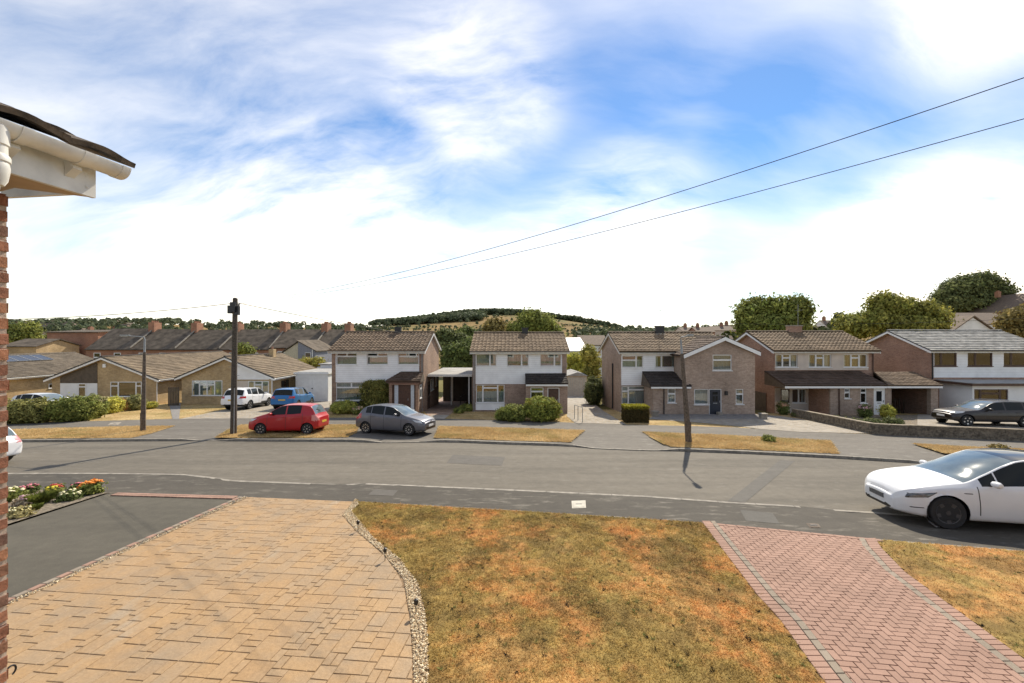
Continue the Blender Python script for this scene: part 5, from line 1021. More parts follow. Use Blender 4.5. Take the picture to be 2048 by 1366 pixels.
# ================================================================== cars
def paint(name, c, metal=0.0): return plain(name, c, .38, metal=metal, var=.03, scale=2, coat=.5, spec=.35)
M['headlamp'] = plain('headlamp_lens', (.55, .57, .58), .08, var=0, spec=.9); M['taillamp'] = plain('tail_lamp_red', (.42, .02, .018), .12, var=0, spec=.8)
M['headlamp_dark'] = plain('smoked_headlamp', (.10, .105, .11), .1, var=.6, scale=9, spec=.9); M['tyre'] = plain('tyre_rubber', (.022, .022, .022), .85, var=.1); M['alloy'] = plain('alloy_rim', (.50, .50, .50), .3, metal=.8, var=.1); M['blackrim'] = plain('black_rim', (.055, .055, .058), .4, var=.1)
M['carglass'].node_tree.nodes['Principled BSDF'].inputs['Base Color'].default_value = (.014, .017, .017, 1); M['carglass'].node_tree.nodes['Principled BSDF'].inputs['Specular IOR Level'].default_value = .22
M['screen'] = plain('windscreen_glass', (.13, .165, .175), .05, var=.2, scale=2, spec=1.0); M['plate_y'] = plain('yellow_plate', (.62, .42, .05), .5, var=.05); M['plate_w'] = plain('white_plate', (.7, .7, .68), .5, var=.05); M['roofglass'] = plain('black_roof_glass', (.03, .033, .035), .05, var=0, spec=.8)  # screen base paled towards turquoise, painting in the reflected sky
def curve(pts, s):
    xs = np.array([p[0] for p in pts], float); ys = np.array([p[1] for p in pts], float); m = np.gradient(ys, xs)
    d = np.diff(ys)/np.diff(xs)                                   # monotone cubic
    for i in range(1, len(xs)-1): m[i] = 0 if d[i-1]*d[i] <= 0 else 2*d[i-1]*d[i]/(d[i-1]+d[i])
    m[0] = d[0]; m[-1] = d[-1]; s = np.clip(s, xs[0], xs[-1]); k = np.clip(np.searchsorted(xs, s)-1, 0, len(xs)-2); h = xs[k+1]-xs[k]; t = (s-xs[k])/h
    return (2*t**3-3*t**2+1)*ys[k]+(t**3-2*t**2+t)*h*m[k]+(-2*t**3+3*t**2)*ys[k+1]+(t**3-t**2)*h*m[k+1]
WHEELS = {}
def wheel_meshes(r, style):
    key = (r, style)
    if key in WHEELS: return WHEELS[key]
    n = 28; w = .2; ri = r*.66
    t = MB(); t.lathe([(ri,-w/2+.01),(r*.93,-w/2),(r*.985,-w/2+.03),(r,-w/4),(r,w/4),(r*.985,w/2-.03),(r*.93,w/2),(ri,w/2-.01)], n, axis='y')
    rim = MB(); rim.lathe([(ri,-w/2+.02),(ri*1.0,-w/2+.005),(ri*.93,-w/2+.012),(ri*.88,-w/2+.05),(ri*.25,-w/2+.07),(.0001,-w/2+.07)], n, axis='y')
    ns = {'five': 5, 'ten': 10, 'steel': 7, 'black': 5}[style]; sp = MB()
    for k in range(ns):
        a = 2*math.pi*k/ns; c, s = math.cos(a), math.sin(a); wd = ri*(.30 if ns == 5 else .17)
        p = lambda rad, off, y: (rad*c-off*s, y, rad*s+off*c)
        sp.add([p(.02,-wd*.4,-w/2+.02), p(.02,wd*.4,-w/2+.02), p(ri*.97,wd*.62,-w/2+.004), p(ri*.97,-wd*.62,-w/2+.004), p(.02,-wd*.4,-w/2+.075), p(.02,wd*.4,-w/2+.075), p(ri*.97,wd*.62,-w/2+.06), p(ri*.97,-wd*.62,-w/2+.06)], [(0,1,2,3),(0,4,5,1),(1,5,6,2),(2,6,7,3),(3,7,4,0)])
    sp.lathe([(ri*.22,-w/2+.02),(ri*.2,-w/2+.0),(.0001,-w/2+.0)], 12, axis='y')
    mats = {'black': (M['blackrim'], M['blackrim'])}.get(style, (M['blackrim'], M['alloy']))
    out = []
    for mb, nm, mt in ((t, 'wheel', M['tyre']), (rim, 'rim', mats[0]), (sp, 'spokes', mats[1])):
        o = mb.build(nm, mt, smooth=True); out.append(o.data); bpy.data.objects.remove(o)
    WHEELS[key] = out; return out
def car(name, label, S, loc, heading, pm, cat='car', group=None):
    Lc, Wc = S['L'], S['W']; hw = Wc/2; r = S['r']; zb0 = S['zb']; fo = S['fo']; wb = S['wb']
    root = thing(name, loc, label, cat, group); fwd = Vector((math.cos(heading), math.sin(heading), 0)); up = Vector((0, SL, 1)).normalized(); fwd = (fwd-up*fwd.dot(up)).normalized(); lat = up.cross(fwd)
    root.rotation_euler = Matrix((fwd, lat, up)).transposed().to_euler()
    n = S.get('n', 120); st = list(np.linspace(0, Lc, n))+list(np.linspace(0, .35, 18))+list(np.linspace(Lc-.55, Lc, 30))
    for q in S['seams']: st += [q-.010, q+.010]
    for a, b in S['sw']: st += [a, b]
    for k in ('ws', 'rw'): st += list(S[k])
    st = np.unique(np.round(st, 4)); top = curve(S['top'], st); belt = np.minimum(curve(S['belt'], st), top-.015); w = hw*curve(S['plan'], st); zb = curve(S['bot'], st) if 'bot' in S else np.full(len(st), zb0)
    cab = S['H']-max(p[1] for p in S['belt'])
    t = np.clip((top-belt)/cab, 0, 1); th = S.get('tumble', .25); ye = w*(.93-(th-.07)*t**.8); ze = belt+(top-belt)*(.45+.47*t)
    rows = []; cls = []
    def row(y, z, c): rows.append(np.stack([y, z], -1)); cls.append(c)
    row(w*0, zb, 'u'); row(w*.5, zb, 'u'); row(w*.86, zb, 'u'); row(w*.94, zb+.03, 's')
    for q, k in ((.10,.968),(.2,.983),(.32,.993),(.45,1.0),(.58,1.0),(.70,.993),(.80,.985),(.885,.978),(.94,.966),(1.0,.945)): row(w*k, zb+(belt-zb)*q, 's')
    for q in (.06, .14, .26, .4, .55, .7, .82, .91, .965): row(w*.94+(ye-w*.94)*(q**1.12), belt+(ze-belt)*q, 'w')
    row(ye, ze, 'e')
    for q in (.05, .12, .24, .4, .56, .72, .86, 1.0): row(ye*(1-q), ze+(top-ze)*(1-(1-q)**2.2), 'r')
    H = np.stack(rows, 1); nh = H.shape[1]; full = np.concatenate([H, H[:, -2:0:-1]*np.array([-1, 1])], 1); nf = full.shape[1]; half = list(range(nh-1))+list(range(nh-2, -1, -1))
    # bulging ends
    def cap(ring, s0, sgn, ks, bulge):
        zc = (ring[:, 1].min()+ring[:, 1].max())/2; out = []
        for k, d in ks: q = ring.copy(); q[:, 0] *= k; q[:, 1] = zc+(q[:, 1]-zc)*k; out.append((s0+sgn*d*bulge, q))
        return out
    ks = ((.985,.15),(.95,.42),(.88,.66),(.75,.82),(.55,.93),(.3,.985),(.02,1.0)); fr = cap(full[0], 0, -1, ks, S.get('fb', .10))[::-1]; re = cap(full[-1], Lc, 1, ks, S.get('rb', .06))
    allst = np.array([a for a, _ in fr]+list(st)+[a for a, _ in re]); rings = np.concatenate([np.array([q for _, q in fr]), full, np.array([q for _, q in re])])
    V = np.concatenate([np.broadcast_to((Lc/2-allst)[:, None, None], (*rings.shape[:2], 1)), rings], -1); sgrid = np.broadcast_to(allst[:, None], rings.shape[:2]); ns = len(allst)
    inside = np.zeros((ns, nf), bool); Ra = r*S.get('arch', 1.14)
    for sw in (fo, fo+wb):
        ds = sgrid-sw; dz = rings[..., 1]-r; dist = np.hypot(ds, dz); wloc = np.interp(allst, st, w)[:, None]; k = (dist < Ra) & (np.abs(rings[..., 0]) > .6*wloc); inside |= k
        sc = np.where(k, Ra/np.maximum(dist, .02), 1); V[..., 0] = np.where(k, Lc/2-(sw+ds*sc), V[..., 0]); V[..., 2] = np.where(k, r+dz*sc, V[..., 2])
    groups = {}
    mids = (allst[:-1]+allst[1:])/2
    beltm = np.interp(mids, st, belt); topm = np.interp(mids, st, top)
    for i in range(ns-1):
        s = mids[i]; cabin = topm[i]-beltm[i]
        for j in range(nf):
            j2 = (j+1) % nf
            if inside[i,j] and inside[i,j2] and inside[i+1,j] and inside[i+1,j2]: continue
            hr = half[j]; c0 = cls[hr+1] if hr+1 < nh else 'r'; c1 = cls[hr]; side = 'L' if j < nh-1 else 'R'
            y = abs(rings[i,j,0]+rings[i+1,j2,0])/2; z = (rings[i,j,1]+rings[i+1,j2,1])/2; key = 'body'
            end = s < 0 or s > Lc
            if not end:
                if c1 == 'w' and c0 in 'w' and cabin > .13 and hr+1 < nh:
                    for q, (a, b) in enumerate(S['sw']):
                        if a < s < b: key = 'side_window_%d%s' % (q, side)
                if c0 == 'r' and c1 in 'r' and S['ws'][0] < s < S['ws'][1]: key = 'windscreen'
                if c0 == 'r' and c1 in 'r' and S['rw'][0] < s < S['rw'][1]: key = 'rear_window'
                if S.get('glassroof') and c0 == 'r' and c1 in 'r' and S['ws'][1] <= s < S['rw'][0]: key = 'roof_glass'
                if key == 'body' and c1 in 's' and any(abs(s-q) < .0101 for q in S['seams']) and z > zb0+.12: key = 'seam'
            for nm in ('tl',):
                for a, b, z0, z1, y0, y1 in S.get(nm, ()):
                    sl = S.get(nm+'_slope', 0)
                    if a <= s <= b and z0+sl*(s-a) <= z <= z1+sl*(s-a) and y0 <= y <= y1 and key in ('body', 'seam'): key = ('headlamp' if nm == 'hl' else 'tail_lamp')+side
            if key == 'body':
                for a, b, z0, z1, y0, y1 in S.get('trim', ()):
                    if a <= s <= b and z0 <= z <= z1 and y0 <= y <= y1: key = 'trim'
            groups.setdefault(key, []).append((i*nf+j, i*nf+j2, (i+1)*nf+j2, (i+1)*nf+j))
    VV = V.reshape(-1, 3)
    f0 = groups['body'][len(groups['body'])//2]
    # orientation: test on a roof face
    ti = np.argmax(top)+len(fr); tj = nh-2; a, b, c, d = ti*nf+tj, ti*nf+tj+1, (ti+1)*nf+tj+1, (ti+1)*nf+tj; flip = np.cross(VV[b]-VV[a], VV[d]-VV[a])[2] < 0
    mat_of = lambda k: pm if k == 'body' else M['carglass'] if (k == 'rear_window' and S.get('rwdark')) else M['screen'] if k in ('windscreen', 'rear_window') else M['carglass'] if k.startswith('side_window') else (M['headlamp_dark'] if S.get('hlmat') else M['headlamp']) if k.startswith('headlamp') else S.get('tlmat', M['taillamp']) if k.startswith('tail') else M['roofglass'] if k == 'roof_glass' else M['black']
    body = None
    for k in sorted(groups, key=lambda q: q != 'body'):
        F = np.array(groups[k]); F = F[:, ::-1] if flip else F; used, inv = np.unique(F, return_inverse=True); nm = k.rstrip('LR').rstrip('_0123') if k not in ('body',) else k
        me = np_mesh(nm, VV[used], inv.reshape(-1, 4), mat_of(k), smooth=True); me.set_sharp_from_angle(angle=R(50)); o = link(nm, me, None, root)
        if k == 'body': body = o
    # lamps, slots and badges lie on the skin as thin patches
    rowmask = [i for i, c in enumerate(cls) if c in 'swe']; Hs = H[:, rowmask]
    def skin(s, z):
        k = int(np.clip(np.searchsorted(st, s)-1, 0, len(st)-2)); f = (s-st[k])/max(1e-6, st[k+1]-st[k]); ring = Hs[k]*(1-f)+Hs[k+1]*f; return float(np.interp(z, ring[:, 1], ring[:, 0]))
    def patch(name, quad, mat, parent, lift=.004, nu=14, nv=5):
        for sg in (1, -1):
            m = MB(); vv = []
            for i in range(nu+1):
                for j in range(nv+1):
                    u, v = i/nu, j/nv; s_ = (quad[0][0]*(1-u)+quad[1][0]*u)*(1-v)+(quad[3][0]*(1-u)+quad[2][0]*u)*v; z_ = (quad[0][1]*(1-u)+quad[1][1]*u)*(1-v)+(quad[3][1]*(1-u)+quad[2][1]*u)*v
                    edge = 0 if (i in (0, nu) or j in (0, nv)) else 1; y_ = skin(s_, z_)+lift*(edge*1.6-.6); vv.append((Lc/2-s_+ (.004 if s_ < .3 else 0)*edge, sg*y_, z_))
            ff = [(i*(nv+1)+j, (i+1)*(nv+1)+j, (i+1)*(nv+1)+j+1, i*(nv+1)+j+1) for i in range(nu) for j in range(nv)]
            m.add(vv, ff if sg < 0 else [f[::-1] for f in ff]); m.build(name, mat, parent, smooth=True, local=True, fix=False)
    for q in S.get('hlq', ()): patch('headlamp', q, M['headlamp_dark'] if S.get('hlmat') else M['headlamp'], root, .006)
    for q in S.get('drl', ()): patch('light_strip', q, M['plate_w'], root, .011, 12, 2)
    for q in S.get('slots', ()): patch('trim', q, M['black'], root, .005, 8, 2)
    # wheels, liners
    tm, rm, sm_ = wheel_meshes(r, S['wheel'])
    for sw in (fo, fo+wb):
        for sg in (1, -1):
            wl = float(np.interp(sw, st, w)); o = bpy.data.objects.new('wheel', tm); COL.objects.link(o); o.parent = root; o.location = (Lc/2-sw, sg*(wl-.115), r)
            o.rotation_euler = (0, 0.3, math.pi if sg > 0 else 0)
            for q, nm in ((rm, 'rim'), (sm_, 'spokes')): p = bpy.data.objects.new(nm, q); COL.objects.link(p); p.parent = o
            m = MB(); N_ = 20; ring = []
            for yy in (wl*.985, wl*.5):
                for k in range(N_): a = 2*math.pi*k/N_; ring.append((Lc/2-sw+Ra*math.cos(a), sg*yy, max(zb0+.02, r+Ra*math.sin(a))))
            m.add(ring, [(k, (k+1) % N_, N_+(k+1) % N_, N_+k) for k in range(N_)]+[tuple(range(N_, 2*N_))]); m.build('wheel_arch', M['black'], root, local=True, fix=False)
    # mirrors, handles, plates
    zs = lambda s: float(np.interp(s, st, belt)); ws_ = lambda s: float(np.interp(s, st, w))
    sm0 = S['sw'][0][0]+.16
    for sg in (1, -1):
        y = ws_(sm0); m = MB(); cx, cy, cz = Lc/2-sm0, sg*(y+.09), zs(sm0)+.09; m.lathe([(.02,-.1),(.075,-.085),(.09,-.02),(.088,.05),(.06,.1),(.01,.11)], 10, (cx, cy, cz), axis='y')
        for q in range(len(m.v)): v = m.v[q]; m.v[q] = (cx+(v[0]-cx)*.75, v[1], cz+(v[2]-cz)*.8)
        mo = m.build('door_mirror', pm if S.get('mirror', 1) else M['black'], root, smooth=True, local=True); m = MB(); m.beam((cx, sg*(y-.06), zs(sm0)+.03), (cx, sg*(y+.06), cz-.03), .05, .03); m.build('mirror_arm', M['black'], mo, local=True)
        for hs in S['handles']:
            y = ws_(hs)*.985; m = MB(); m.box(Lc/2-hs-.1, Lc/2-hs+.1, sg*y-.012 if sg > 0 else -y-.022, sg*y+.022 if sg > 0 else -y+.012, zs(hs)-.13, zs(hs)-.10); m.build('door_handle', M['black'] if S.get('blackh') else pm, root, local=True)
    fb, rb = S.get('fb', .10), S.get('rb', .06)
    z = S['pz'][0]; m = MB(); m.box(Lc/2+fb*.86, Lc/2+fb+.012, -.26, .26, z-.055, z+.055); m.build('front_plate', S.get('fp', M['plate_w']), root, local=True)
    z = S['pz'][1]; m = MB(); m.box(-Lc/2-rb-.012, -Lc/2-rb*.8, -.26, .26, z-.055, z+.055); m.build('rear_plate', S.get('rp', M['plate_y']), root, local=True)
    if S.get('badge'): m = MB(); m.lathe([(.001,0),(.05,0),(.05,.012),(.001,.014)], 14, (0,0,0), axis='y'); m.v = [(Lc/2+fb*.9+v[1]*1.0, v[0]*1.5, S['badge']+v[2]*.8) for v in m.v]; m.build('badge', M['alloy'], root, local=True)
    if S.get('rails'):
        for sg in (1, -1): a, b = S['rails']; pts = [(Lc/2-s, sg*float(np.interp(s, st, ye))*.97, float(np.interp(s, st, top))-.0) for s in np.linspace(a, b, 8)]; MB().tube(pts, .018, 6).build('roof_rail', S.get('railmat', M['alloy']), root, local=True, smooth=True)
    if S.get('wiper'):
        s0, s1 = S['rw'][0], S['rw'][1]; sq = s1-.05; m = MB(); m.beam((Lc/2-sq-.02, 0, float(np.interp(sq, st, top))+.012), (Lc/2-sq+.05, .32, float(np.interp(sq-.06, st, top))+.0), .02, .014); m.build('rear_wiper', M['black'], root, local=True)
    return root
def on_plane(x, y, off=.0): return (x, y, zp(x, y)+off)
PLAN = [(0,.80),(.12,.885),(.35,.955),(.8,.99),(1.4,1.0),(3.0,1.0),(3.5,.98),(3.85,.945),(4.05,.90)]
def plan(L): return [(s/4.05*L, k) for s, k in PLAN]
TESLA = dict(L=4.66, W=1.92, H=1.63, r=.36, zb=.20, fo=.82, wb=2.89, wheel='black', n=190, fb=.05, rb=.05, arch=1.11, tumble=.30, hlmat=True,
    top=[(0,.62),(.025,.70),(.08,.765),(.2,.835),(.4,.90),(.7,.965),(1.0,1.025),(1.2,1.06),(1.65,1.28),(2.1,1.48),(2.5,1.59),(2.95,1.63),(3.45,1.60),(4.0,1.44),(4.4,1.22),(4.56,1.15),(4.66,1.05)],
    belt=[(0,.54),(.12,.68),(.32,.79),(.7,.885),(1.0,.925),(1.3,.955),(2.0,.985),(3.0,1.02),(3.8,1.075),(4.3,1.08),(4.66,.95)], plan=[(0,.58),(.04,.68),(.11,.785),(.22,.87),(.42,.945),(.75,.985),(1.3,1.0),(3.5,1.0),(4.1,.975),(4.45,.94),(4.66,.88)], bot=[(0,.25),(.5,.21),(1.5,.20),(4,.21),(4.66,.33)],
    sw=[(1.5,1.80),(1.83,2.75),(2.83,3.6),(3.64,4.1)], ws=(1.22,2.3), rw=(3.8,4.5), seams=[1.40,2.79,3.73], hlq=[((.09,.60),(.46,.665),(.70,.825),(.15,.725))], drl=[((.14,.62),(.45,.675),(.46,.695),(.15,.64))], slots=[((.15,.40),(.40,.425),(.40,.455),(.15,.435)),((1.14,.80),(1.30,.80),(1.30,.832),(1.10,.832))], tl=[(4.4,4.8,.92,1.03,.45,1)],
    trim=[(-.2,.02,.28,.345,0,.46)], handles=[2.6,3.5], blackh=True, pz=(.50,.80), fp=plain('blurred_dark_plate', (.10,.105,.11), .5, var=.2, scale=9), glassroof=True)
HATCH = dict(L=3.94, W=1.71, H=1.49, r=.30, zb=.19, fo=.78, wb=2.53, wheel='ten', fb=.06, rb=.05,
    top=[(0,.66),(.06,.74),(.3,.83),(.7,.93),(1.0,1.0),(1.4,1.22),(1.8,1.40),(2.15,1.47),(2.6,1.49),(3.1,1.46),(3.48,1.39),(3.62,1.28),(3.78,1.05),(3.86,.95),(3.94,.86)],
    belt=[(0,.58),(.2,.70),(.6,.83),(1.0,.92),(1.6,.95),(2.4,.98),(3.2,1.05),(3.6,1.04),(3.94,.8)], plan=plan(3.94), bot=[(0,.24),(.5,.19),(3.3,.2),(3.94,.30)],
    sw=[(1.32,2.2),(2.27,2.98),(3.02,3.34)], ws=(1.03,1.92), rw=(3.5,3.79), seams=[1.22,2.235,3.0], hlq=[((.06,.60),(.40,.66),(.64,.81),(.16,.74))], tl=[(3.58,4.0,.76,1.02,.55,1)], tl_slope=.0,
    trim=[(-.2,.05,.28,.40,0,.45),(-.2,.1,.55,.60,0,.4),(0,4,.1,.24,.5,1)], handles=[2.05,2.85], pz=(.46,.74), badge=.66, wiper=True)
MINI = dict(L=3.57, W=1.60, H=1.54, r=.285, zb=.18, fo=.68, wb=2.38, wheel='steel', fb=.06, rb=.05,
    top=[(0,.68),(.06,.77),(.25,.87),(.6,.98),(.85,1.06),(1.2,1.27),(1.55,1.44),(1.9,1.52),(2.3,1.54),(2.8,1.52),(3.14,1.47),(3.25,1.38),(3.42,1.08),(3.5,.96),(3.57,.88)],
    belt=[(0,.60),(.2,.74),(.5,.86),(.9,.95),(1.5,.98),(2.2,1.0),(2.9,1.05),(3.3,1.04),(3.57,.82)], plan=plan(3.57), bot=[(0,.24),(.5,.18),(3.0,.19),(3.57,.29)],
    sw=[(1.08,1.93),(2.0,2.72)], ws=(.87,1.68), rw=(3.17,3.44), seams=[1.02,1.965,2.82], hlq=[((.06,.64),(.30,.69),(.50,.84),(.15,.79))], tl=[(3.28,3.66,.70,1.0,.56,1)],
    trim=[(-.2,.05,.28,.42,0,.5),(.9,2.7,.43,.465,.6,1)], handles=[1.8,2.6], pz=(.45,.60), wiper=True)
SUV = dict(L=4.52, W=1.84, H=1.68, r=.345, zb=.24, fo=.90, wb=2.69, wheel='five', fb=.06, rb=.05, tumble=.23,
    top=[(0,.78),(.06,.88),(.3,.97),(.8,1.07),(1.15,1.14),(1.55,1.36),(1.95,1.57),(2.3,1.66),(2.8,1.68),(3.6,1.66),(4.05,1.60),(4.16,1.50),(4.34,1.20),(4.43,1.07),(4.52,.97)],
    belt=[(0,.66),(.2,.82),(.6,.96),(1.1,1.04),(2.0,1.07),(3.0,1.11),(3.8,1.18),(4.15,1.17),(4.52,.92)], plan=plan(4.52), bot=[(0,.32),(.5,.24),(3.8,.26),(4.52,.40)],
    sw=[(1.45,2.4),(2.48,3.3),(3.36,3.85)], ws=(1.18,2.12), rw=(4.07,4.36), seams=[1.38,2.44,3.33], hlq=[((.06,.74),(.40,.80),(.64,.93),(.16,.88))], rwdark=True, tl=[(4.15,4.6,.92,1.08,.52,1)],
    trim=[(-.2,5,.2,.46,0,1),(-.2,.05,.6,.72,0,.5)], handles=[2.25,3.15], pz=(.55,.80), rails=(1.95,3.9), wiper=True, arch=1.18)
BIG = dict(SUV, L=4.52, W=1.90, H=1.78, r=.32, fo=.62, wb=2.92, top=[(0,.86),(.06,.97),(.3,1.06),(.8,1.12),(1.25,1.19),(1.65,1.45),(2.0,1.66),(2.4,1.76),(2.9,1.78),(3.8,1.76),(4.3,1.70),(4.45,1.55),(4.6,1.25),(4.7,1.1),(4.78,1.0)],
    belt=[(0,.72),(.2,.9),(.6,1.02),(1.2,1.09),(2.0,1.11),(3.0,1.13),(4.0,1.18),(4.4,1.17),(4.78,.95)], plan=plan(4.78), sw=[(1.55,2.55),(2.63,3.5),(3.56,4.2)], ws=(1.28,2.2), rw=(4.32,4.62), seams=[1.5,2.59,3.53], tl=[(4.4,4.9,.95,1.1,.55,1)], rails=(2.1,4.2), bot=[(0,.32),(.5,.26),(4.0,.28),(4.78,.42)], trim=[(-.2,5,.2,.40,0,1)])
k_ = .82
BIG['top'] = [(a, b*k_) for a, b in BIG['top']]; BIG['belt'] = [(a, b*k_) for a, b in BIG['belt']]; BIG['H'] = 1.78*k_; BIG['hlq'] = [((.06,.70),(.40,.76),(.60,.86),(.16,.84))]
def axle_place(S, fx, fy, h):
    """car centre so that the wheel on the near side stands at (fx, fy) : front axle"""
    f = Vector((math.cos(h), math.sin(h))); latn = Vector((-f.y, f.x)); near = -1 if latn.y > 0 else 1
    p = Vector((fx, fy))-latn*near*(S['W']/2-.12); return p-f*(S['L']/2-S['fo'])
def park(name, label, S, fx, fy, hdeg, pm, off=0.0, group=None):
    c = axle_place(S, fx, fy, R(hdeg)); return car(name, label, S, on_plane(c.x, c.y, off), R(hdeg), pm, group=group)
q = G(1893, 1053); park('parked_car', 'white electric crossover with black wheels half on the footway', TESLA, q.x, q.y, 168, paint('white_paint', (.70, .71, .72)), -.04)
q = G(819, 870.5); park('parked_car', 'grey hatchback with silver alloy wheels parked across the dropped kerb', HATCH, q.x, q.y, -15, paint('grey_paint', (.13, .13, .145), .4), -.0)
q = G(522, 869); park('parked_car', 'red small hatchback parked on the dry verge by the telegraph pole', dict(MINI, tlmat=plain('pale_red_lamp', (.62,.22,.19), .15, var=0)), q.x, q.y, 181, paint('red_paint', (.42, .012, .016)), .01)
wp = paint('white_suv_paint', (.78, .79, .80)); bp = paint('blue_paint', (.016, .15, .40), .2)
car('parked_car', 'white crossover parked on the concrete bungalow drive', SUV, on_plane(X(460.5, 32.2), 34.45, .02), R(92), wp)
car('parked_car', 'blue crossover parked beside the white one on the bungalow drive', dict(SUV, L=4.38, H=1.62, railmat=M['black'], fo=.88, wb=2.65), on_plane(X(555.5, 32.3)+.12, 34.5, .02), R(94.5), bp)
q = G(1934, 853); park('parked_car', 'dark brown large off-roader parked behind the low stone wall', BIG, q.x, q.y, 172, paint('dark_brown_paint', (.016, .010, .008)), .02)
car('parked_car', 'silver white hatchback seen over the clipped hedges', HATCH, on_plane(X(79, 30)-.0, 30.4, .02), R(2), paint('silver_paint', (.62, .63, .64), .3))
car('parked_car', 'white hatchback at the road edge half hidden by the brick corner', dict(HATCH, tlmat=plain('pinkish_lamp', (.55,.22,.24), .15, var=0)), on_plane(-20.85, 15.2, -.09), R(180), paint('white_paint_2', (.78, .78, .79)))
# ================================================================== the near house's wing: brick corner, eaves, gutter
def wing():
    d = Vector((.127, 1, 0)).normalized(); e = Vector((d.y, -d.x, 0)); c0 = Vector((-2.47, 2.04, 0)); t = thing('brick_house', (c0.x-.4, c0.y-.6, -.12), 'near house corner of red brick with white gutter and tiled eaves', 'house'); L0 = t.location
    P = lambda u, v, z: c0+d*u+e*v+Vector((0, 0, z))             # u along the wall (0 = corner, minus towards the camera), v out of the wall
    m = MB(); core = [P(-1.95, -.006, 0), P(-.007, -.006, 0), P(-.007, -.3, 0), P(-1.95, -.3, 0)]; m.poly([(*p[:2], -.4) for p in core], (0, 0, 4.75)); wl = m.build('wall', plain('mortar', (.46, .36, .28), 1, var=.2, scale=20, bmp=.5), t)
    meshes = {}
    def brick_mesh(ln, k):
        bm = bmesh.new(); bmesh.ops.create_cube(bm, size=1); bmesh.ops.scale(bm, vec=(ln, .1025, .065), verts=bm.verts); bmesh.ops.bevel(bm, geom=bm.edges[:], offset=.008, segments=2, affect='EDGES'); rr = random.Random(k)
        for v in bm.verts: v.co += Vector([rr.uniform(-.0028, .0028) for _ in range(3)])
        me = bpy.data.meshes.new('brick'); bm.to_mesh(me); bm.free(); me.materials.append(M['wallbrick']); return me
    for k in range(5): meshes[('s', k)] = brick_mesh(.215, k); meshes[('h', k)] = brick_mesh(.1025, k+9)
    ang = math.atan2(d.y, d.x)
    for c in range(62):
        z = -.25+c*.075+.0325; u = 0.0; first = True
        while u > -1.2:
            kind = 'h' if (first and c % 2) else 's'; ln = .1025 if kind == 'h' else .215; first = False
            o = bpy.data.objects.new('brick', meshes[(kind, random.randrange(5))]); COL.objects.link(o); o.parent = wl; j = random.uniform(-.002, .002)
            o.location = P(u-ln/2+random.uniform(-.002, .002), -.051+j, z)-L0; o.rotation_euler = (random.uniform(-.012, .012), random.uniform(-.012, .012), ang+random.uniform(-.012, .012)); u -= ln+.01
    # eaves box
    zf, zt_ = 4.42, 4.57; f0 = .27
    m = MB(); m.poly([P(.17, f0, zf), P(-1.9, f0, zf), P(-1.9, f0, zt_), P(.17, f0, zt_)], -e*.022); fa = m.build('fascia', M['white_old'], t)
    m = MB(); m.poly([P(.17, f0-.022, zf+.004), P(-1.9, f0-.022, zf+.004), P(-1.9, -.29, zf+.004), P(.08, -.29, zf+.004), P(.0, .03, zf+.004)], (0, 0, .012)); m.build('soffit', plain('tan_soffit', (.42, .31, .20), .6, var=.1), t)
    m = MB(); m.poly([P(.168, f0-.023, zf+.02), P(.168, -.29, zf+.02), P(.168, -.29, zt_+.2), P(.168, f0-.023, zt_)], d*-.02); m.build('box_end', M['white_old'], t)
    for u in (.13, -.17, -.5, -.8):
        for zz in (zf+.045, zf+.10): b = MB(); b.lathe([(.0001,0),(.006,0),(.008,.002),(.0001,.004)], 8, (0,0,0)); b.v = [tuple(P(u, f0, zz)+e*v[2]+d*v[0]+Vector((0,0,v[1]))) for v in b.v]; b.build('pin_cap', M['white_old'], fa)
    # half-round gutter with unions, outlet and swan-neck
    def half(u0, u1, r, name, cap=False):
        ring = []; cen = f0+.065; zc = 4.60
        for u in (u0, u1):
            for a in range(0, 181, 15): ring.append(P(u, cen+math.cos(R(a))*r, zc-math.sin(R(a))*r))
            for a in range(180, -1, -15): ring.append(P(u, cen+math.cos(R(a))*(r-.004), zc-math.sin(R(a))*(r-.004)))
        n = 26; m = MB(); m.add(ring, [(i, (i+1) % n, n+(i+1) % n, n+i) for i in range(n)]+[tuple(range(n)), tuple(range(2*n-1, n-1, -1))])
        if cap: k = len(m.v); m.add([P(u1-.003, cen+math.cos(R(a))*r, zc-math.sin(R(a))*r) for a in range(0, 181, 15)], [tuple(range(13))])
        return m.build(name, M['white_old'], t, smooth=True, fix=False)
    half(-1.9, .235, .056, 'gutter'); half(.205, .245, .060, 'gutter_stop_end', True); half(.03, .075, .061, 'gutter_bracket'); half(-.205, -.165, .062, 'gutter_union')
    for u in (.052, -.185): m = MB(); m.poly([P(u-.02, f0+.001, 4.60), P(u-.02, f0+.03, 4.60), P(u-.02, f0+.05, 4.52), P(u-.02, f0+.001, 4.485)], d*.04); m.build('bracket_arm', M['white_old'], t)
    uo = -.27; cen = f0+.065; out = P(uo, cen, 0)
    m = MB(); m.lathe([(.052,4.585),(.052,4.50),(.047,4.495),(.047,4.46),(.052,4.455),(.055,4.45),(.055,4.43),(.050,4.425),(.053,4.41),(.053,4.395),(.046,4.35),(.036,4.33)], 20, (out.x, out.y, 0)); m.build('gutter_outlet', M['white_old'], t, smooth=True)
    MB().tube([P(uo, cen, 4.36), P(uo, cen-.02, 4.32), P(uo-.02, .12, 4.17), P(uo-.03, .05, 4.11), P(uo-.03, .045, 4.0), P(uo-.03, .045, -.1)], .034, 12).build('downpipe', M['white_old'], t, smooth=True)
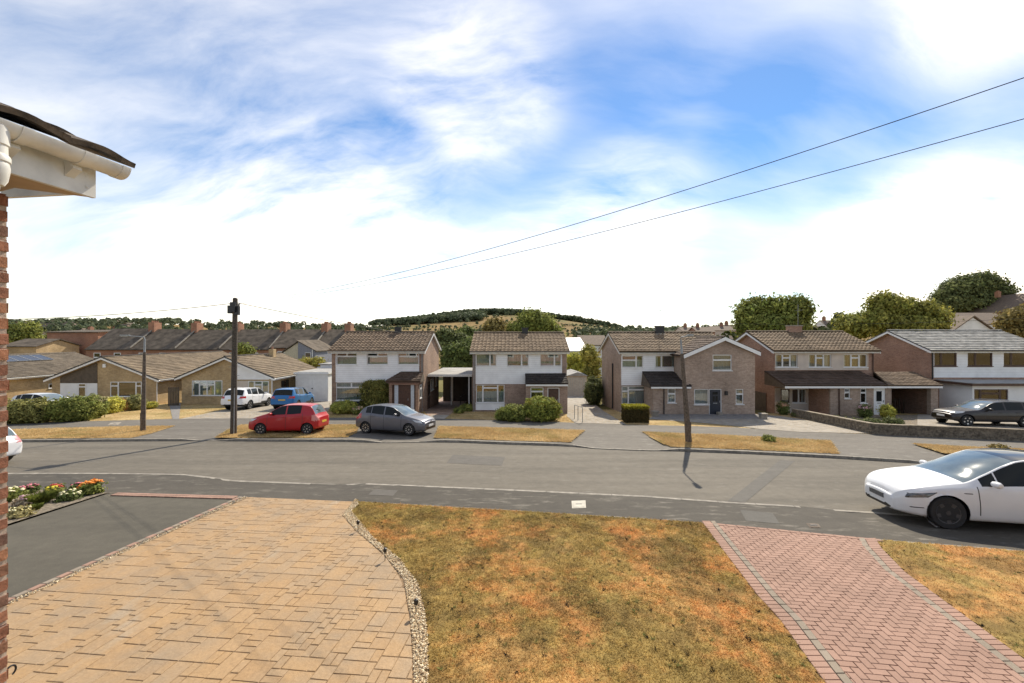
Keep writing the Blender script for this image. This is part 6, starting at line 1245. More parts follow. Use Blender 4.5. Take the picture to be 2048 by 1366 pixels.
    # tiles over the gutter: three courses of rolled concrete tiles
    roof = MB(); roof.poly([P(.19, f0+.03, 4.625), P(.19, -.75, 4.625+.78*.42), P(.19, -.75, 4.60+.78*.42), P(.19, f0+.03, 4.60)], d*-2.1); rf = roof.build('roof_deck', M['darkbrown'], t)
    N_ = 12; tile = MB(); w, ln, th = .33, .42, .026; v = []
    for s in (0, 1):
        for z in (0, -th):
            for k in range(N_+1):
                a = k/N_; prof = .011*(1-math.cos(2*math.pi*a*1.0))+(.012 if a > .93 else 0); v.append((s*ln, (a-.5)*w, prof+z))
    q = N_+1
    for k in range(N_): tile.add([], [(k, k+1, 2*q+k+1, 2*q+k), (q+k, 3*q+k, 3*q+k+1, q+k+1), (k, q+k, q+k+1, k+1), (2*q+k, 2*q+k+1, 3*q+k+1, 3*q+k)])
    tile.v = v; tile.f += [(0, 2*q, 3*q, q), (q-1, 2*q-1, 4*q-1, 3*q-1)]
    to = tile.build('roof_tile', M['edgetile'], smooth=True); tme = to.data; bpy.data.objects.remove(to); pit = math.atan(.42)
    for c in range(3):
        for i in range(6):
            u = .262-(i+.5)*.30-(.0 if c % 2 == 0 else .0); o = bpy.data.objects.new('roof_tile', tme); COL.objects.link(o); o.parent = rf
            b = P(u, f0+.115-c*.30*math.cos(pit), 4.612+c*(.30*math.sin(pit))+.028+random.uniform(-.004, .006))-L0; up = (-e*math.cos(pit)+Vector((0,0,1))*math.sin(pit)); lat = d; nn = up.cross(-lat)
            mt = Matrix((up, -lat, up.cross(-lat))).transposed().to_4x4(); 
            if mt.col[2][2] < 0: mt = Matrix((up, lat, up.cross(lat))).transposed().to_4x4()
            sagtilt = Matrix.Rotation(random.uniform(.03, .055), 4, 'Y'); o.matrix_local = Matrix.Translation(b) @ mt @ sagtilt
    # scrolled iron bracket low on the corner
    z0 = 2.07; pts = []
    for k in range(26):
        a = k/25; an = -1.3+a*4.6; rr = .022+.004*a; pts.append(P(.012+rr*math.cos(an)*.8+.006, -.02, z0-.035+rr*math.sin(an)))
    for k in range(22):
        a = k/21; an = 1.9-a*4.3; rr = .026-.004*a; pts.append(P(.016+rr*math.cos(an)*.9, -.02, z0-.035-.048+rr*math.sin(an))) if False else None
    pts = [p for p in pts if p is not None]; MB().tube(pts, .0042, 8).build('scroll_bracket', M['black'], t, smooth=True)
def wallbrick():
    m, nt, b, N, L = nodes('red_wall_brick'); oi = N('ShaderNodeObjectInfo'); c = ramp(nt, oi.outputs['Random'], [(0, (.20, .085, .05)), (.35, (.30, .125, .07)), (.7, (.36, .165, .085)), (1, (.16, .085, .06))])
    c = mixc(nt, 1, c, ramp(nt, noise_out(nt, 30, 6, .7), [(.25, .6), (.75, 1.35)]), 'MULTIPLY'); L(c, b.inputs['Base Color']); b.inputs['Roughness'].default_value = .95; bump(nt, b, noise_out(nt, 45, 6, .7), .8, .01); return m
M['wallbrick'] = wallbrick(); M['edgetile'] = plain('weathered_roof_tile', (.125, .095, .065), .9, var=.4, scale=14, bmp=.7, bscale=50); wing()

# ================================================================== poles, lamps, wires
def lamp_column(base, top_px, h_thick, arm_vec, label, lean=(0,0), rb=.13):
    t = thing('street_lamp', base, label, 'street lamp', 'street lamps'); b = Vector(base); H = top_px; l = Vector((lean[0], lean[1], 0)); at = lambda z: b+l*(z/H)+Vector((0,0,z))
    MB().tube([at(-.3), at(.0), at(h_thick*.5), at(h_thick)], [rb*1.02, rb, rb*.72, rb*.52], 8).build('column', M['column'], t, smooth=False)
    MB().tube([at(h_thick-.05), at(h_thick+.02), at(H-.12)], [rb*.5, .05, .042], 10).build('upper_column', M['greymetal'], t, smooth=True)
    a = Vector(arm_vec); MB().tube([at(H-.14), at(H-.03)+a*.02, at(H)+a*.1, at(H)+a*.55+Vector((0,0,.04)), at(H)+a+Vector((0,0,.06))], .028, 8).build('arm', M['greymetal'], t, smooth=True)
    u = a.normalized(); s = u.cross(Vector((0,0,1))); p = at(H)+a*.72+Vector((0,0,.055)); m = MB(); q = [p-s*.06, p+s*.06, p+u*.5+s*.10, p+u*.62, p+u*.5-s*.10]; m.poly(q, (0,0,.07)); ln = m.build('lantern', M['greymetal'], t)
    m = MB(); m.poly([x-Vector((0,0,.021)) for x in (p+u*.06-s*.05, p+u*.06+s*.05, p+u*.48+s*.07, p+u*.48-s*.07)], (0,0,.02)); m.build('lamp_lens', M['headlamp'], ln)
    m = MB(); z = b.z+.55; m.box(b.x-.05, b.x+.05, b.y-rb-.0, b.y-rb+.02, z, z+.45); m.build('access_door', M['column'], t); return t
b = G(1377.5, 885); lamp_column(tuple(b), 4.9, 4.15, (-.25, -1.7, 0), 'leaning street lamp with dark concrete column before the extension', (-.42, -.1), .155)
b = G(286, 862); lamp_column(tuple(b), 5.12, 4.3, (-1.35, .2, 0), 'upright street lamp with long arm on the verge by the hedges', (.1, 0), .13)
def pole():
    b = G(467, 868); t = thing('telegraph_pole', tuple(b), 'dark wooden telegraph pole with cable boxes on the verge by the red hatchback', 'telegraph pole'); H = 7.06; at = lambda z: b+Vector((.09*z/H, 0, z))
    MB().tube([at(-.4), at(0), at(3.5), at(H)], [.165, .155, .13, .115], 14).build('shaft', M['pole'], t, smooth=True); top = at(H)
    MB().tube([at(H), at(H+.05)], [.12, .06], 12).build('cap', M['black'], t)
    for dx, dy, z, w, h in ((-.22,-.04,.78,.22,.42),(.17,-.08,.86,.22,.46),(.02,-.17,.7,.26,.5),(-.02,.15,.62,.24,.34)):
        p = at(H-z); m = MB(); m.box(p.x+dx-w/2, p.x+dx+w/2, p.y+dy-.07, p.y+dy+.07, p.z, p.z+h); m.build('cable_box', M['black'], t)
    for k in range(5): a = k*1.25; p = at(H-.25); MB().tube([p+Vector((math.cos(a)*.1,math.sin(a)*.1,0)), p+Vector((math.cos(a)*.2,math.sin(a)*.2,.03)), p+Vector((math.cos(a)*.24,math.sin(a)*.24,-.08))], .014, 6).build('hook', M['black'], t)
    for k in range(6): p = at(2.6+k*.45); sg = 1 if k % 2 else -1; MB().tube([p+Vector((sg*.1,0,0)), p+Vector((sg*.26,0,0))], .012, 6).build('step_iron', M['greymetal'], t)
    MB().tube([at(.0)+Vector((.10,-.13,0)), at(2.4)+Vector((.10,-.12,0))], .025, 6).build('cable_guard', M['greymetal'], t)
    return at(H-.25)
PT = pole()
def wire(a, b, sag, label, r=.012, n=40):
    a = Vector(a); b = Vector(b); pts = [a+(b-a)*(k/n)-Vector((0,0,sag*4*(k/n)*(1-k/n))) for k in range(n+1)]; t = MB().tube(pts, r, 6).build('overhead_wire', M['wire'], smooth=True); tag(t, label, 'wire', 'overhead wires'); return t
wire(PT+Vector((.15,-.1,.05)), (9.6, 5.0, Z(-42, 5.0)), .68, 'upper overhead wire rising from the telegraph pole over the street', .0075)
wire(PT+Vector((.15,-.1,-.05)), (10.4, 5.0, Z(38, 5.0)), .55, 'lower overhead wire rising from the telegraph pole over the street', .007)
wire(PT+Vector((-.15,0,0)), (X(-120, 24), 24, Z(640, 24)), .25, 'wire from the telegraph pole towards the solar panel bungalow', .018)
wire(PT+Vector((.15,.05,.02)), (X(851, 33), 33.0, Z(672, 33)), .12, 'wire from the telegraph pole to the brown porch house', .018)
wire((X(1322, 36), 36, Z(644, 36)), (X(2060, 36), 36, Z(636, 36)), .35, 'thin wire strung behind the right hand roofs', .014)

# ================================================================== low stone wall, posts, small things
def stone_wall():
    pts = [Vector(p) for p in gp((1584,833),(1662,850),(1741,867.5),(1783,870.5),(1900,875.5),(2048,882.5),(2200,889))]; c = pts[2]; t = thing('stone_wall', (c.x, c.y, zp(0, c.y)-.02), 'low weathered stone garden wall with flat coping along the footway', 'wall'); rr = random.Random(8); rub = MB(); core = MB(); w = .2; H = .52
    for a, b in zip(pts, pts[1:]):
        u = (b-a).normalized(); nn = Vector((-u.y, u.x)); L_ = (b-a).length; ha = H*.55 if a == pts[0] else H
        q = [a+nn*.02, b+nn*.02, b+nn*(w-.02), a+nn*(w-.02)]; core.add([(p.x,p.y,zp(0,p.y)-.2) for p in q]+[(p.x,p.y,zp(0,p.y)+H-.02) for p in q], [(0,1,5,4),(1,2,6,5),(2,3,7,6),(3,0,4,7),(4,5,6,7)])
        for c_i in range(4):
            s = -rr.uniform(0, .15)
            while s < L_:
                e = s+rr.uniform(.16, .42); s0 = max(0, s); e0 = min(L_, e-.012)
                if e0-s0 > .04:
                    z0 = c_i*.13-.02; z1 = z0+.118; j = rr.uniform(-.012, .014); p, r2 = a+u*s0-nn*j, a+u*e0-nn*j
                    for face in (0, 1):
                        if face: p2, r3 = a+u*s0+nn*(w-.03), a+u*e0+nn*(w-.03); d = nn*(.03+j)
                        else: p2, r3 = p, r2; d = nn*.05
                        zz = [zp(0,p2.y), zp(0,r3.y)]; k = .012
                        rub.poly([(p2.x,p2.y,zz[0]+z0),(r3.x,r3.y,zz[1]+z0+rr.uniform(0,k)),(r3.x,r3.y,zz[1]+z1-rr.uniform(0,k)),(p2.x,p2.y,zz[0]+z1-rr.uniform(0,k))], (d.x,d.y,0))
                s = e
        n = max(1, int(L_/.6))
        for k in range(n):
            p = a+u*(L_*k/n+.006); r2 = a+u*(L_*(k+1)/n-.006); zc = .5+rr.uniform(-.004,.004); m = MB(); q = [p-nn*.04, r2-nn*.04, r2+nn*(w+.04), p+nn*(w+.04)]; m.add([(x.x,x.y,zp(0,x.y)+zc) for x in q]+[(x.x,x.y,zp(0,x.y)+zc+.055) for x in q], [(0,3,2,1),(4,5,6,7),(0,1,5,4),(1,2,6,5),(2,3,7,6),(3,0,4,7)]); m.build('coping_stone', M['coping'], t)
    core.build('core', M['soil'], t); o = rub.build('stones', M['stone'], t); o['kind'] = 'stuff'
M['coping'] = plain('pale_coping', (.30, .25, .18), .95, var=.3, scale=5, bmp=.5); stone_wall()
def rails():
    p = gp((1149,838),(1156,841),(1165,845)); t = thing('guard_rail', (*p[1], zp(0, p[1][1])), 'thin grey metal rail posts beside the garage drive', 'railing')
    for x, y in p: MB().tube([(x,y,zp(0,y)-.2),(x,y,zp(0,y)+.95)], .022, 8).build('post', M['greymetal'], t)
    MB().tube([(x,y,zp(0,y)+.93) for x, y in p], .018, 8).build('top_rail', M['greymetal'], t)
rails()
def handrail():
    p = gp((921,812),(929,806)); t = thing('guard_rail', (*p[0], zp(0, p[0][1])), 'dark handrail by the carport drive', 'railing')
    for x, y in p: MB().tube([(x,y,zp(0,y)-.2),(x,y,zp(0,y)+.8)], .025, 8).build('post', M['black'], t)
    MB().tube([(x,y,zp(0,y)+.8) for x, y in p], .022, 8).build('top_rail', M['black'], t)
handrail()
for px, py, lab in ((1526,838,'pale stone block at the end of the paved forecourt'),(1310,833,'small concrete pillar by the yellow tipped hedge')):
    q = G(px, py); t = thing('stone_block', tuple(q), lab, 'block'); m = MB(); m.box(q.x-.2, q.x+.2, q.y-.15, q.y+.15, q.z-.1, q.z+.33); m.build('body', M['concrete'], t); m = MB(); m.box(q.x-.24, q.x+.24, q.y-.19, q.y+.19, q.z+.33, q.z+.38); m.build('cap', M['concrete'], t)
def light_stake(px, py, lab):
    q = G(px, py); t = thing('solar_stake_light', tuple(q), lab, 'garden light', 'stake lights in the gravel'); MB().tube([(q.x,q.y,q.z-.05),(q.x,q.y,q.z+.16)], .007, 6).build('stake', M['black'], t); MB().lathe([(.008,.15),(.03,.17),(.034,.21),(.03,.235),(.002,.25)], 12, tuple(q)).build('lantern', M['black'], t)
for a in ((832,1231,'small solar stake light in the straight part of the cream gravel'),(770,1122,'small solar stake light at the bend of the cream gravel'),(716,1063,'small solar stake light near the footway end of the cream gravel')): light_stake(*a)
# ================================================================== foliage
def leaf_mesh(name, C, N_, size, cols, elong=1.6, seed=1, droop=0.0, upbias=.0):
    """one quad leaf (or spray) at each centre C, facing roughly N_; colours given per leaf"""
    r_ = np.random.default_rng(seed); n = len(C); d = N_+r_.normal(0, .75, (n, 3)); d[:, 2] += upbias; d /= np.linalg.norm(d, axis=1, keepdims=True)+1e-9
    a = np.cross(d, r_.normal(0, 1, (n, 3))); a[:, 2] -= droop; a -= d*np.sum(a*d, 1, keepdims=True); a /= np.linalg.norm(a, axis=1, keepdims=True)+1e-9; b = np.cross(d, a); s = (size*r_.uniform(.6, 1.4, n))[:, None]
    A = a*s*elong*.5; B = b*s*.5
    V = np.stack([C-A, C+B*.9-A*.1, C+A, C-B*.9-A*.1], 1).reshape(-1, 3); F = np.arange(4*n).reshape(-1, 4)
    return np_mesh(name, V, F, M['leaf'], np.repeat(np.clip(cols, 0.004, 1), 4, 0))
def crown_points(blobs, n, clump, r_, shell=.55, sprig=.1):
    """points in clumps spread through a union of ellipsoids (cx,cy,cz,rx,ry,rz)"""
    vol = np.array([b[3]*b[4]*b[5] for b in blobs])**.67; k = r_.choice(len(blobs), n, p=vol/vol.sum()); B = np.array(blobs)[k]; u = r_.normal(0, 1, (n, 3)); u /= np.linalg.norm(u, axis=1, keepdims=True); rad = (shell+(1-shell)*r_.random(n)**.6)[:, None]*(1+r_.normal(0, .09, (n, 1))); rad = rad*np.where(r_.random((n, 1)) < sprig, r_.uniform(1.08, 1.3, (n, 1)), 1)
    return B[:, :3]+u*rad*B[:, 3:], u
LEAFK = np.array((2.85, 2.55, 2.6))
def foliage(name, blobs, nclump, per, csize, leaf, pal, seed, parent, droop=0, upbias=.25, shell=.55, elong=1.6, flat=0.7):
    r_ = np.random.default_rng(seed); P, U = crown_points(blobs, nclump, csize, r_, shell, .02 if csize < .15 else .12); tone = r_.uniform(.62, 1.38, nclump); hue = r_.random((nclump, 1)); pal = np.array(pal)*LEAFK; base = pal[0]*(1-hue)+pal[1]*hue
    off = r_.normal(0, 1, (nclump, per, 3))*csize*np.array((1, 1, flat)); C = (P[:, None]+off).reshape(-1, 3); N_ = (U[:, None]+off/csize*.35).reshape(-1, 3)
    col = (base*tone[:, None])[:, None].repeat(per, 1).reshape(-1, 3)*r_.uniform(.7, 1.35, (nclump*per, 1))
    if parent is not None: C = C-np.array(rootloc(parent))
    return link(name, leaf_mesh(name, C, N_, leaf, col, elong, seed, droop, upbias), None, parent)
G1 = ((.055, .075, .016), (.10, .115, .028)); G2 = ((.035, .052, .014), (.06, .078, .022)); G3 = ((.095, .105, .022), (.16, .15, .035)); G4 = ((.038, .052, .018), (.062, .075, .028)); G5 = ((.13, .15, .03), (.22, .22, .04)); OLV = ((.065, .060, .020), (.10, .085, .028))
def tree(label, px, Y, py_top, blobs_rel, pal, nclump, per, csize, leaf, seed, name='tree', droop=0, trunk=.25, zbase=None, group=None, limbs=6):
    """blobs_rel: (px offset, py centre, half width px, half height px, depth m offset)"""
    s = Y/FPX; x = X(px, Y); zb = zp(0, min(Y, 48))-2.6*min(1, max(0, (Y-48)/70)) if zbase is None else zbase; zb = float(zt(x, Y)) if zbase is None else zbase
    t = thing(name, (x, Y, zb), label, 'tree', group); blobs = []
    for dx, cy, hw, hh, dy in blobs_rel: blobs.append((x+dx*s*.93, Y+dy, Z(cy, Y), hw*s*.86, max(hw*s*.7, .8), hh*s*.86))
    foliage('crown', blobs, int(nclump*.62), int(per*1.35), csize*1.15, leaf, pal, seed, t, droop, shell=.5)
    top = max(b[2] for b in blobs); rr = random.Random(seed); zc = min(b[2]-b[5]*.4 for b in blobs); MB().tube([(x,Y,zb-.3),(x+.05,Y,zb+(zc-zb)*.5),(x-.05,Y,max(zc, zb+.5)),(x,Y,top)], [trunk*1.2, trunk, trunk*.8, trunk*.3], 8).build('trunk', M['bark'], t, smooth=True)
    m = MB()
    for b in blobs:
        for k in range(max(1, limbs//len(blobs)+1)): e = Vector((b[0]+rr.uniform(-.6,.6)*b[3], b[1]+rr.uniform(-.5,.5)*b[4], b[2]+rr.uniform(-.3,.7)*b[5])); a = Vector((x, Y, zc+(top-zc)*rr.uniform(0,.3))); m.tube([a, (a+e)/2+Vector((0,0,.25)), e], [trunk*.45, trunk*.3, .03], 6)
    m.build('limbs', M['bark'], t, smooth=True); return t
# the broad trees behind the houses
tree('broad willow with drooping foliage behind the pinkish rendered house', 1547, 62, 600, [(-55,632,24,26,0),(-28,618,30,24,1),(5,615,32,26,0),(38,618,28,24,-1),(60,630,18,26,0),(0,648,62,26,0),(-45,655,30,25,0),(62,652,22,28,1)], G1, 1150, 26, .42, .30, 101, 'willow_tree', .9, .4)
tree('tall willow with wispy top behind the pale streaked roof', 1790, 60, 583, [(-30,606,20,22,0),(-10,612,30,24,0),(28,618,32,22,1),(60,622,26,20,0),(-38,640,26,28,0),(10,650,50,28,0),(70,645,36,28,0),(-80,650,30,18,1)], ((.07,.085,.018),(.12,.125,.03)), 1150, 26, .42, .29, 103, 'willow_tree', .8, .4)
tree('low green tree left of the wispy willow', 1712, 66, 628, [(-8,645,26,17,0),(20,642,20,16,0),(0,662,34,14,0)], G1, 380, 22, .4, .3, 104)
tree('large dark rounded tree on the rise behind the hillside houses', 1948, 105, 545, [(-48,598,34,30,0),(-28,578,36,26,0),(8,570,40,26,0),(40,585,34,26,0),(58,605,24,24,0),(0,605,66,22,2),(-62,612,18,16,0)], G4, 1500, 26, .62, .42, 105, trunk=.7, zbase=4)
tree('yellow green tree before the large dark tree', 1860, 70, 610, [(-8,628,22,16,0),(18,634,24,18,0),(0,650,34,16,0)], G3, 420, 22, .42, .3, 106)
tree('olive tree at the right of the hillside houses', 2040, 66, 610, [(-10,640,26,22,0),(14,628,24,18,0),(10,660,40,22,0)], OLV, 500, 24, .42, .3, 107)
tree('feathery green tree on the skyline behind the rounded hedge house', 1065, 70, 622, [(-30,660,26,20,0),(-4,642,26,22,0),(22,650,28,22,0),(2,632,16,10,0),(45,668,20,16,0)], G1, 560, 24, .42, .28, 108, droop=.3)
tree('brown tinged small tree between the two boarded roofs', 988, 66, 640, [(-6,655,14,16,0),(10,652,12,14,0),(0,668,20,14,0)], OLV, 240, 22, .34, .26, 109)
tree('bushy tree in the gap above the carport', 915, 52, 690, [(-14,712,22,24,0),(16,706,24,22,0),(0,730,36,16,0),(24,690,14,12,1)], G2, 620, 24, .30, .2, 110)
tree('dark tree behind the gap above the carport', 898, 78, 655, [(-8,672,20,14,0),(20,680,20,16,0),(-4,690,26,14,0)], G4, 330, 22, .42, .32, 111)
tree('grey green tree filling the gap left of the rounded hedge house', 930, 85, 650, [(0,668,18,14,0),(-20,675,16,12,0),(14,684,16,14,0)], G2, 300, 22, .42, .34, 112)
tree('bright green bush by the sectional garage', 1152, 54, 705, [(-6,718,14,14,0),(10,722,16,14,0),(0,736,22,10,0)], G5, 300, 24, .22, .17, 113)
tree('olive leaved tree between garage and extension house', 1182, 50, 690, [(-4,708,14,18,0),(6,726,14,18,0),(0,745,16,12,0)], G3, 300, 24, .24, .18, 114)
tree('green tree at the far left behind the outbuilding', 45, 95, 643, [(-10,665,20,16,0),(14,660,20,16,0),(0,675,32,12,0)], G1, 400, 22, .5, .38, 115)
tree('small tree beside the blue grey rear wing', 612, 54, 716, [(0,727,14,9,0),(24,724,14,8,0)], G3, 160, 22, .22, .17, 116)
tree('bush in the terrace yards behind the buff bungalow', 490, 56, 690, [(0,700,14,9,0)], G1, 120, 22, .25, .2, 117)
# wisps above the willow and the feathery tree
# ------------------------------------------------------------------ shrubs and hedges
def shrub(name, label, blobs, pal, ncl, per, csize, leaf, seed, cat='shrub', core=True, group=None, shell=.8, flat=.8, tips=None):
    bx, by = blobs[0][0], blobs[0][1]; t = thing(name, (bx, by, zp(0, by)), label, cat, group)
    foliage('foliage', blobs, ncl, per, csize, leaf, pal, seed, t, shell=shell, flat=flat, upbias=.35)
    if core:
        m = MB(); rr = random.Random(seed)
        for b in blobs:
            for k in range(7):
                a = rr.uniform(0, 6.28); m.tube([(b[0]+rr.uniform(-.2,.2)*b[3], b[1], zp(0,b[1])-.1), (b[0]+math.cos(a)*b[3]*.4, b[1]+math.sin(a)*b[4]*.4, b[2]), (b[0]+math.cos(a)*b[3]*.75, b[1]+math.sin(a)*b[4]*.75, b[2]+b[5]*.5)], [.03,.02,.008], 5)
        m.build('stems', M['bark'], t)
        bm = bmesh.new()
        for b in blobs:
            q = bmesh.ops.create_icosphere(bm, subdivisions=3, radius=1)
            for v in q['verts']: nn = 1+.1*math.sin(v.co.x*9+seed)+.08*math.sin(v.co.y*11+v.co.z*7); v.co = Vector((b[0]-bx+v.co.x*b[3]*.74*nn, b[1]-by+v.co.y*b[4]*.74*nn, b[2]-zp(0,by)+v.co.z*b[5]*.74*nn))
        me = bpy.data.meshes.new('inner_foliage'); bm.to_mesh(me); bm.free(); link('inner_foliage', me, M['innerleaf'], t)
    if tips:
        foliage('fresh_tips', [(b[0], b[1], b[2]+b[5]*.62, b[3]*.9, b[4]*.9, b[5]*.36) for b in blobs], ncl//3, per, csize*.7, leaf, tips, seed+1, t, shell=.8, flat=.4)
    return t
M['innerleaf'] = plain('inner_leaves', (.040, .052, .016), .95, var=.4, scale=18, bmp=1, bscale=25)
def gb(px, py_base, hw_px, py_top, dm=.8, lift=0):
    """blob standing on the street plane at px, py_base"""
    q = G(px, py_base); s = q.y/FPX; zt_ = Z(py_top, q.y+.0); h = (zt_-q.z)/2; return (q.x, q.y+dm*.8, q.z+h+lift, hw_px*s, dm, h)
def box_blobs(px0, px1, py0, py1, n, py_t0, py_t1, dm=.7): return [gb(px0+(px1-px0)*(k+.5)/n, py0+(py1-py0)*(k+.5)/n, (px1-px0)/n*.75, py_t0+(py_t1-py_t0)*(k+.5)/n, dm) for k in range(n)]
shrub('clipped_hedge', 'long dark green clipped hedge at the bungalow frontage', box_blobs(95, 160, 846, 843, 3, 803, 797, .75), G1, 650, 22, .10, .085, 201, 'hedge')
shrub('clipped_hedge', 'sprawling green hedge nearest the brick corner', box_blobs(-10, 72, 850, 847, 3, 806, 803, .75), ((.075,.085,.025),(.11,.115,.035)), 600, 22, .10, .085, 202, 'hedge')
shrub('shrub', 'rounded variegated shrub at the end of the clipped hedges', [gb(172, 838, 19, 795, .6)], G1, 330, 22, .09, .08, 203, tips=((0.125,0.13,0.06),(0.15,0.15,0.08)))
shrub('shrub', 'yellow green shrub before the bungalow window', [gb(219, 826, 12, 796, .5), gb(206, 829, 12, 800, .5)], G5, 260, 20, .09, .075, 204)
shrub('shrub', 'orange brown heather mound beside the yellow shrub', [gb(241, 822, 10, 801, .5)], ((.22,.13,.05),(.28,.18,.07)), 130, 20, .09, .07, 205)
shrub('shrub', 'rounded grey green shrub under the bungalow window', [gb(262, 821, 13, 793, .55)], ((.06,.07,.025),(.16,.17,.07)), 220, 22, .09, .075, 206)
shrub('shrub', 'small yellow shrub by the bungalow corner', [gb(297, 818, 8, 805, .35)], G5, 90, 20, .07, .06, 207)
shrub('rounded_hedge', 'big rounded green bush before the dark porch', [gb(1082, 845, 30, 799, 1.0), gb(1103, 843, 18, 806, .8)], ((.07,.095,.018),(.13,.15,.03)), 620, 26, .085, .07, 208, 'bush', tips=((0.08,0.09,0.015),(0.13,0.135,0.03)))
shrub('rounded_hedge', 'low spreading dark green bush beside the big rounded bush', [gb(1028, 844, 28, 815, .8), gb(1008, 842, 16, 822, .7)], G1, 450, 24, .08, .07, 209, 'bush')
shrub('domed_shrub', 'smooth domed green shrub before the brown porch house', [gb(681, 829, 25, 806, .85)], ((.08,.10,.02),(.16,.17,.035)), 420, 24, .08, .065, 210)
shrub('flowering_shrub', 'small straggly shrub with pale pink flowers behind the grey hatchback', [gb(712, 830, 9, 815, .4)], G1, 100, 18, .08, .06, 211, core=False, tips=((0.25,0.18,0.14),(0.275,0.21,0.165)))
def climber():
    Y = 31.2; x = X(751, Y); shrub('climbing_shrub', 'dense dark climbing shrub on the wall beside the brown porch', [(x-.35, Y, Z(782,Y), .75, .35, .72), (x+.35, Y, Z(780,Y), .75, .35, .75), (x, Y, Z(803,Y), 1.05, .4, .75), (x+.1, Y, Z(770,Y), .95, .3, .28)], ((.055,.065,.016),(.10,.10,.026)), 700, 22, .09, .075, 212)
climber()
def cut_hedge():
    q = G(1275, 846); x, y, z = q.x, q.y+.5, q.z; r_ = np.random.default_rng(5); t = thing('clipped_hedge', (x, y, z), 'square clipped hedge with yellow tips before the white panelled window', 'hedge'); n = 9000
    P = r_.uniform(-1, 1, (n, 3)); ax = r_.integers(0, 3, n); P[np.arange(n), ax] = np.sign(P[np.arange(n), ax])*r_.uniform(.88, 1.05, n); P[:, 2] = np.where((ax == 2) & (P[:, 2] < 0), 1, P[:, 2]); dims = np.array((.72, .45, .5)); C = P*dims+np.array((0, 0, .52)); N_ = np.where(np.arange(3)[None] == ax[:, None], np.sign(P), 0)
    topm = np.clip((C[:, 2]-.78)/.2, 0, 1)[:, None]; col = (np.array((.085,.065,.022))*(1-topm)+np.array((.36,.33,.035))*topm)*r_.uniform(.6, 1.4, (n, 1)); link('foliage', leaf_mesh('foliage', C, N_, .065, col, 1.5, 9), None, t)
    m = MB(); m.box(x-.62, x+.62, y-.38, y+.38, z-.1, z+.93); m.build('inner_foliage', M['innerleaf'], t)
cut_hedge()
shrub('dark_hedge', 'tall dark hedge at the corner of the extension house', [(7.45, 37.8, -1.15, .75, .8, 1.25), (7.2, 37.0, -1.3, .6, .6, 1.0)], G4, 420, 22, .10, .09, 213, 'hedge')
shrub('shrub', 'low green border plants at the foot of the rounded hedge house', [gb(934, 823, 14, 811, .4), gb(918, 827, 10, 817, .3)], G1, 170, 20, .07, .06, 214)
shrub('shrub', 'bright yellow green shrub beside the white side door', [gb(1783, 838, 9, 813, .4)], G5, 150, 20, .08, .065, 215)
shrub('potted_plant', 'pink flowering plant beside the white side door', [gb(1737, 837, 9, 812, .35)], G2, 120, 18, .08, .06, 216, 'plant', tips=((0.25,0.165,0.18),(0.3,0.21,0.21)))
shrub('potted_plant', 'dark potted plant under the long brown canopy', [gb(1571, 830, 8, 806, .35)], G2, 120, 18, .09, .07, 217, 'plant', tips=((0.175,0.1,0.06),(0.2,0.15,0.1)))
for k, (px, py) in enumerate(((1610,836),(1640,841),(1690,848),(1720,852),(1760,852),(1800,850))): shrub('ground_cover', ('low dark plant behind the stone wall, %s' % ('under the brown canopy window', 'before the recessed porch wall', 'before the brown downpipe', 'under the small porch window', 'before the white side door', 'beside the garage opening')[k]), [gb(px, py, 12, py-9, .5)], G4, 90, 18, .08, .07, 220+k, 'plant', core=False, group='plants behind the stone wall')
shrub('weed_clump', 'small leafy weed on the dry verge by the leaning lamp', [gb(1543, 885, 9, 875, .25)], G1, 60, 18, .06, .06, 230, 'weed', core=False)
shrub('weed_clump', 'brown dead weed on the dry verge below the stone wall', [gb(2010, 902, 8, 895, .25)], OLV, 50, 18, .06, .06, 231, 'weed', core=False)
# hanging twig wisps on tall trees give the broken outline
# ------------------------------------------------------------------ near flower bed
def flower(label, px, py, w, h, leafpal, petal, n, seed, leafsize=.05, ps=.045):
    q = G(px, py); s = q.y/FPX; rw, rh = w*s, h*s; t = thing('flower_plant', tuple(q), label, 'flowers'); foliage('leaves', [(q.x, q.y, q.z+rh*.40, rw*.95, rw*.8, rh*.42)], 90, 16, .05, leafsize, leafpal, seed, t, shell=.3)
    rr = random.Random(seed)
    base = MB(); N_ = 8
    base.lathe([(.002,.006),(.45,.0),(1,.010),(.8,.02),(.3,.03),(.002,.03)], N_); 
    me = bpy.data.meshes.new('bloom'); me.from_pydata([(a*ps, b*ps, c) for a, b, c in base.v], [], base.f); me.materials.append(petal); stems = MB()
    for k in range(n):
        a = rr.uniform(0, 6.28); r0 = math.sqrt(rr.random()); p = Vector((math.cos(a)*r0*rw, math.sin(a)*r0*rw*.8, rh*(.75+.3*(1-r0**2))+rr.uniform(-.02,.03))); o = bpy.data.objects.new('bloom', me); COL.objects.link(o); o.parent = t; o.location = p; o.rotation_euler = (rr.uniform(-.7,.3), rr.uniform(-.5,.5), a); o.scale = [rr.uniform(.7, 1.25)]*3
        stems.tube([(q.x+p.x*.3, q.y+p.y*.3, q.z-.02), (q.x+p.x, q.y+p.y, q.z+p.z)], .004, 4)
    stems.build('stems', M['stem'], t); return t
M['stem'] = plain('green_stem', (.09, .12, .03), .8); PET = {k: plain('petal_'+k, c, .7, var=.15, scale=30) for k, c in dict(orange=(.80,.25,.02), yellow=(.75,.60,.04), cream=(.75,.70,.42), pink=(.55,.16,.20), red=(.60,.08,.05), mauve=(.50,.30,.36)).items()}
flower('orange marigold clump at the corner of the flower bed', 184, 988, 17, 26, G1, PET['orange'], 34, 301)
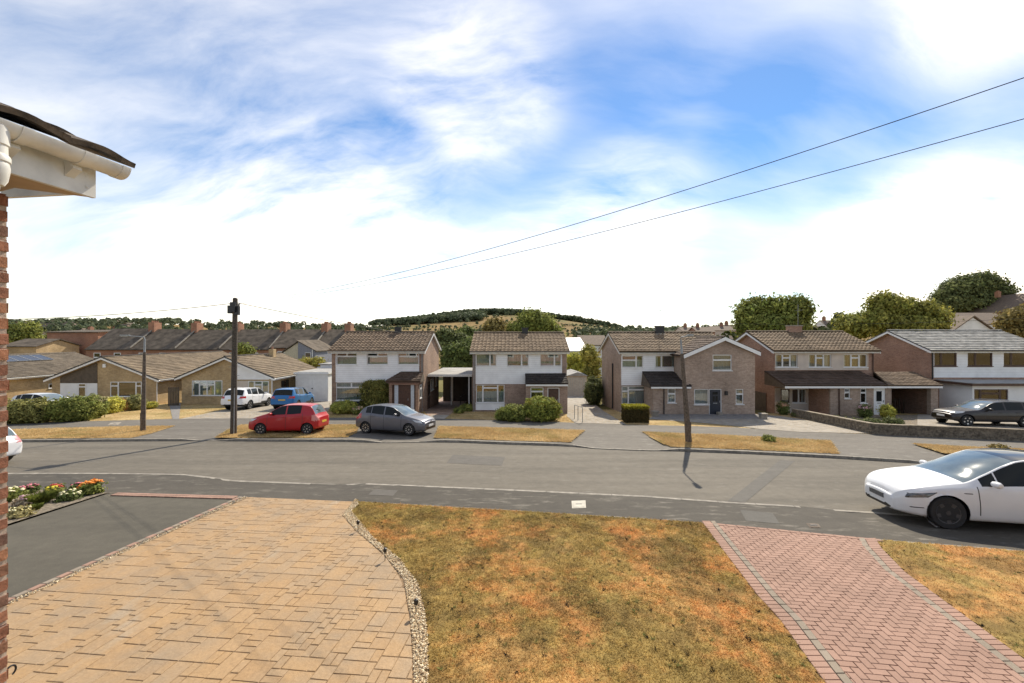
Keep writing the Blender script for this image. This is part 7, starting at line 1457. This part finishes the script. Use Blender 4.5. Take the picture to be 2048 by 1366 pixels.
flower('pale orange marigolds beside the orange clump', 165, 990, 8, 18, G1, PET['orange'], 12, 302)
flower('cream daisies in front of the marigolds', 139, 1000, 18, 17, G2, PET['cream'], 13, 303, ps=.035)
flower('yellow pansies in the middle of the flower bed', 104, 990, 9, 15, G1, PET['yellow'], 16, 304)
flower('red flowers behind the yellow pansies', 110, 985, 12, 14, G2, PET['red'], 16, 305)
flower('pink flowers behind the cream daisies', 155, 981, 9, 13, G2, PET['pink'], 10, 306)
flower('pink and red flowers at the back of the flower bed', 58, 986, 16, 15, G2, PET['pink'], 20, 307)
flower('cream daisies nearest the brick corner', 28, 1002, 14, 26, G1, PET['cream'], 16, 308, ps=.038)
flower('mauve small flowers among grey leaves', 50, 1010, 14, 16, ((.16,.15,.10),(.22,.2,.14)), PET['mauve'], 14, 309, ps=.03)
flower('straggly daisies at the front of the bed', 38, 1034, 18, 18, ((.12,.12,.05),(.16,.15,.07)), PET['cream'], 10, 310, ps=.028)
def grass_clump(px, py, w, h, label, seed):
    q = G(px, py); s = q.y/FPX; r_ = np.random.default_rng(seed); n = 420; a = r_.uniform(0, 6.28, n); rad = r_.random(n)*w*s*.35; hh = h*s*r_.uniform(.5, 1.1, n); out = r_.uniform(.3, 1, n)*w*s
    B = np.stack([np.cos(a)*rad, np.sin(a)*rad, 0*a], -1); T = np.stack([np.cos(a)*out, np.sin(a)*out, hh], -1); Wd = np.stack([-np.sin(a), np.cos(a), 0*a], -1)*.008; Mi = (B+T)/2+np.array((0,0,1))*(hh*.25)[:, None]
    V = np.stack([B-Wd, B+Wd, Mi+Wd*.8, T, Mi-Wd*.8], 1).reshape(-1, 3); F = np.arange(5*n).reshape(-1, 5); col = np.repeat(np.array((.16,.19,.04))*r_.uniform(.7,1.4,(n,1)), 5, 0)
    t = thing('grass_clump', tuple(q), label, 'plant'); link('blades', np_mesh('blades', V, F, M['leaf'], col), None, t)
grass_clump(84, 1007, 26, 22, 'bright green grassy clump in the flower bed', 311); grass_clump(73, 1020, 12, 12, 'small leafy green clump at the front of the bed', 312)
# ================================================================== far woods and hedgerows (one mass each)
def woods(name, label, pts, hgt, pal, seed, q=26, leaf=.35):
    """pts: (n, 2) tree positions on the ground"""
    r_ = np.random.default_rng(seed); n = len(pts); h = hgt*r_.uniform(.65, 1.3, n); zb = zt(pts[:, 0], pts[:, 1]); C0 = np.stack([pts[:, 0], pts[:, 1], zb+h*.55], -1); u = r_.normal(0, 1, (n, q, 3)); u /= np.linalg.norm(u, axis=2, keepdims=True); u[..., 2] = np.where(u[..., 2] < -.4, -u[..., 2], u[..., 2])
    C = C0[:, None]+u*(h[:, None, None]*np.array((.42, .42, .48)))*r_.uniform(.8, 1.05, (n, q, 1)); hue = r_.random((n, 1, 1)); base = np.array(pal[0])*(1-hue)+np.array(pal[1])*hue; col = (base*r_.uniform(.7, 1.3, (n, q, 1))).reshape(-1, 3)
    N_ = u.reshape(-1, 3); me = leaf_mesh(name, C.reshape(-1, 3), N_*2, float(hgt)*leaf, col, 1.3, seed); o = link(name, me, None); tag(o, label, 'trees', kind='stuff')
def scatter(n, seed, f, x0, x1, y0, y1):
    r_ = np.random.default_rng(seed); x = r_.uniform(x0, x1, n); y = r_.uniform(y0, y1, n); k = f(x, y); return np.stack([x[k], y[k]], -1)
HAZED_WOOD = ((.085, .108, .058), (.125, .148, .075))  # far-wood greens lightened and greyed, so haze is put into the colour
woods('hill_wood', 'dense dark green wood covering the top of the far hill', scatter(4800, 1, lambda x, y: (((x+20)/310)**2+((y-1110)/125)**2 < 1) & (y > 985+40*np.sin(x/60)), -340, 300, 950, 1240), 12, HAZED_WOOD, 401, 30)
woods('hill_wood', 'belt of wood on the left shoulder of the far hill', scatter(2600, 2, lambda x, y: (np.abs(y-(905+.25*x)) < 40) & (vnoise(x, y, 90, 4, 2) > .36), -290, -60, 760, 960), 11, HAZED_WOOD, 402, 30)
woods('far_trees', 'scattered dark trees along the left skyline', scatter(1500, 3, lambda x, y: vnoise(x, y, 60, 6, 3) > .47, -900, -190, 330, 640), 8, HAZED_WOOD, 403, 26)
woods('far_trees', 'scattered dark trees along the right skyline', scatter(1500, 5, lambda x, y: vnoise(x, y, 60, 8, 3) > .46, 70, 560, 300, 620), 9, HAZED_WOOD, 404, 26)
woods('valley_trees', 'mixed green trees in the valley behind the terraces', scatter(520, 7, lambda x, y: vnoise(x, y, 45, 12, 3) > .5, -260, 130, 110, 300), 6.5, ((.05,.065,.02),(.085,.095,.03)), 405, 44, .26)
def hedge_lines():
    P = []; r_ = np.random.default_rng(77)
    for x0, y0, x1, y1 in ((-330,640,260,690),(-260,720,300,740),(-150,560,240,590),(-60,590,-40,760),(90,585,140,760),(200,560,235,800),(-200,560,-190,700),(60,800,300,830),(150,870,330,820)):
        n = int(math.hypot(x1-x0, y1-y0)/4); t = r_.random(n); P.append(np.stack([x0+(x1-x0)*t+r_.normal(0, 2.5, n), y0+(y1-y0)*t+r_.normal(0, 2.5, n)], -1))
    woods('hedgerows', 'dark hedgerows dividing the golden fields on the hill', np.concatenate(P), 5, HAZED_WOOD, 406, 20, .4)
hedge_lines()
woods('field_trees', 'single trees dotted over the golden hill fields', scatter(260, 9, lambda x, y: vnoise(x, y, 70, 18, 2) > .5, -330, 330, 640, 980), 8, HAZED_WOOD, 407, 26)
